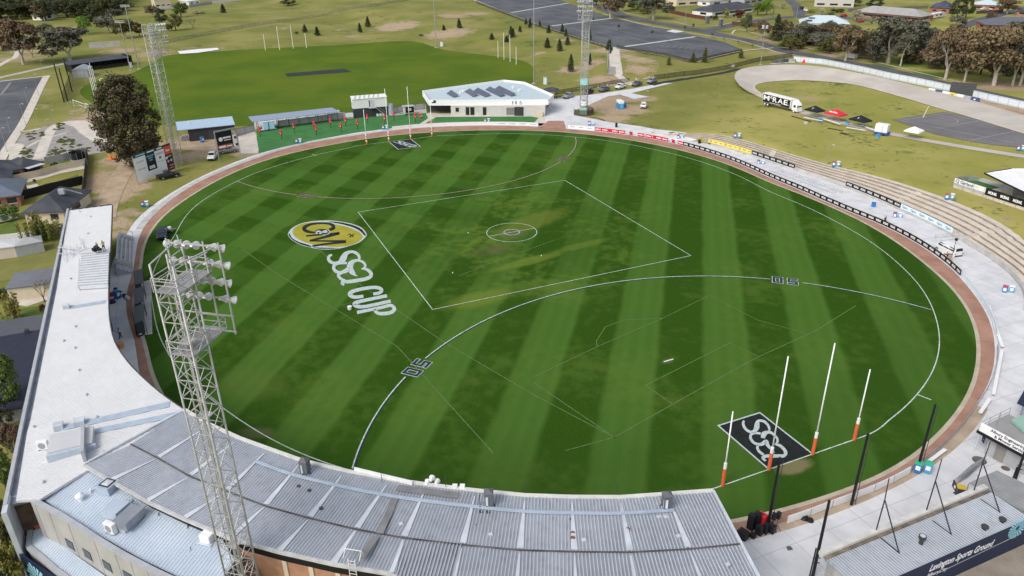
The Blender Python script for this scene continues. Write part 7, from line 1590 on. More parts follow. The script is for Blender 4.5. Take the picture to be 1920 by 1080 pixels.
# ==== vegetation
def leafmat(name,a,b,c):
 q = G(name); n1 = q.noise(.55, 4); n2 = q.noise(3.0, 3); oi = q.n('ObjectInfo').outputs['Random']
 k = q.mix(q.rng(n1, .32, .68), a, b); k = q.mix(q.math('MULTIPLY', q.rng(n2, .5, .75), .7), k, c)
 hs = q.n('HueSaturation'); q.put(hs.inputs['Color'], k); q.put(hs.inputs['Value'], q.rng(oi, 0, 1, .8, 1.25, False)); q.put(hs.inputs['Hue'], q.rng(oi, 0, 1, .485, .515, False))
 m = q.out(hs.outputs[0],.75,spec=.25)
 q.b.inputs['Subsurface Weight'].default_value = 0
 return m
LEAF = {'dark': leafmat('dark_leaves', (0.033, 0.045, 0.015), (0.068, 0.083, 0.030), (0.112, 0.128, 0.053)), 'gumgrey': leafmat('grey_gum_leaves', (0.075, 0.078, 0.051), (0.143, 0.138, 0.099), (0.225, 0.210, 0.158)), 'gumbrown': leafmat('brown_gum_leaves', (0.093, 0.069, 0.039), (0.173, 0.120, 0.068), (0.247, 0.173, 0.105)), 'olive': leafmat('olive_leaves', (0.063, 0.072, 0.018), (0.128, 0.128, 0.036), (0.195, 0.188, 0.068)), 'bright': leafmat('bright_leaves', (0.083, 0.158, 0.015), (0.150, 0.247, 0.030), (0.240, 0.330, 0.060)), 'pale': leafmat('pale_leaves', (0.300, 0.285, 0.165), (0.450, 0.420, 0.285), (0.630, 0.600, 0.450)), 'conifer': leafmat('conifer_leaves', (0.024, 0.036, 0.018), (0.051, 0.063, 0.030), (0.090, 0.102, 0.051)), 'red': leafmat('dark_red_leaves', (0.075, 0.027, 0.024), (0.128, 0.045, 0.039), (0.180, 0.075, 0.060)), 'yellow': leafmat('yellow_green_leaves', (0.128, 0.128, 0.027), (0.240, 0.217, 0.053), (0.360, 0.315, 0.105)), 'big': leafmat('dusky_leaves', (0.051, 0.045, 0.021), (0.102, 0.084, 0.042), (0.173, 0.135, 0.078)), 'grey': leafmat('grey_twigs', (0.180, 0.150, 0.128), (0.255, 0.225, 0.195), (0.345, 0.300, 0.270)), 'green': leafmat('mid_green_leaves', (0.053, 0.090, 0.018), (0.105, 0.158, 0.033), (0.180, 0.240, 0.060))}
BARK = stoney('dark_bark', (.07,.055,.042), (.12,.10,.08), 2, (.04,.03,.025), .5); PBARK = stoney('pale_bark', (.36,.32,.27), (.50,.46,.40), 1.2, (.24,.19,.15), .5)
def leaves(mb,rng,c,rad,n,s,flat=1.0):
 "leaf sprays scattered through an ellipsoid clump,denser towards its shell"
 for _ in range(n):
  while True:
   v = Vector((rng.uniform(-1,1),rng.uniform(-1,1),rng.uniform(-1,1)))
   if v.length <= 1: break
  k = v.length; v = v*(.55+.45*k) if k > 0 else v
  p = c+Vector((v.x*rad[0],v.y*rad[1],v.z*rad[2]))
  nn = (v+Vector((rng.uniform(-.8,.8),rng.uniform(-.8,.8),rng.uniform(-.3,1.0)))).normalized()
  u = nn.orthogonal().normalized(); w = nn.cross(u); a = rng.uniform(0,6.28); u,w = u*math.cos(a)+w*math.sin(a),w*math.cos(a)-u*math.sin(a)
  q = s*rng.uniform(.6,1.35)
  mb.add([p-u*q*.5-w*q*.25,p+u*q*.1-w*q*.45*flat,p+u*q*.55+w*q*.1,p-u*q*.05+w*q*.42], [(0,1,2,3)])
def limb(mb,rng,p,d,L,r,depth,tips,spread=.6):
 n = 3; q = p
 for i in range(n):
  d2 = (d+Vector((rng.uniform(-.18,.18),rng.uniform(-.18,.18),rng.uniform(-.05,.15)))).normalized(); e = q+d2*(L/n); mb.tube(q,e,r*(1-.45*i/n),r*(1-.45*(i+1)/n),6,cap=(i == n-1)); q = e; d = d2
 if depth == 0: tips.append(q); return
 k = rng.choice((2,3)) if depth > 1 else rng.choice((2,3,3))
 for j in range(k):
  a = rng.uniform(0,6.28); s_ = Vector((math.cos(a),math.sin(a),0))*spread*rng.uniform(.7,1.3)
  limb(mb,rng,q,(d+s_+Vector((0,0,.15))).normalized(),L*rng.uniform(.62,.82),r*.55,depth-1,tips,spread)
_tp = {}
def tree_proto(form,leaf,seed):
 "crown and trunk built 10 m tall and 10 m wide unless the form says otherwise"
 rng = random.Random(seed); t = proto('tree', 'x', 'tree'); tr = MB(); cr = MB(); bark = BARK
 if form == 'gum':          # open crown on spreading limbs
  bark = PBARK; tips = []; k = rng.choice((2,3)); tr.tube((0,0,-.3),(.1,0,2.0),.38,.30,8)
  for j in range(k):
   a = 6.28*j/k+rng.uniform(-.5,.5); limb(tr,rng,Vector((.1,0,1.9)),Vector((math.cos(a)*.55,math.sin(a)*.55,1)).normalized(),2.9,.22,2,tips,.62)
  for p in tips: leaves(cr,rng,p+Vector((rng.uniform(-.5,.5),rng.uniform(-.5,.5),.1)),(rng.uniform(1.0,1.8),rng.uniform(1.0,1.8),rng.uniform(.8,1.4)),150,.46)
  for _ in range(34): a = rng.uniform(0,6.28); r_ = rng.uniform(.3,4.5); leaves(cr,rng,Vector((r_*math.cos(a),r_*math.sin(a),rng.uniform(4.0,9.2)-r_*.25)),(1.3,1.3,1.0),80,.46)
 elif form == 'round':
  tr.tube((0,0,-.3),(0,0,3.5),.34,.20,7)
  for j in range(5): a = j*1.26+.3; tr.tube((0,0,2.2+j*.25),(2.6*math.cos(a),2.6*math.sin(a),5.5+j*.3),.15,.05,5)
  for _ in range(40):
   a = rng.uniform(0,6.28); b = rng.uniform(-.75,1.0); r_ = math.sqrt(max(0,1-b*b))*rng.uniform(.45,.95); leaves(cr,rng,Vector((r_*3.9*math.cos(a),r_*3.9*math.sin(a),5.3+b*3.7)),(rng.uniform(.9,1.5),)*2+(rng.uniform(.7,1.2),),62,.46)
 elif form == 'conifer':    # 10 m tall, 4 m wide
  tr.tube((0,0,-.2),(0,0,8.5),.20,.05,6)
  for i in range(26):
   z = .8+9.0*(i/26); w_ = 2.0*(1-(i/26)**1.5)*rng.uniform(.75,1.1)+.15
   for j in range(4): a = rng.uniform(0,6.28); leaves(cr,rng,Vector((w_*.6*math.cos(a),w_*.6*math.sin(a),z)),(w_*.5+.2,w_*.5+.2,.55),22,.38)
 elif form == 'bush':       # 10 wide, 6 tall, foliage to the ground
  tr.tube((0,0,-.2),(0,0,2.5),.3,.12,6)
  for j in range(4): a = j*1.57; tr.tube((0,0,.3),(2.5*math.cos(a),2.5*math.sin(a),3.0),.13,.04,5)
  for _ in range(36):
   a = rng.uniform(0,6.28); r_ = rng.uniform(.2,1)**.6; z = rng.uniform(.4,1)*(1-.45*r_*r_)*5.4; leaves(cr,rng,Vector((r_*4.1*math.cos(a),r_*4.1*math.sin(a),z)),(1.2,1.2,.8),60,.48)
 elif form == 'bare':
  tips = []; tr.tube((0,0,-.2),(0,0,1.8),.22,.18,6)
  for j in range(4): a = j*1.57+rng.uniform(-.3,.3); limb(tr,rng,Vector((0,0,1.7)),Vector((math.cos(a)*.5,math.sin(a)*.5,1)).normalized(),2.8,.12,2,tips,.5)
  for p in tips: leaves(cr,rng,p,(.9,.9,.7),9,.26)
 elif form == 'stem':       # upright leafy canes
  for _ in range(16):
   a = rng.uniform(0,6.28); r_ = rng.uniform(.3,3.6); b = Vector((r_*math.cos(a),r_*math.sin(a),0)); tp = b*1.2+Vector((rng.uniform(-.6,.6),rng.uniform(-.6,.6),rng.uniform(6,10))); tr.tube(b,tp,.08,.03,5)
   for k in range(5): leaves(cr,rng,b.lerp(tp,.25+.75*k/4),(.75,.75,.9),26,.50)
 elif form == 'wattle':     # tall with a clear trunk and a narrow top
  tr.tube((0,0,-.2),(.1,0,8.0),.20,.07,6)
  for i in range(20): z = 6.2+3.6*rng.random(); w_ = 1.5*(1-abs((z-7.6)/2.8)); a = rng.uniform(0,6.28); leaves(cr,rng,Vector((w_*math.cos(a),w_*math.sin(a),z)),(.8,.8,.6),40,.40)
 tr.build('trunk', bark, t); cr.build('crown', LEAF[leaf], t)
 return t
_seedc = [11]
def tree(b,top,wpx,form,leaf,label,group=None,var=0,name=None):
 p = at(*b); dep = (p-CAM).dot(_fw); h = max(1.2,hgt(p,top)); w = wpx*dep/F
 key = (form,leaf,var)
 if key not in _tp: _seedc[0] += 7; _tp[key] = tree_proto(form, leaf, _seedc[0]); t = _tp[key]; t['label'] = label; t.name = name or {'conifer':'conifer','bush':'shrub','stem':'cane_shrub','gum':'gum_tree'}.get(form, 'broadleaf_tree')
 else: t = dup(_tp[key],label=label)
 if group: t['group'] = group
 elif 'group' in t: del t['group']
 t['category'] = {'conifer':'conifer','bush':'shrub','stem':'shrub'}.get(form, 'tree')
 nw = {'gum':10.5,'round':10.0,'conifer':4.2,'bush':10.2,'bare':8.5,'stem':9.0,'wattle':4.5}[form]; nh = {'gum':10.3,'round':10.2,'conifer':10.2,'bush':6.0,'bare':8.8,'stem':9.5,'wattle':10.2}[form]
 t.location = p; t.scale = (w/nw,w/nw,h/nh); t.rotation_euler = (0,0,random.uniform(0,6.28)); return t
# the big dark tree by the sponsors billboard has its own crown
def bigtree():
 b = at(258,312); h = hgt(b,137); dep = (b-CAM).dot(_fw); w = 120*dep/F/2; rng = random.Random(5)
 t = proto('big_tree', 'huge dusky dark tree standing behind the sponsors billboard', 'tree'); tr = MB(); cr = MB(); tips = []
 for j in range(4): a = j*1.57+.4; q = Vector((math.cos(a)*1.0,math.sin(a)*1.0,0)); limb(tr,rng,q,Vector((math.cos(a)*.3,math.sin(a)*.3,1)).normalized(),h*.30,.42,2,tips,.5)
 for _ in range(330):
  a = rng.uniform(0,6.28); z = rng.uniform(.06,1.0); prof = (math.sin(min(1,(z+.06)/.5)*math.pi/2)**.8) if z < .45 else math.sqrt(max(0,1-((z-.42)/.60)**2)); r_ = prof*w*rng.uniform(.35,.97)
  s_ = rng.uniform(.9,1.9); leaves(cr,rng,Vector((r_*math.cos(a),r_*math.sin(a),z*h*.96)),(s_,s_,s_*rng.uniform(.6,1.1)),85,.46)
 tr.build('trunk', BARK, t); cr.build('crown', LEAF['big'], t); t.location = b
bigtree()
# conifers planted on the hillside
HG = 'young conifers planted on the hillside'
for i,(x,y,tp,w) in enumerate(((572,61,45,11),(595,67,49,13),(675,61,42,10),(690,51,30,12),(832,57,46,9),(861,53,34,12),(922,74,62,12),(958,71,48,12),(962,68,52,10),(1026,90,70,14),(1049,96,72,14),(1064,84,68,12),(1070,135,100,15),(1106,122,99,9),(1054,61,44,10),(1061,68,52,8),(1029,62,46,11),(994,52,32,8),(986,46,33,7),(1012,49,38,7),(1106,76,54,8),(950,79,66,11),(975,60,48,9))):
 tree((x,y), tp, w, 'conifer', 'conifer', 'dark young conifer standing on the hillside above the practice oval', HG, i % 3)
tree((556.5,64), 58, 9, 'bush', 'dark', 'small round dark bush left of the hillside conifers'); tree((789,67.5), 64, 11, 'bush', 'olive', 'low flat bush at the foot of the bare dirt slope')
tree((1140,136), 74, 16, 'wattle', 'conifer', 'tall thin tree with clear trunk beside the hillside footpath')
for i, (x, y, tp, w) in enumerate(((1254,122,105,10),(1299,117,97,12),(1321,117,88,13),(1389,109,92,12))): tree((x,y), tp, w, 'conifer', 'olive', 'young pine on the grass before the car park corner', 'young pines at the car park corner', i % 2)
for i, (x, y, tp, w) in enumerate(((1222,70,56,7),(1160,58,46,7),(1284,58,48,9),(1299,58,44,6),(1335,70,62,6),(1357,78,71,5),(1384,82,76,5),(1410,89,83,6),(1112,44,33,5))): tree((x,y), tp, w, 'wattle', 'dark', 'small street tree on the asphalt or verge by the main car park', 'small street trees round the car park', i % 2)
# far left woods
WG = 'dark trees of the wood at the far left'
rng = random.Random(3)
for i in range(118):
 x = rng.uniform(-30, 238); y = rng.uniform(-14, 44-max(0, x-60)*.10); tree((x, y), y-rng.uniform(24, 42), rng.uniform(34, 62), ('round','gum','round')[i % 3], ('dark','gumgrey','dark','olive','gumbrown')[i % 5], 'dark tree in the wood beyond the lawns at the far left', WG, i % 2)
for i in range(26):
 x = rng.uniform(215, 470); y = rng.uniform(-14, 3-(x-215)*.02); tree((x, y), y-rng.uniform(12, 26), rng.uniform(24, 42), ('round','gum')[i % 2], ('dark','olive','gumgrey','green')[i % 4], 'tree among the houses at the far end of the grassy slope', 'trees among the houses beyond the slope', i % 2)
for a in (((44,121),28,82,'gum','gumbrown','brown gum with pale trunk at the far left beside the footpath'), ((131,113),46,100,'gum','gumgrey','grey green spreading gum behind the cricket nets'), ((62,108),78,24,'bare','grey','bare grey sapling right of the brown gum'), ((6,95),52,60,'round','dark','dense dark tree at the left edge behind the brown gum'),
  ((160,64),27,36,'round','bright','bright green round tree on the lawn at the far left'), ((182,50),4,48,'round','dark','tall dark round tree behind the bright green one'), ((205,62),26,46,'gum','gumgrey','grey gum right of the bright green tree'), ((236,72),33,46,'gum','olive','olive gum behind the floodlight poles'), ((262,68),40,24,'round','red','dark red round tree beside the far floodlight tower'), ((305,47),14,34,'round','dark','dark round tree right of the far floodlight head'), ((330,57),23,36,'round','olive','olive round tree on the lawn right of the far floodlight head'), ((317,58),43,18,'bush','olive','olive bush beside the olive round tree'), ((362,52),33,22,'bare','grey','bare grey shrub right of the olive tree'), ((419,24),7,13,'conifer','conifer','small lone conifer on the upper grass slope'), ((540,11),-6,40,'round','dark','dark tree at the top edge on the open slope'), ((340,32),2,38,'round','green','green tree beside the tall tan house'), ((286,32),8,30,'gum','gumbrown','brown leafless-looking tree left of the tall tan house'), ((372,26),19,26,'bush','pale','low pale flowering shrubs on the upper slope'), ((120,70),48,36,'gum','gumbrown','small brown tree before the green roofed houses'), ((90,75),42,50,'round','gumgrey','grey round tree before the low green roof'), ((215,38),14,34,'gum','gumgrey','grey tree before the green roofed house behind the poles'), ((66,88),56,40,'round','pale','pale blossoming tree on the lawn at the far left')):
 tree(*a)
# top middle and right
for a in (((1144,34),-16,52,'gum','gumbrown','dark-limbed gum at the edge of the main car park',), ((1168,22),-14,34,'gum','gumgrey','gum right of the dark-limbed one at the top'), ((1225,36),-22,66,'gum','gumgrey','white-trunked gum on the verge above the road'), ((1118,10),-16,36,'round','dark','dark tree at the top behind the tower lamps'), ((1195,18),2,46,'bush','green','broad green shrub on the bank left of the white-trunked gum'), ((1213,26),12,34,'bush','olive','olive shrub below the white-trunked gum'), ((1252,22),8,30,'bush','dark','dark shrub behind the red-brown fence'), ((1185,4),-14,40,'round','gumgrey','grey tree at the top edge left of the pale roofed house'),
  ((1400,60),22,24,'round','gumgrey','grey green tree at the left end of the roadside row'), ((1427,73),34,30,'gum','gumbrown','brown tree second in the roadside row'), ((1454,76),25,26,'conifer','dark','tall dark narrow tree in the roadside row'), ((1468,81),54,24,'bare','grey','thin dark tree right of the tall narrow one'), ((1498,86),38,48,'gum','gumgrey','broad grey gum in the roadside row'), ((1512,80),46,34,'round','gumbrown','brown tree behind the broad grey gum'), ((1553,82),40,28,'round','gumgrey','grey green tree before the pale blue roof'), ((1543,96),80,22,'bush','green','green shrub right of the broad grey gum'), ((1585,114),42,72,'gum','gumbrown','big brown gum beside the works trailer'), ((1612,104),52,50,'gum','olive','olive gum right of the big brown one'),
  ((1420,29),3,30,'round','bright','bright green tree left of the pair at the top'), ((1437,28),-4,30,'round','bright','bright green tree right of the pair at the top'), ((1449,32),0,20,'bare','pale','pale blossom tree beside the bright green pair'), ((1467,17),4,14,'round','pale','small pale tree on the hill road corner'), ((1497,20),-4,14,'bare','pale','thin pale tree on the hill road'), ((1541,28),14,17,'round','pale','small pale tree below the brown and white house'), ((1606,41),16,26,'round','pale','pale blossom tree at the corner of the wide brick house'), ((1360,33),15,18,'round','yellow','yellow green tree behind the entry pillar'), ((1338,37),26,20,'bush','dark','dark round shrub beside the entry pillar'), ((1385,38),16,24,'gum','red','reddish vine tree behind the side road'), ((1396,50),30,22,'bush','green','green shrub at the left end of the timber fence'), ((1570,24),14,28,'bush','dark','dark garden shrubs below the brown and white house'), ((1520,24),15,18,'bush','yellow','yellow green shrub on the hill road corner'), ((1556,30),22,18,'bush','olive','olive shrub in the garden by the red car'),
  ((1665,118),18,116,'gum','gumgrey','very broad grey gum above the white metal fence'), ((1640,118),58,60,'round','gumgrey','dense grey tree left of the very broad gum'), ((1688,124),52,46,'gum','gumgrey','slender gum with leaning pink trunk'), ((1722,118),42,58,'gum','gumgrey','grey gum between the broad one and the brown ones'), ((1772,149),38,84,'gum','gumbrown','dense brown gum hanging low over the white fence'), ((1745,130),60,56,'round','gumbrown','dark brown tree left of the dense brown gum'), ((1808,154),52,62,'gum','gumbrown','brown gum with leaning pale trunk behind the dark container'), ((1863,161),34,116,'gum','gumbrown','large brown gum with forked white trunk'), ((1898,161),48,70,'gum','gumgrey','grey gum with pale trunk right of the forked one'), ((1912,160),44,80,'gum','gumbrown','brown gum with twin pale trunks at the right edge'), ((1838,140),66,60,'round','gumbrown','brown tree behind the forked gum'),
  ((1793,36),-8,42,'round','dark','dark evergreen beside the red brick house, left one'), ((1810,34),-10,36,'round','dark','dark evergreen beside the red brick house, right one'), ((1795,48),22,32,'bush','gumgrey','grey shrub below the dark evergreens'), ((1888,26),-4,44,'gum','gumbrown','brown tree before the top right road'), ((1858,36),20,26,'round','gumbrown','small brown tree beside the slate-roofed house'), ((1875,14),-4,14,'round','bright','small bright green tree at the top right'), ((1915,70),38,60,'gum','gumgrey','grey gum at the right edge behind the slate roof'), ((1700,24),8,24,'bush','yellow','yellow shrub behind the wide brick house'), ((1640,16),-4,44,'round','dark','dark tree at the top behind the wide brick house'), ((1600,10),-8,40,'round','dark','dark tree at the top beside the brown and white house'), ((1575,96),80,26,'bush','olive','olive bush below the big brown gum'), ((1700,118),104,30,'bush','green','green bush on the verge under the broad gum')):
 tree(*a)
for i in range(84):
 x = rng.uniform(1470, 1940); y = 84+(x-1470)*.125+rng.uniform(-30, 14)*(.5+(x-1470)/700); tree((x, y), y-rng.uniform(18, 46), rng.uniform(34, 62), ('gum','round','bush')[i % 3], ('gumbrown','gumgrey','olive','gumbrown')[i % 4], 'tree in the thick belt between the road and the white metal fence', 'trees of the roadside belt', i % 2)
for i in range(24):
 x = rng.uniform(1090, 1930); y = rng.uniform(-16, 0); tree((x, y), y-rng.uniform(12, 24), rng.uniform(26, 44), ('round','gum')[i % 2], ('dark','gumgrey','green','olive')[i % 4], 'tree among the roofs at the top of the right-hand suburb', 'trees among the roofs at the top right', i % 2)
# by the houses on the left and along the clubhouse back
for a in (((66,452),404,48,'stem','yellow','yellow green cane clump behind the cream wall, left one'), ((97,448),412,40,'stem','yellow','yellow green cane clump behind the cream wall, right one'), ((85,452),420,40,'stem','green','green cane shrub between the yellow clumps'), ((116,436),418,22,'bush','olive','olive shrub beside the clubhouse parapet'), ((15,412),382,52,'bush','green','dark green hedge shrub beside the slate-blue roof'), ((27,600),556,44,'stem','yellow','pale yellow shrub below the flat garage'), ((84,566),524,50,'bare','grey','bare grey tree beside the clubhouse parapet'), ((82,585),568,14,'bush','red','small dark red shrub at the clubhouse parapet'), ((2,560),536,34,'bush','dark','dark shrub at the left edge beside the garage'), ((103,316),302,18,'bush','dark','dark shrub in the yard beside the trampoline'), ((33,345),337,8,'bush','dark','small round shrub on the cream path, left one'), ((65,343),335,8,'bush','olive','small round shrub on the cream path, right one'), ((53,361),352,9,'bush','dark','small dark shrub at the end of the black fence'),
  ((34,775),648,64,'round','green','leafy green tree beside the navy ridge roof'), ((8,812),742,58,'round','dark','dark green tree at the left edge beside the parapet'), ((30,860),790,56,'gum','gumbrown','brown twiggy tree at the left edge beside the parapet'), ((14,920),845,60,'round','green','green tree at the left edge lower down'), ((-4,985),905,60,'round','dark','dark tree near the annexe corner'), ((4,1050),965,64,'bush','olive','olive shrub mass at the lower left edge'), ((22,1090),1020,70,'bush','yellow','yellow green shrub mass under the navy sign wall'), ((-10,1120),1040,80,'round','dark','dark shrub mass at the bottom left corner')):
 tree(*a)
# ==== poles,bins,fences,people and small things
def lightpole(b, top, lab, arms='none', r=.16, grp=None):
 p = at(*b); h = hgt(p, top) if top > -500 else -top-500; t = thing('light_pole', lab, 'light pole', p, grp); m = MB(); m.tube(p, p+Vector((0,0,h)), r, r*.55, 8); m.build('pole', GALV, t)
 m = MB(); m.box(p+Vector((0,0,.1)), (r*5,r*5,.2)); m.build('footing', GREYC, t)
 rt = Vector((RT.x,RT.y,0)).normalized()
 if arms == 'double':
  m = MB(); m.bar(p+rt*-1.9+Vector((0,0,h)), p+rt*1.9+Vector((0,0,h)), .12); m.bar(p+rt*-1.7+Vector((0,0,h-.6)), p+rt*1.7+Vector((0,0,h-.6)), .12); m.build('cross_arm', GALV, t)
  for k in range(6):
   for z in (.15, -.45): m = MB(); m.box(p+rt*(-1.7+k*.68)+Vector((0,0,h+z)), (.5,.5,.25), .5); m.build('lamp', LAMPB, t)
 elif arms == 'quad':
  m = MB(); m.bar(p+rt*-.8+Vector((0,0,h)), p+rt*.8+Vector((0,0,h)), .1); m.build('cross_arm', GALV, t)
  for k in (-.8,.8):
   for z in (.25,-.5): m = MB(); m.box(p+rt*k+Vector((0,0,h+z)), (.8,.8,.5), .4); m.build('lamp', LAMPB, t)
 elif arms == 'one':
  m = MB(); m.bar(p+Vector((0,0,h)), p+rt*.8+Vector((0,0,h+.05)), .06); m.build('arm', GALV, t); m = MB(); m.box(p+rt*.9+Vector((0,0,h+.03)), (.6,.28,.12), .4); m.build('lamp', LAMPB, t)
 return t
lightpole((245,132), 40, 'light pole with double cross arm beside the cricket nets', 'double', .22); lightpole((261,130), -526, 'tallest light pole right of the double-armed one at the far left', 'double', .26)
lightpole((1001,157), -532, 'tall light pole rising behind the amenities building', 'double', .26); lightpole((818,90), -530, 'tall light pole at the far edge of the practice oval', 'double', .26)
lightpole((1426,121), 50, 'velodrome light pole with four white lamps', 'quad', .18); lightpole((1550,306), 272, 'slim light pole with single lamp at the top of the terrace', 'one', .07); lightpole((1208,193), 171, 'slim light pole beside the white wagon', 'one', .08)
lightpole((1284,50), 15, 'street light beside the junction above the car park', 'one', .12); lightpole((1493,34), 4, 'street light on the hill road', 'one', .12)
for i, (bx, by, tp) in enumerate(((136,227,191),(74,241,204),(100,233,207),(52,191,165),(73,179,139),(19,247,221),(172,233,202),(194,237,208),(84,148,113),(50,240,195),(88,236,224),(133,226,213),(14,285,240))): lightpole((bx,by), tp, 'slim park light pole on the paths by the side car park', 'one', .07, 'slim park lights by the side car park')
# meter box,monitors
for c, s_, lab in (((829,87),(1.8,.8,2.2),'pale green electrical cabinet at the foot of the practice oval pole'), ((246,126),(1.6,.8,2.0),'white cabinet at the foot of the double-armed pole'), ((1023,158),(1.6,.8,2.6),'pale blue cabinet right of the pole behind the amenities building')):
 p = at(*c); t = thing('cabinet', lab, 'cabinet', p); m = MB(); m.box(p+Vector((0,0,s_[2]/2)), s_, .4); m.build('case', mat('pale_cabinet', (.52,.62,.62), .5, var=.05), t, bevel=.04); m = MB(); m.box(p+Vector((0,0,s_[2]+.05)), (s_[0]+.15,s_[1]+.15,.1), .4); m.build('lid', GALV, t)
p = at(1031,183); t = thing('entry_shelter', 'dark grey hip-roofed entry shelter right of the amenities building', 'shelter', p); f = fr((1022,187), (1043,187)); m = MB(); hip(f, m, 0, 4.2, 0, 4.2, 2.9, 4.0, .5); m.build('roof', CHAR, t)
for a in ((.2,.2),(4,.2),(4,4),(.2,4)): m = MB(); m.tube(f.P(a[0],a[1],0), f.P(a[0],a[1],2.9), .1, n=6); m.build('post', DKSTEEL, t)
# bins
BLUEP = mat('blue_plastic', (.025,.17,.48), .45, var=.1); CYANP = mat('cyan_plastic_bin', (.06,.36,.60), .45, var=.1); REDP = mat('red_plastic', (.50,.07,.05), .5, var=.1); GRNP = mat('green_plastic', (.04,.42,.24), .5, var=.1); ORGP = mat('orange_plastic', (.60,.27,.09), .5, var=.1); YELP = mat('yellow_plastic', (.62,.42,.05), .5, var=.1)
_bp = {}
def bin_(p,body,lid,lab,grp=None,sc=1.0,yaw=0):
 key = (body.name,lid.name)
 if key not in _bp:
  t = proto('wheelie_bin', lab, 'bin'); m = MB(); m.box((0,0,.52), (.62,.62,.92));
  m = section_loft([(-.26, [(.24,.06),(.27,.5),(.29,.98)]), (.28, [(.24,.06),(.28,.5),(.30,.98)])]); bd = m.build('body', body, t, bevel=.03); m = MB(); m.box((.292,0,.62), (.02,.36,.42)); m.build('white_label', WPAINT, bd)
  m = MB(); m.box((.02,0,1.02), (.68,.64,.08)); m.build('lid', lid, t, bevel=.03)
  for s_ in (-.24,.24): m = MB(); m.tube((-.27,s_-.03,.1), (-.27,s_+.03,.1), .1, n=10); m.build('wheel', RUBBER, t)
  _bp[key] = t
 else: t = dup(_bp[key],label=lab)
 if grp: t['group'] = grp
 t.location = p; t.rotation_euler = (0,0,yaw); t.scale = (sc,)*3; return t
def binpair(c,where,sc=1.25,l1=REDP,l2=WPAINT,b1=BLUEP,b2=CYANP):
 p = at(*c); p = p+Vector((0,0,.06)); ya = math.atan2(CAM.y-p.y,CAM.x-p.x); rt = Vector((RT.x,RT.y,0)).normalized()
 bin_(p-rt*.48, b1, l1, 'blue bin with red lid '+where, None, sc, ya); bin_(p+rt*.48+Vector((.1,.1,0)), b2, l2, 'cyan bin with white lid '+where, None, sc, ya)
for c, wh in (((559.5,269),'at the edge of the training turf, left pair'), ((721.5,243),'at the edge of the training turf beside the far goal'), ((912.5,230.5),'before the amenities building'), ((1108,235.5),'on the apron right of the brick ramp'), ((1274.5,262),'on the apron above the red boards'), ((1381,259),'at the top of the terrace above the yellow boards'), ((1425,310),'at the terrace foot beside the black boards'), ((1566,314),'at the terrace top beside the slim light pole'), ((1778.5,375),'at the terrace top below the pavilion'), ((1681,410),'at the terrace foot beside the teal lettered boards'), ((1887.5,550),'on the apron at the right edge'), ((272,388),'on the grass above the concrete path at the left'), ((1912,283),'on the bank at the far right edge')): binpair(c, wh)
binpair((1727,886), 'beside the black net mast at the lower right', 1.3, GRNP, GRNP); bin_(at(1636.5,391), BLUEP, BLUEP, 'plain blue wheelie bin alone on the apron', None, 1.3, 2); bin_(at(229,495), BLUEP, ORGP, 'blue bin with orange lid beside the bleachers', None, 1.5, 1); bin_(at(1172,200), BLUEP, BLUEP, 'small blue bin right of the portable toilet', None, 1.3, 1.2); bin_(at(380,267), BLUEP, BLUEP, 'blue bin against the charcoal shed', None, 1.5, .6); bin_(at(789,222), REDP, REDP, 'red bin at the left end of the amenities building', None, 1.4, .4); bin_(at(1797,931), DWALL, YELP, 'yellow lidded dark bin beside the named kiosk', None, 1.3, .8); bin_(at(221,560), BLUEP, BLUEP, 'blue bin among the gear below the clubhouse eave', None, 1.4, .8)
for c, lab in (((1155.5,239),'small black upright bin on the apron behind the red boards'), ((1311,271),'small black upright bin on the apron left of the yellow boards')):
 p = at(*c); t = thing('black_bin', lab, 'bin', p); m = MB(); m.tube(p, p+Vector((0,0,1.3)), .35, .38, 12); m.build('drum', BLACKB, t); m = MB(); m.tube(p+Vector((0,0,1.3)), p+Vector((0,0,1.42)), .40, .2, 12); m.build('lid', BLACKB, t)
for c, lab in (((1537,229),'blue tub before the black marquee by the truck'), ((1588,234),'blue tub between the red and the third marquee'), ((1645,258),'blue tub before the white box trailer')):
 p = at(*c); t = thing('blue_tub', lab, 'tub', p); m = MB(); m.tube(p, p+Vector((0,0,.85)), .48, .56, 12); m.build('drum', CYANP, t); m = MB(); m.tube(p+Vector((0,0,.85)), p+Vector((0,0,.93)), .60, .58, 12); m.build('rim', BLUEP, t)
# red spindle markers on the training turf
def conv(x,y): return (460+x/5.647,160+y/5.647)
spi = None
for x,y in ((160,540),(388,570),(520,500),(735,475),(755,525),(907,448),(1018,492),(1067,432),(1190,462),(1297,403),(1480,410),(1577,372),(1803,388)):
 p = at(*conv(x,y))
 if spi is None:
  spi = proto('red_marker', 'red spindle-shaped marker on a black pole on the training turf', 'marker', 'red markers on the training turf'); m = MB(); m.tube((0,0,0), (0,0,1.2), .07, n=6); m.build('pole', BLACKB, spi)
  m = MB(); pr = [(1.1,.12),(1.4,.32),(1.9,.42),(2.3,.34),(2.75,.16),(3.0,.05)]
  for (z0,r0),(z1,r1) in zip(pr,pr[1:]): m.tube((0,0,z0),(0,0,z1),r0,r1,10,cap=False)
  sp_ = m.build('spindle', mat('red_nylon', (.58,.03,.045), .6, var=.15), spi, smooth=True); m = MB(); m.box((.40,0,1.75), (.04,.22,.26), 0); m.build('white_mark', WPAINT, sp_); m = MB(); m.tube((0,0,0), (0,0,.08), .3, n=10); m.build('base', BLACKB, spi); t = spi
 else: t = dup(spi)
 t.location = p; t.rotation_euler = (0,0,math.atan2(CAM.y-p.y,CAM.x-p.x)+random.uniform(-.5,.5))
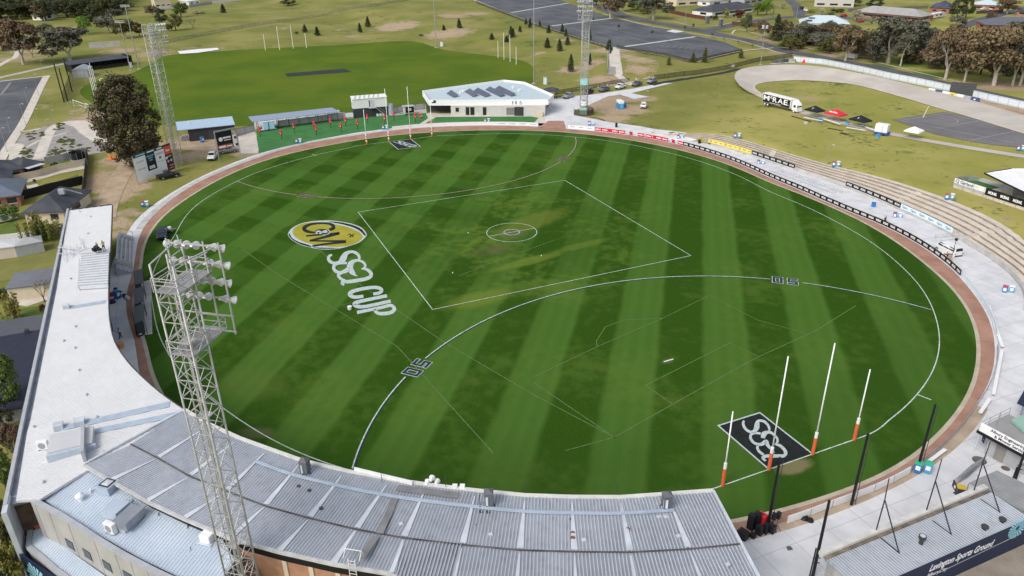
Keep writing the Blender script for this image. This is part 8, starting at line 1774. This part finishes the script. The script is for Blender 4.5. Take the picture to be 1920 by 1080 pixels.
# ---- fences
railfence('car_park_fence', 'black mesh fence along the front kerb of the main car park', drape([at(*p) for p in ((893,6),(1000,47),(1138,91))], 4, False), 1.5, 5, (.1,1.5), DKSTEEL, .06, DMESH, .03)
railfence('car_park_fence', 'black mesh fence round the front corner of the main car park', drape([at(*p) for p in ((1156,91),(1220,103),(1295,118),(1340,109),(1390,98))], 4, False), 1.5, 5, (.1,1.5), DKSTEEL, .06, DMESH, .03)
railfence('mesh_fence', 'black mesh fence above the dark path to the velodrome', drape([at(*p) for p in ((1226,150),(1300,141),(1360,131),(1420,116),(1485,107))], 4, False), 1.8, 5, (.1,1.8), DKSTEEL, .07, DMESH, .03)
railfence('wire_fence', 'wire fence running along the grassy slope above the practice oval', drape([at(*p) for p in ((306,82),(340,75),(400,63),(480,48),(560,37),(620,26),(700,12),(780,-2))], 5, False), 1.6, 6, (.1,1.6), DKSTEEL, .06, MESHM, .03)
railfence('mesh_fence', 'black mesh fence between the utes and the stone edging', drape([at(*p) for p in ((1040,178),(1100,168),(1150,158),(1180,154))], 4, False), 1.5, 4, (.1,1.5), DKSTEEL, .05, DMESH, .03)
WMET = mat('white_metal_sheet', (.66,.72,.78), .5, var=.06)
railfence('metal_fence', 'long white metal sheet fence between the road and the velodrome', drape([at(*p) for p in ((1487,116),(1540,121),(1600,133),(1660,147),(1720,159),(1780,172),(1840,187),(1950,212))], 5, False), 2.3, 3.6, (.35,2.1), GALV, .09, WMET, .04, .1, 2.3)
tb = at(1094,214); railfence('round_fence', 'curved black fence round the foot of the tower by the utes', [tb+Vector((3.2*math.cos(R(a)), 3.2*math.sin(R(a)), 0)) for a in range(-100, 150, 20)], 1.9, 1.0, (.15,1.8), mat('brown_steel', (.07,.05,.045), .6, var=.1), .06, DMESH, .02)
m = MB(); m.box(tb+Vector((0,0,1.1)), (2.3,2.3,2.2), faceang(tb)); m.build('tower_cabinet', mat('sea_green_steel', (.34,.50,.44), .6, var=.1), None, 'sea green cabinet at the foot of the fenced floodlight tower', 'cabinet'); m = MB(); m.box(tb+Vector((0,0,10.2)), (2.3,2.3,1.7), faceang(tb)); m.build('tower_screen', mat('aqua_screen', (.30,.58,.56), .6, var=.1), None, 'aqua screen panel fixed low on the fenced floodlight tower', 'panel'); m = MB(); m.box(tb+Vector((0,0,3.6)), (1.9,1.9,1.2), faceang(tb)); m.build('tower_box', WPAINT, None, 'white box on the fenced floodlight tower above its cabinet', 'box')
PALEP = mat('pale_fence_sheet', (.44,.42,.42), .7, var=.08)
for pts, lab in (([(443,255),(462,250),(478,246)],'pale fence panels between the charcoal shed and the open shelter'), ([(522,238),(580,231),(640,223),(663,221)],'pale fence panels behind the open shelter posts'), ([(729,214),(760,209),(797,204)],'pale fence panels between the charcoal box and the amenities building')):
 railfence('panel_fence', lab, drape([at(*p) for p in pts], 3, False), 1.9, 3.2, (.1,1.9), DKSTEEL, .06, PALEP, .04)
m = MB(); L_ = drape([at(*p) for p in ((1085,166),(1130,163),(1185,156),(1200,150),(1225,146))],2,False)
for p in L_:
 for k in range(3): q = p+Vector((random.uniform(-1,1),random.uniform(-1,1),random.uniform(.1,.4))); s_ = random.uniform(.35,.8); m.box(q,(s_*1.4,s_,s_*.8),random.uniform(0,3),taper=.75)
m.build('stone_edging', stoney('edging_stone', (.38,.34,.28), (.52,.47,.40), .8, (.22,.19,.15), .5), kind='stuff', label='rough stone edging along the back of the parked utes', cat='stone edging')
m = MB(); p0, p1 = at(1106,220), at(1135,227); m.strip(drape([p0, at(1122,222), p1], 1, False), .5, .12); m.build('black_matting', BLACKB, None, 'strip of black matting at the edge of the sandy patch', 'matting')
for a, b, lab in (((1484,218),(1520,229),'long dark timber lying on the grass before the marquees'), ((1552,241),(1580,246),'dark strip lying on the grass below the red marquee')):
 p, q = at(*a), at(*b); m = MB(); m.bar(p+Vector((0,0,.12)), q+Vector((0,0,.12)), .35, .2); m.build('timber_beam', mat('dark_old_timber', (.07,.05,.035), .9, var=.3), None, lab, 'timber')
p = at(1583,251); m = MB(); m.box(p+Vector((0,0,.06)), (2.2,1.2,.12), rowyaw); m.build('dark_mat', BLACKB, None, 'square dark mat lying on the grass below the third marquee', 'mat')
p = at(1511,231.5); m = MB(); m.tube(p, p+Vector((0,0,.5)), .6, .5, 12); m.build('grey_drum', GREYC, None, 'small grey drum on the grass beside the long timber', 'drum')
# netball post on the asphalt court
p = at(1731,220); h = hgt(p, 199); t = thing('netball_post', 'pale leaning netball post on the asphalt court', 'netball post', p); m = MB(); m.tube(p, p+Vector((.5,.6,h)), .12, .09, 8); m.build('pole', mat('cream_post', (.72,.68,.52), .5, var=.05), t); m = MB(); m.tube(p, p+Vector((0,0,.15)), .4, n=10); m.build('base', GREYC, t)
# white sheet and small bits on the practice oval
sheet('white_sheet', WPAINT, [(333,97),(372,93),(408,90.5),(411,94),(370,100),(338,102)], .25, kind=None, label='long white cover sheet at the far edge of the practice oval', cat='cover')
for c, lab in (((1375,126),'small white box on the verge beside the black mesh fence'), ((1390,161),'white bag at the outer edge of the velodrome bend'), ((190,152),'small white crate beside the grey shed')):
 p = at(*c); m = MB(); m.box(p+Vector((0,0,.5)), (1.3,.9,1.0), .5, taper=.85); m.build('white_box', WPAINT, None, lab, 'box')
# soccer goals stacked by the big tree
for i,(a,b) in enumerate((((139,199),(163,208)),((163,206),(186,216)),((182,214),(199,221)))):
 P, Q = at(*a), at(*b); t = thing('soccer_goal', 'white portable soccer goal frame left of the big dark tree, %s of three' % ('leftmost','middle','rightmost')[i], 'soccer goal', P); d = (Q-P).normalized(); n_ = Vector((-d.y,d.x,0))
 for s_ in (P, Q): m = MB(); m.tube(s_, s_+Vector((0,0,2.2)), .08, n=6); m.build('upright', POSTW, t); m = MB(); m.tube(s_+Vector((0,0,2.2)), s_+n_*1.8, .06, n=5); m.build('stay', POSTW, t); m = MB(); m.tube(s_, s_+n_*1.8, .06, n=5); m.build('ground_bar', POSTW, t)
 m = MB(); m.tube(P+Vector((0,0,2.2)), Q+Vector((0,0,2.2)), .08, n=6); m.build('crossbar', POSTW, t); m = MB(); m.tube(P+n_*1.8, Q+n_*1.8, .06, n=5); m.build('rear_bar', POSTW, t)
for i,(a,tp) in enumerate((((120.5,192),119),((127,190),128),((135.5,172),109))):
 p = at(*a); m = MB(); m.tube(p, p+Vector((0,0,hgt(p, tp))), .22, .18, 8); m.build('net_mast', BLACKB, None, 'tall black net mast beside the side car park, %s of three' % ('leftmost','middle','rightmost')[i], 'mast', 'black masts beside the side car park')
m = MB(); a, b, c = at(122,190), at(135,165), at(139,146); m.wall([a,b,c], .05, [3.5,4.5,5]); m.build('black_netting', DMESH, None, 'black netting strung between the masts and the cricket nets', 'netting')
# trampoline
p = at(148,304); t = thing('trampoline', 'round trampoline with black safety net in the back yard', 'trampoline', p); m = MB(); m.tube(p+Vector((0,0,.85)), p+Vector((0,0,.95)), 1.9, n=20); m.build('bed', GREYL, t); m = MB(); m.tube(p+Vector((0,0,1.0)), p+Vector((0,0,2.8)), 1.75, 1.85, 20, cap=False); m.build('net', mat('black_net', (.02,.02,.022), .9, var=.2), t)
for k in range(8): a = k*math.pi/4; m = MB(); m.tube(p+Vector((1.85*math.cos(a),1.85*math.sin(a),0)), p+Vector((1.85*math.cos(a),1.85*math.sin(a),2.9)), .05, n=5); m.build('leg', GALV, t)
p = at(207,299); m = MB(); m.box(p+Vector((0,0,.6)), (2.2,.15,1.2), .4); m.box(p+Vector((.9,.7,.6)), (1.8,.15,1.2), 1.1); m.build('orange_barrier', mat('orange_mesh', (.72,.20,.06), .7, var=.1), None, 'orange safety barrier at the top of the dirt track', 'barrier')
p = at(140,362); t = thing('garden_table', 'white garden table in the back yard behind the black fence', 'table', p); m = MB(); m.tube(p+Vector((0,0,.7)), p+Vector((0,0,.76)), .8, n=14); m.build('top', WPAINT, t);
for k in range(3): m = MB(); a = k*2.1; m.tube(p+Vector((.5*math.cos(a),.5*math.sin(a),0)), p+Vector((.2*math.cos(a),.2*math.sin(a),.7)), .04, n=5); m.build('leg', WPAINT, t)
p = at(157,310); m = MB(); m.box(p+Vector((0,0,.45)), (1.8,1.0,.9), .3); m.build('garden_box', GREYW, None, 'small grey garden box at the fence corner by the trampoline', 'box')
# ---- black net masts and A-frames round the near goal
for a, tp, lab, lad in (((1440,986),858,'black net mast standing among the stacked loudspeakers',1), ((1596,947),813,'black net mast with climbing rungs behind the near goal',1), ((1719,884),758,'black net mast beside the green lidded bins',1), ((1523,1084),938,'black net mast at the end of the named kiosk',0), ((1903,900),838,'black mast at the right edge before the grey kiosk',0)):
 p = at(*a); h = hgt(p, tp); t = thing('net_mast', lab, 'mast', p); m = MB(); m.tube(p, p+Vector((0,0,h)), .16, .12, 8); m.build('pole', BLACKB, t)
 rt = Vector((RT.x,RT.y,0)).normalized()
 if lad:
  m = MB(); m.tube(p+rt*.38, p+rt*.38+Vector((0,0,h*.97)), .035, n=5); m.build('cable', DKSTEEL, t); m = MB()
  for k in range(int(h/1.2)): m.tube(p+Vector((0,0,.6+k*1.2)),p+rt*.38+Vector((0,0,.6+k*1.2)),.025,n=4)
  m.build('rungs', DKSTEEL, t)
 else:
  m = MB(); m.tube(p-rt*.3, p-rt*.25+Vector((0,0,h*.4)), .07, n=5); m.build('brace', BLACKB, t)
  for k in (.5,.8): m = MB(); m.bar(p-rt*.3+Vector((0,0,h*.1+k*2)), p+rt*.4+Vector((0,0,h*.1+k*2)), .06); m.build('rung', BLACKB, t)
for i,(f1_,f2_,ap,tp) in enumerate((((1642,997),(1686,1038),(1659,937),(1667,897)),((1736,960),(1784,1004),(1754,902),(1766,861)),((1825,923),(1875,962),(1843,867),(1857,828)))):
 p,q = kq(*f1_),kq(*f2_)
 d = ray(*ap); k = ((p+q)/2-CAM); tt = Vector((k.x,k.y,0)).length/Vector((d.x,d.y,0)).length*.985; A_ = CAM+d*tt; d2 = ray(*tp); tt2 = Vector((A_.x-CAM.x,A_.y-CAM.y,0)).length/Vector((d2.x,d2.y,0)).length; T_ = CAM+d2*tt2
 t = thing('net_stand', 'dark A-shaped net frame on the named kiosk roof, %s of three' % ('leftmost','middle','rightmost')[i], 'frame', p)
 for a in (p, q): m = MB(); m.tube(a, A_, .06, n=6); m.build('leg', DKSTEEL, t)
 m = MB(); m.tube(A_, T_, .055, .045, 6); m.build('mast', DKSTEEL, t)
 m = MB(); dd = (q-p).normalized(); m.bar(q-dd*.0+Vector((0,0,.07)), q+(roofk[1]-roofk[2]).normalized()*2.0+Vector((0,0,.09)), .08); m.build('foot_rail', DKSTEEL, t)
# stacked sound gear
def gear(c, s_, lab, nm='gear_case', m_=BLACKB, yaw=.3, cat='case'):
 p = at(*c)+Vector((0,0,.06)); t = thing(nm, lab, cat, p); m = MB(); m.box(p+Vector((0,0,s_[2]/2)), s_, yaw); m.build('shell', m_, t, bevel=.06); m = MB(); m.box(p+Vector((0,0,s_[2]+.03)), (s_[0]*.5,.06,.06), yaw); m.build('handle', DKSTEEL, t)
for c, s_, lab in (((1392,1009),(1.0,.8,.9),'low black gear bag at the grandstand corner'), ((1407,992),(.7,.6,1.9),'tall black flight case left of the red one'), ((1417,990),(.6,.6,2.0),'second tall black flight case left of the red one'), ((1422,1002),(.7,.5,1.1),'black gear case before the tall flight cases'), ((1434,1000),(.5,.5,1.2),'narrow black gear case at the middle of the pile'), ((1445,998),(.8,.6,.95),'black gear case right of the mast foot'), ((1411,1008),(.6,.5,.5),'small black trolley case at the front of the pile')): gear(c, s_, lab)
gear((1427,983), (.9,.7,1.3), 'red topped gear case in the middle of the black pile', 'red_case', REDT)
for c, lab in (((1447,986),'black loudspeaker on tripod stand, left of the two'), ((1455,984),'black loudspeaker on tripod stand, right of the two')):
 p = at(c[0], c[1]+9); t = thing('stand_speaker', lab, 'loudspeaker', p); m = MB(); m.box(p+Vector((0,0,1.9)), (.42,.42,.75), .4); m.build('cabinet', BLACKB, t, bevel=.03); m = MB(); m.tube(p, p+Vector((0,0,1.6)), .03, n=5); m.build('pole', DKSTEEL, t)
 for k in range(3): a = k*2.1+.4; m = MB(); m.tube(p+Vector((0,0,.7)), p+Vector((.55*math.cos(a),.55*math.sin(a),0)), .025, n=4); m.build('leg', DKSTEEL, t)
p = at(1508,972); m = MB();
for dx,dy,r_ in ((0,0,.55),(.55,.25,.42),(-.45,-.1,.4)): m.tube(p+Vector((dx,dy,.0)),p+Vector((dx,dy,.32)),r_,r_*.6,9)
m.build('black_sack', BLACKB, None, 'limp black sack lying on the brown fence-side path', 'sack')
p = at(1480,1030); sheet('drain_cover', mat('drain_grate', (.10,.11,.13), .7, var=.2), [(1473.5,1026),(1482,1025),(1487,1031.5),(1477,1033.5)], .09, kind=None, label='dark square drain cover in the white apron below the pile of cases', cat='drain cover')
def disc(c,r,m_,nm,lab,cat): p = at(*c); q = MB(); q.tube(p+Vector((0,0,.03)),p+Vector((0,0,.09)),r,n=16); q.build(nm,m_,None,lab,cat)
disc((1836,864), .75, mat('brown_cover', (.13,.11,.10), .9, var=.3), 'round_cover', 'brown round pit cover in the apron before the grey kiosk', 'pit cover'); disc((1885,879), .45, mat('brown_cover', (.13,.11,.10)), 'round_cover', 'small brown pit cover below the grey kiosk wall', 'pit cover')
# crowd-control barriers stacked by the kiosk
for i in range(7):
 a, b = at(1788+i*4.5, 912-i*4), at(1815+i*5, 896-i*4.5); t = thing('crowd_barrier', 'grey crowd-control barrier in the stack before the named kiosk', 'barrier', a, 'crowd barriers stacked before the named kiosk'); m = MB()
 for z in (.15,1.1): m.tube(a+Vector((0,0,z)),b+Vector((0,0,z)),.03,n=5)
 m.build('rails', GALV, t); m = MB()
 for k in range(13): q = a.lerp(b,k/12); m.tube(q+Vector((0,0,.15)),q+Vector((0,0,1.1)),.018,n=4,cap=False)
 m.build('bars', GALV, t)
p = at(1789,919); t = thing('sandwich_sign', 'small dark sandwich sign beside the yellow lidded bin', 'sign', p); m = MB(); m.box(p+Vector((0,0,.5)), (1.3,.1,.8), -.6); m.build('panel', DWALL, t); m = MB(); m.box(p+Vector((.03,-.06,.5)), (.3,.1,.3), -.6); m.build('mark', WPAINT, t)
# ramps and rails at the terrace foot
for (a, b, w_, lab) in (((1448,322),(1572,366),1.3,'long pale access ramp with rails at the terrace foot'), ((1757,453),(1800,447),1.0,'pale access ramp with rails behind the white van')):
 p, q = at(*a), at(*b); t = thing('access_ramp', lab, 'ramp', p); m = MB(); m.strip([p, q], w_*1.6, .11); m.build('deck', GREYC, t)
 d = (q-p).normalized(); nn = Vector((-d.y,d.x,0))*w_*.8
 for s_ in (-1,1):
  for z in (.5,1.0): m = MB(); m.tube(p+nn*s_+Vector((0,0,z)), q+nn*s_+Vector((0,0,z)), .03, n=5); m.build('rail', GALV, t)
  n_ = int((q-p).length/2.4)
  for k in range(n_+1): r_ = p.lerp(q, k/n_)+nn*s_; m = MB(); m.tube(r_, r_+Vector((0,0,1.0)), .03, n=5); m.build('rail_post', GALV, t)
 m = MB(); e = q+d*1.2; m.strip([q, e], w_*1.6, .05); m.build('landing', GREYC, t)
# ---- people
SKIN = mat('skin', (.45,.27,.19), .6, var=.05); HAIR = mat('dark_hair', (.03,.022,.018), .7, var=.2)
def skin_mesh(nodes,edges,rad):
 me = bpy.data.meshes.new('figure'); me.from_pydata(nodes, edges, []); ob = bpy.data.objects.new('figure', me); COL.objects.link(ob)
 md = ob.modifiers.new('skin', 'SKIN'); md.use_smooth_shade = True
 for v,r in zip(me.skin_vertices[0].data,rad): v.radius = (r,r) if not isinstance(r,tuple) else r
 me.skin_vertices[0].data[0].use_root = True
 sb = ob.modifiers.new('sub', 'SUBSURF'); sb.levels = 1; sb.render_levels = 1
 dg = bpy.context.evaluated_depsgraph_get(); e = ob.evaluated_get(dg); m2 = e.to_mesh(); mb = MB(); mb.add([v.co.copy() for v in m2.vertices], [tuple(p.vertices) for p in m2.polygons]); e.to_mesh_clear(); bpy.data.objects.remove(ob); return mb
def person(loc,yaw,label,top,bottom,stride=.12,armf=.25,lean=.0,h=1.76,hat=None):
 k = h/1.76; t = proto('person', label, 'person'); L = lean
 N = {'pel':(0,0,.95),'spi':(.02+L*.3,0,1.18),'che':(.03+L,0,1.38),'nec':(.03+L*1.2,0,1.52),'hea':(.05+L*1.4,0,1.64),'top':(.04+L*1.4,0,1.72)}
 for s_, nm in ((1,'l'),(-1,'r')):
  N['sh'+nm] = (.03+L, s_*.19, 1.42); N['el'+nm] = (.05+L+armf*.3, s_*.27, 1.14); N['wr'+nm] = (.10+L+armf, s_*.24, .95+armf*.6); N['ha'+nm] = (.16+L+armf, s_*.23, .88+armf*.65)
  N['hi'+nm] = (0, s_*.10, .90); N['kn'+nm] = (.03+s_*stride*.5, s_*.11, .50); N['an'+nm] = (s_*stride, s_*.12, .08); N['to'+nm] = (s_*stride+.18, s_*.13, .04)
 Rr = {'pel':(.15,.12),'spi':(.14,.11),'che':(.17,.12),'nec':.06,'hea':(.085,.10),'top':.06}
 for nm in 'lr': Rr.update({'sh'+nm:.075,'el'+nm:.05,'wr'+nm:.036,'ha'+nm:.04,'hi'+nm:.095,'kn'+nm:.065,'an'+nm:.045,'to'+nm:.035})
 keys = list(N); ix = {a: i for i,a in enumerate(keys)}
 E = [('pel','spi'),('spi','che'),('che','nec'),('nec','hea'),('hea','top')]
 for nm in 'lr': E += [('che','sh'+nm),('sh'+nm,'el'+nm),('el'+nm,'wr'+nm),('wr'+nm,'ha'+nm),('pel','hi'+nm),('hi'+nm,'kn'+nm),('kn'+nm,'an'+nm),('an'+nm,'to'+nm)]
 sc = lambda v: (v[0]*k,v[1]*k,v[2]*k)
 body = skin_mesh([sc(N[a]) for a in keys], [(ix[a],ix[b]) for a,b in E], [tuple(x*k for x in Rr[a]) if isinstance(Rr[a], tuple) else Rr[a]*k for a in keys]); bo = body.build('body', SKIN, t, smooth=True)
 def cloth(nm,ks,es,grow,m_):
  ii = {a: i for i,a in enumerate(ks)}; mb = skin_mesh([sc(N[a]) for a in ks], [(ii[a],ii[b]) for a,b in es], [tuple((x+grow)*k for x in Rr[a]) if isinstance(Rr[a],tuple) else (Rr[a]+grow)*k for a in ks]); mb.build(nm,m_,t,smooth=True)
 cloth('shirt', ['spi','che','shl','shr','ell','elr','pel'], [('pel','spi'),('spi','che'),('che','shl'),('che','shr'),('shl','ell'),('shr','elr')], .018, top)
 cloth('trousers', ['pel','hil','hir','knl','knr','anl','anr'], [('pel','hil'),('pel','hir'),('hil','knl'),('hir','knr'),('knl','anl'),('knr','anr')], .016, bottom)
 m = MB(); m.tube(sc((N['hea'][0]-.02,0,1.66)), sc((N['top'][0]-.01,0,1.79)), .105*k, .05*k, 10); m.build('hair', hat or HAIR, t, smooth=True)
 m = MB(); x = N['hea'][0]+.095
 m.box(sc((x+.01,0,1.635)), (.03,.025,.04)); m.build('nose', SKIN, t)
 for s_ in (1,-1): m = MB(); m.box(sc((x-.005,s_*.035,1.665)), (.012,.022,.012)); m.build('eye', HAIR, t); m = MB(); m.box(sc((N['hea'][0],s_*.10,1.64)), (.03,.02,.055)); m.build('ear', SKIN, t)
 for s_, nm in ((1,'l'),(-1,'r')):
  hd = Vector(sc(N['ha'+nm])); wr = Vector(sc(N['wr'+nm])); d = (hd-wr).normalized(); sd = d.cross(Vector((1,0,.2))).normalized()
  for j in range(4): m = MB(); b = hd+d*.02+sd*(j-1.5)*.016; e = b+d*(.045,.055,.05,.038)[j]+Vector((.015,0,-.005)); m.tube(b, e, .008, .006, 5); m.build('finger', SKIN, bo)
  m = MB(); m.tube(hd-d*.01+Vector((.02,0,.01)), hd+d*.02+Vector((.055,0,.015)), .010, .007, 5); m.build('thumb', SKIN, bo)
  m = MB(); a = Vector(sc(N['an'+nm])); m.box((a.x+.07*k, a.y, .045*k), (.27*k,.10*k,.085*k)); m.build('shoe', TRIMB, t)
 t.location = loc; t.rotation_euler = (0,0,yaw); return t
NAVYC = mat('navy_cloth', (.02,.03,.075), .8, var=.2, scale=6); BLKC = mat('black_cloth', (.015,.015,.017), .85, var=.2, scale=6); HIVIS = mat('hi_vis_cloth', (.62,.72,.12), .7, var=.1, scale=6); WHTC = mat('white_cloth', (.62,.62,.60), .8, var=.1, scale=6); TANC = mat('tan_cloth', (.36,.29,.22), .8, var=.1, scale=6); PINKC = mat('pink_cloth', (.60,.36,.30), .8, var=.1, scale=6)
camy = math.atan2(CAM.y-(-71),CAM.x-(-10))
person(onw(196,470), R(200), 'person in hi-vis yellow top standing on the white clubhouse roof', HIVIS, BLKC); person(onw(193,472)+Vector((.2,-.6,0)), R(230), 'person in black standing beside the roof camera', BLKC, BLKC, armf=.35);
p = onw(185.5,481); t = thing('camera_rig', 'large black broadcast camera on a tripod on the clubhouse roof', 'camera', p); m = MB(); m.box(p+Vector((0,0,1.5)), (1.0,.5,.55), .6); m.build('body', BLACKB, t, bevel=.06); m = MB(); m.tube(p+Vector((.4,.3,1.5)), p+Vector((.9,.65,1.45)), .18, .24, 10); m.build('lens', BLACKB, t); m = MB(); m.box(p+Vector((-.3,-.2,1.2)), (.8,.9,.5), .6); m.build('rain_cover', BLKC, t)
for k in range(3): a = k*2.1; m = MB(); m.tube(p+Vector((0,0,1.2)), p+Vector((.6*math.cos(a),.6*math.sin(a),0)), .035, n=5); m.build('leg', GALV, t)
person(at(227,634), R(-60), 'person in white top and dark trousers walking on the concourse below the clubhouse eave', WHTC, BLKC, stride=.25, hat=BLKC); person(at(1842,829.5), R(100), 'person in navy clothes standing at the corner of the grey kiosk', NAVYC, NAVYC)
person(at(1774,490), R(150), 'person in black top leaning over the boards beside the white van', BLKC, TANC, lean=.15, armf=.4); person(at(1780,493), R(170), 'person in tan top standing behind the white van', TANC, PINKC); person(at(1768.5,487), R(150), 'person in pink top crouched low at the boards by the white van', PINKC, PINKC, h=1.3); person(at(1658.5,420), R(180), 'person in black standing behind the black boards at the apron edge', BLKC, BLKC)
# camera boom beside the van,camera on the far building fascia
p = at(1782,492); t = thing('camera_mast', 'thin mast with dark camera head beside the white van', 'mast', p); h = hgt(p, 449); m = MB(); m.tube(p, p+Vector((0,0,h)), .05, n=6); m.build('pole', DKSTEEL, t); m = MB(); m.box(p+Vector((0,0,h)), (.4,.3,.4)); m.build('head', BLACKB, t)
p = atz(813,193,4.6); t = thing('camera_unit', 'dark camera unit on the front corner of the white fascia', 'camera', p); m = MB(); m.box(p+Vector((.4,0,.2)), (.6,1.3,.25), .3); m.build('mount', BLACKB, t); m = MB(); m.box(p+Vector((.5,.2,.6)), (.6,.6,.5), .3); m.build('body', BLACKB, t)
# colourful gear and blue cloth below the clubhouse eave
p = at(216,562); t = thing('inflatable_arm', 'blue and white striped tube lying across the concourse below the eave', 'tube', p)
for k in range(6): a = at(217+k*4.2, 545+k*3.0); b = at(217+(k+1)*4.2, 545+(k+1)*3.0); m = MB(); m.tube(a+Vector((0,0,.35)), b+Vector((0,0,.35)), .32, n=8); m.build('tube_section', NAVYC if k % 2 == 0 else WHTC, t)
for c, m_, lab in (((212,554),REDT,'red bag below the clubhouse eave'), ((211,568),mat('purple_cloth', (.05,.03,.10), .8, var=.2),'dark purple bag below the clubhouse eave')):
 p = at(*c); m = MB(); m.tube(p, p+Vector((0,0,.6)), .6, .4, 9); m.build('kit_bag', m_, None, lab, 'bag')
m = MB(); a, b = at(207,598), at(213,622); m.wall([a,b], .08, 1.6); m.build('blue_screen', mat('blue_cloth', (.02,.08,.34), .7, var=.1), None, 'blue cloth screen under the curved clubhouse eave', 'screen')
p = at(227,652); t = thing('wooden_box', 'orange brown box on the concourse near the curved eave', 'box', p); m = MB(); m.box(p+Vector((0,0,.4)), (.9,.7,.8), .5); m.build('sides', ORGP, t); m = MB(); m.box(p+Vector((0,0,.82)), (1.0,.8,.06), .5); m.build('lid', mat('tan_lid', (.55,.33,.16), .7, var=.1), t)
# line marker and bits beside the navy ute
p = at(319,435); t = thing('line_marker', 'line marking trolley with white tank beside the navy ute', 'trolley', p); m = MB(); m.box(p+Vector((0,0,.5)), (1.3,.6,.5), .8); m.build('frame', GALV, t); m = MB(); m.tube(p+Vector((0,0,.6)), p+Vector((0,0,1.1)), .4, n=12); m.build('tank', WPAINT, t); m = MB(); m.tube(p+Vector((.5,.5,.7)), p+Vector((1.4,1.3,1.1)), .04, n=5); m.build('handle', GALV, t)
for k in (-.4,.4): m = MB(); m.tube(p+Vector((k,-.35,.2)), p+Vector((k,-.25,.2)), .2, n=10); m.build('wheel', RUBBER, t)
# parked ball-like markers and a white plank on the turf
for c, lab in (((878,437),'tiny white ball left of the centre circle'), ((849,512),'tiny white ball inside the centre square, lower left'), ((1145,454),'tiny white ball right of the centre circle'), ((1015,480),'tiny white ball below the centre circle')): p = at(*c); m = MB(); bmv = Vector((0,0,.12)); m.tube(p, p+Vector((0,0,.2)), .10, .06, 8); m.build('white_ball', WPAINT, None, lab, 'ball')
m = MB(); m.bar(at(1245,679)+Vector((0,0,.06)), at(1262,674)+Vector((0,0,.06)), .16, .08); m.build('white_plank', WPAINT, None, 'short white plank lying on a worn spot of turf', 'plank')
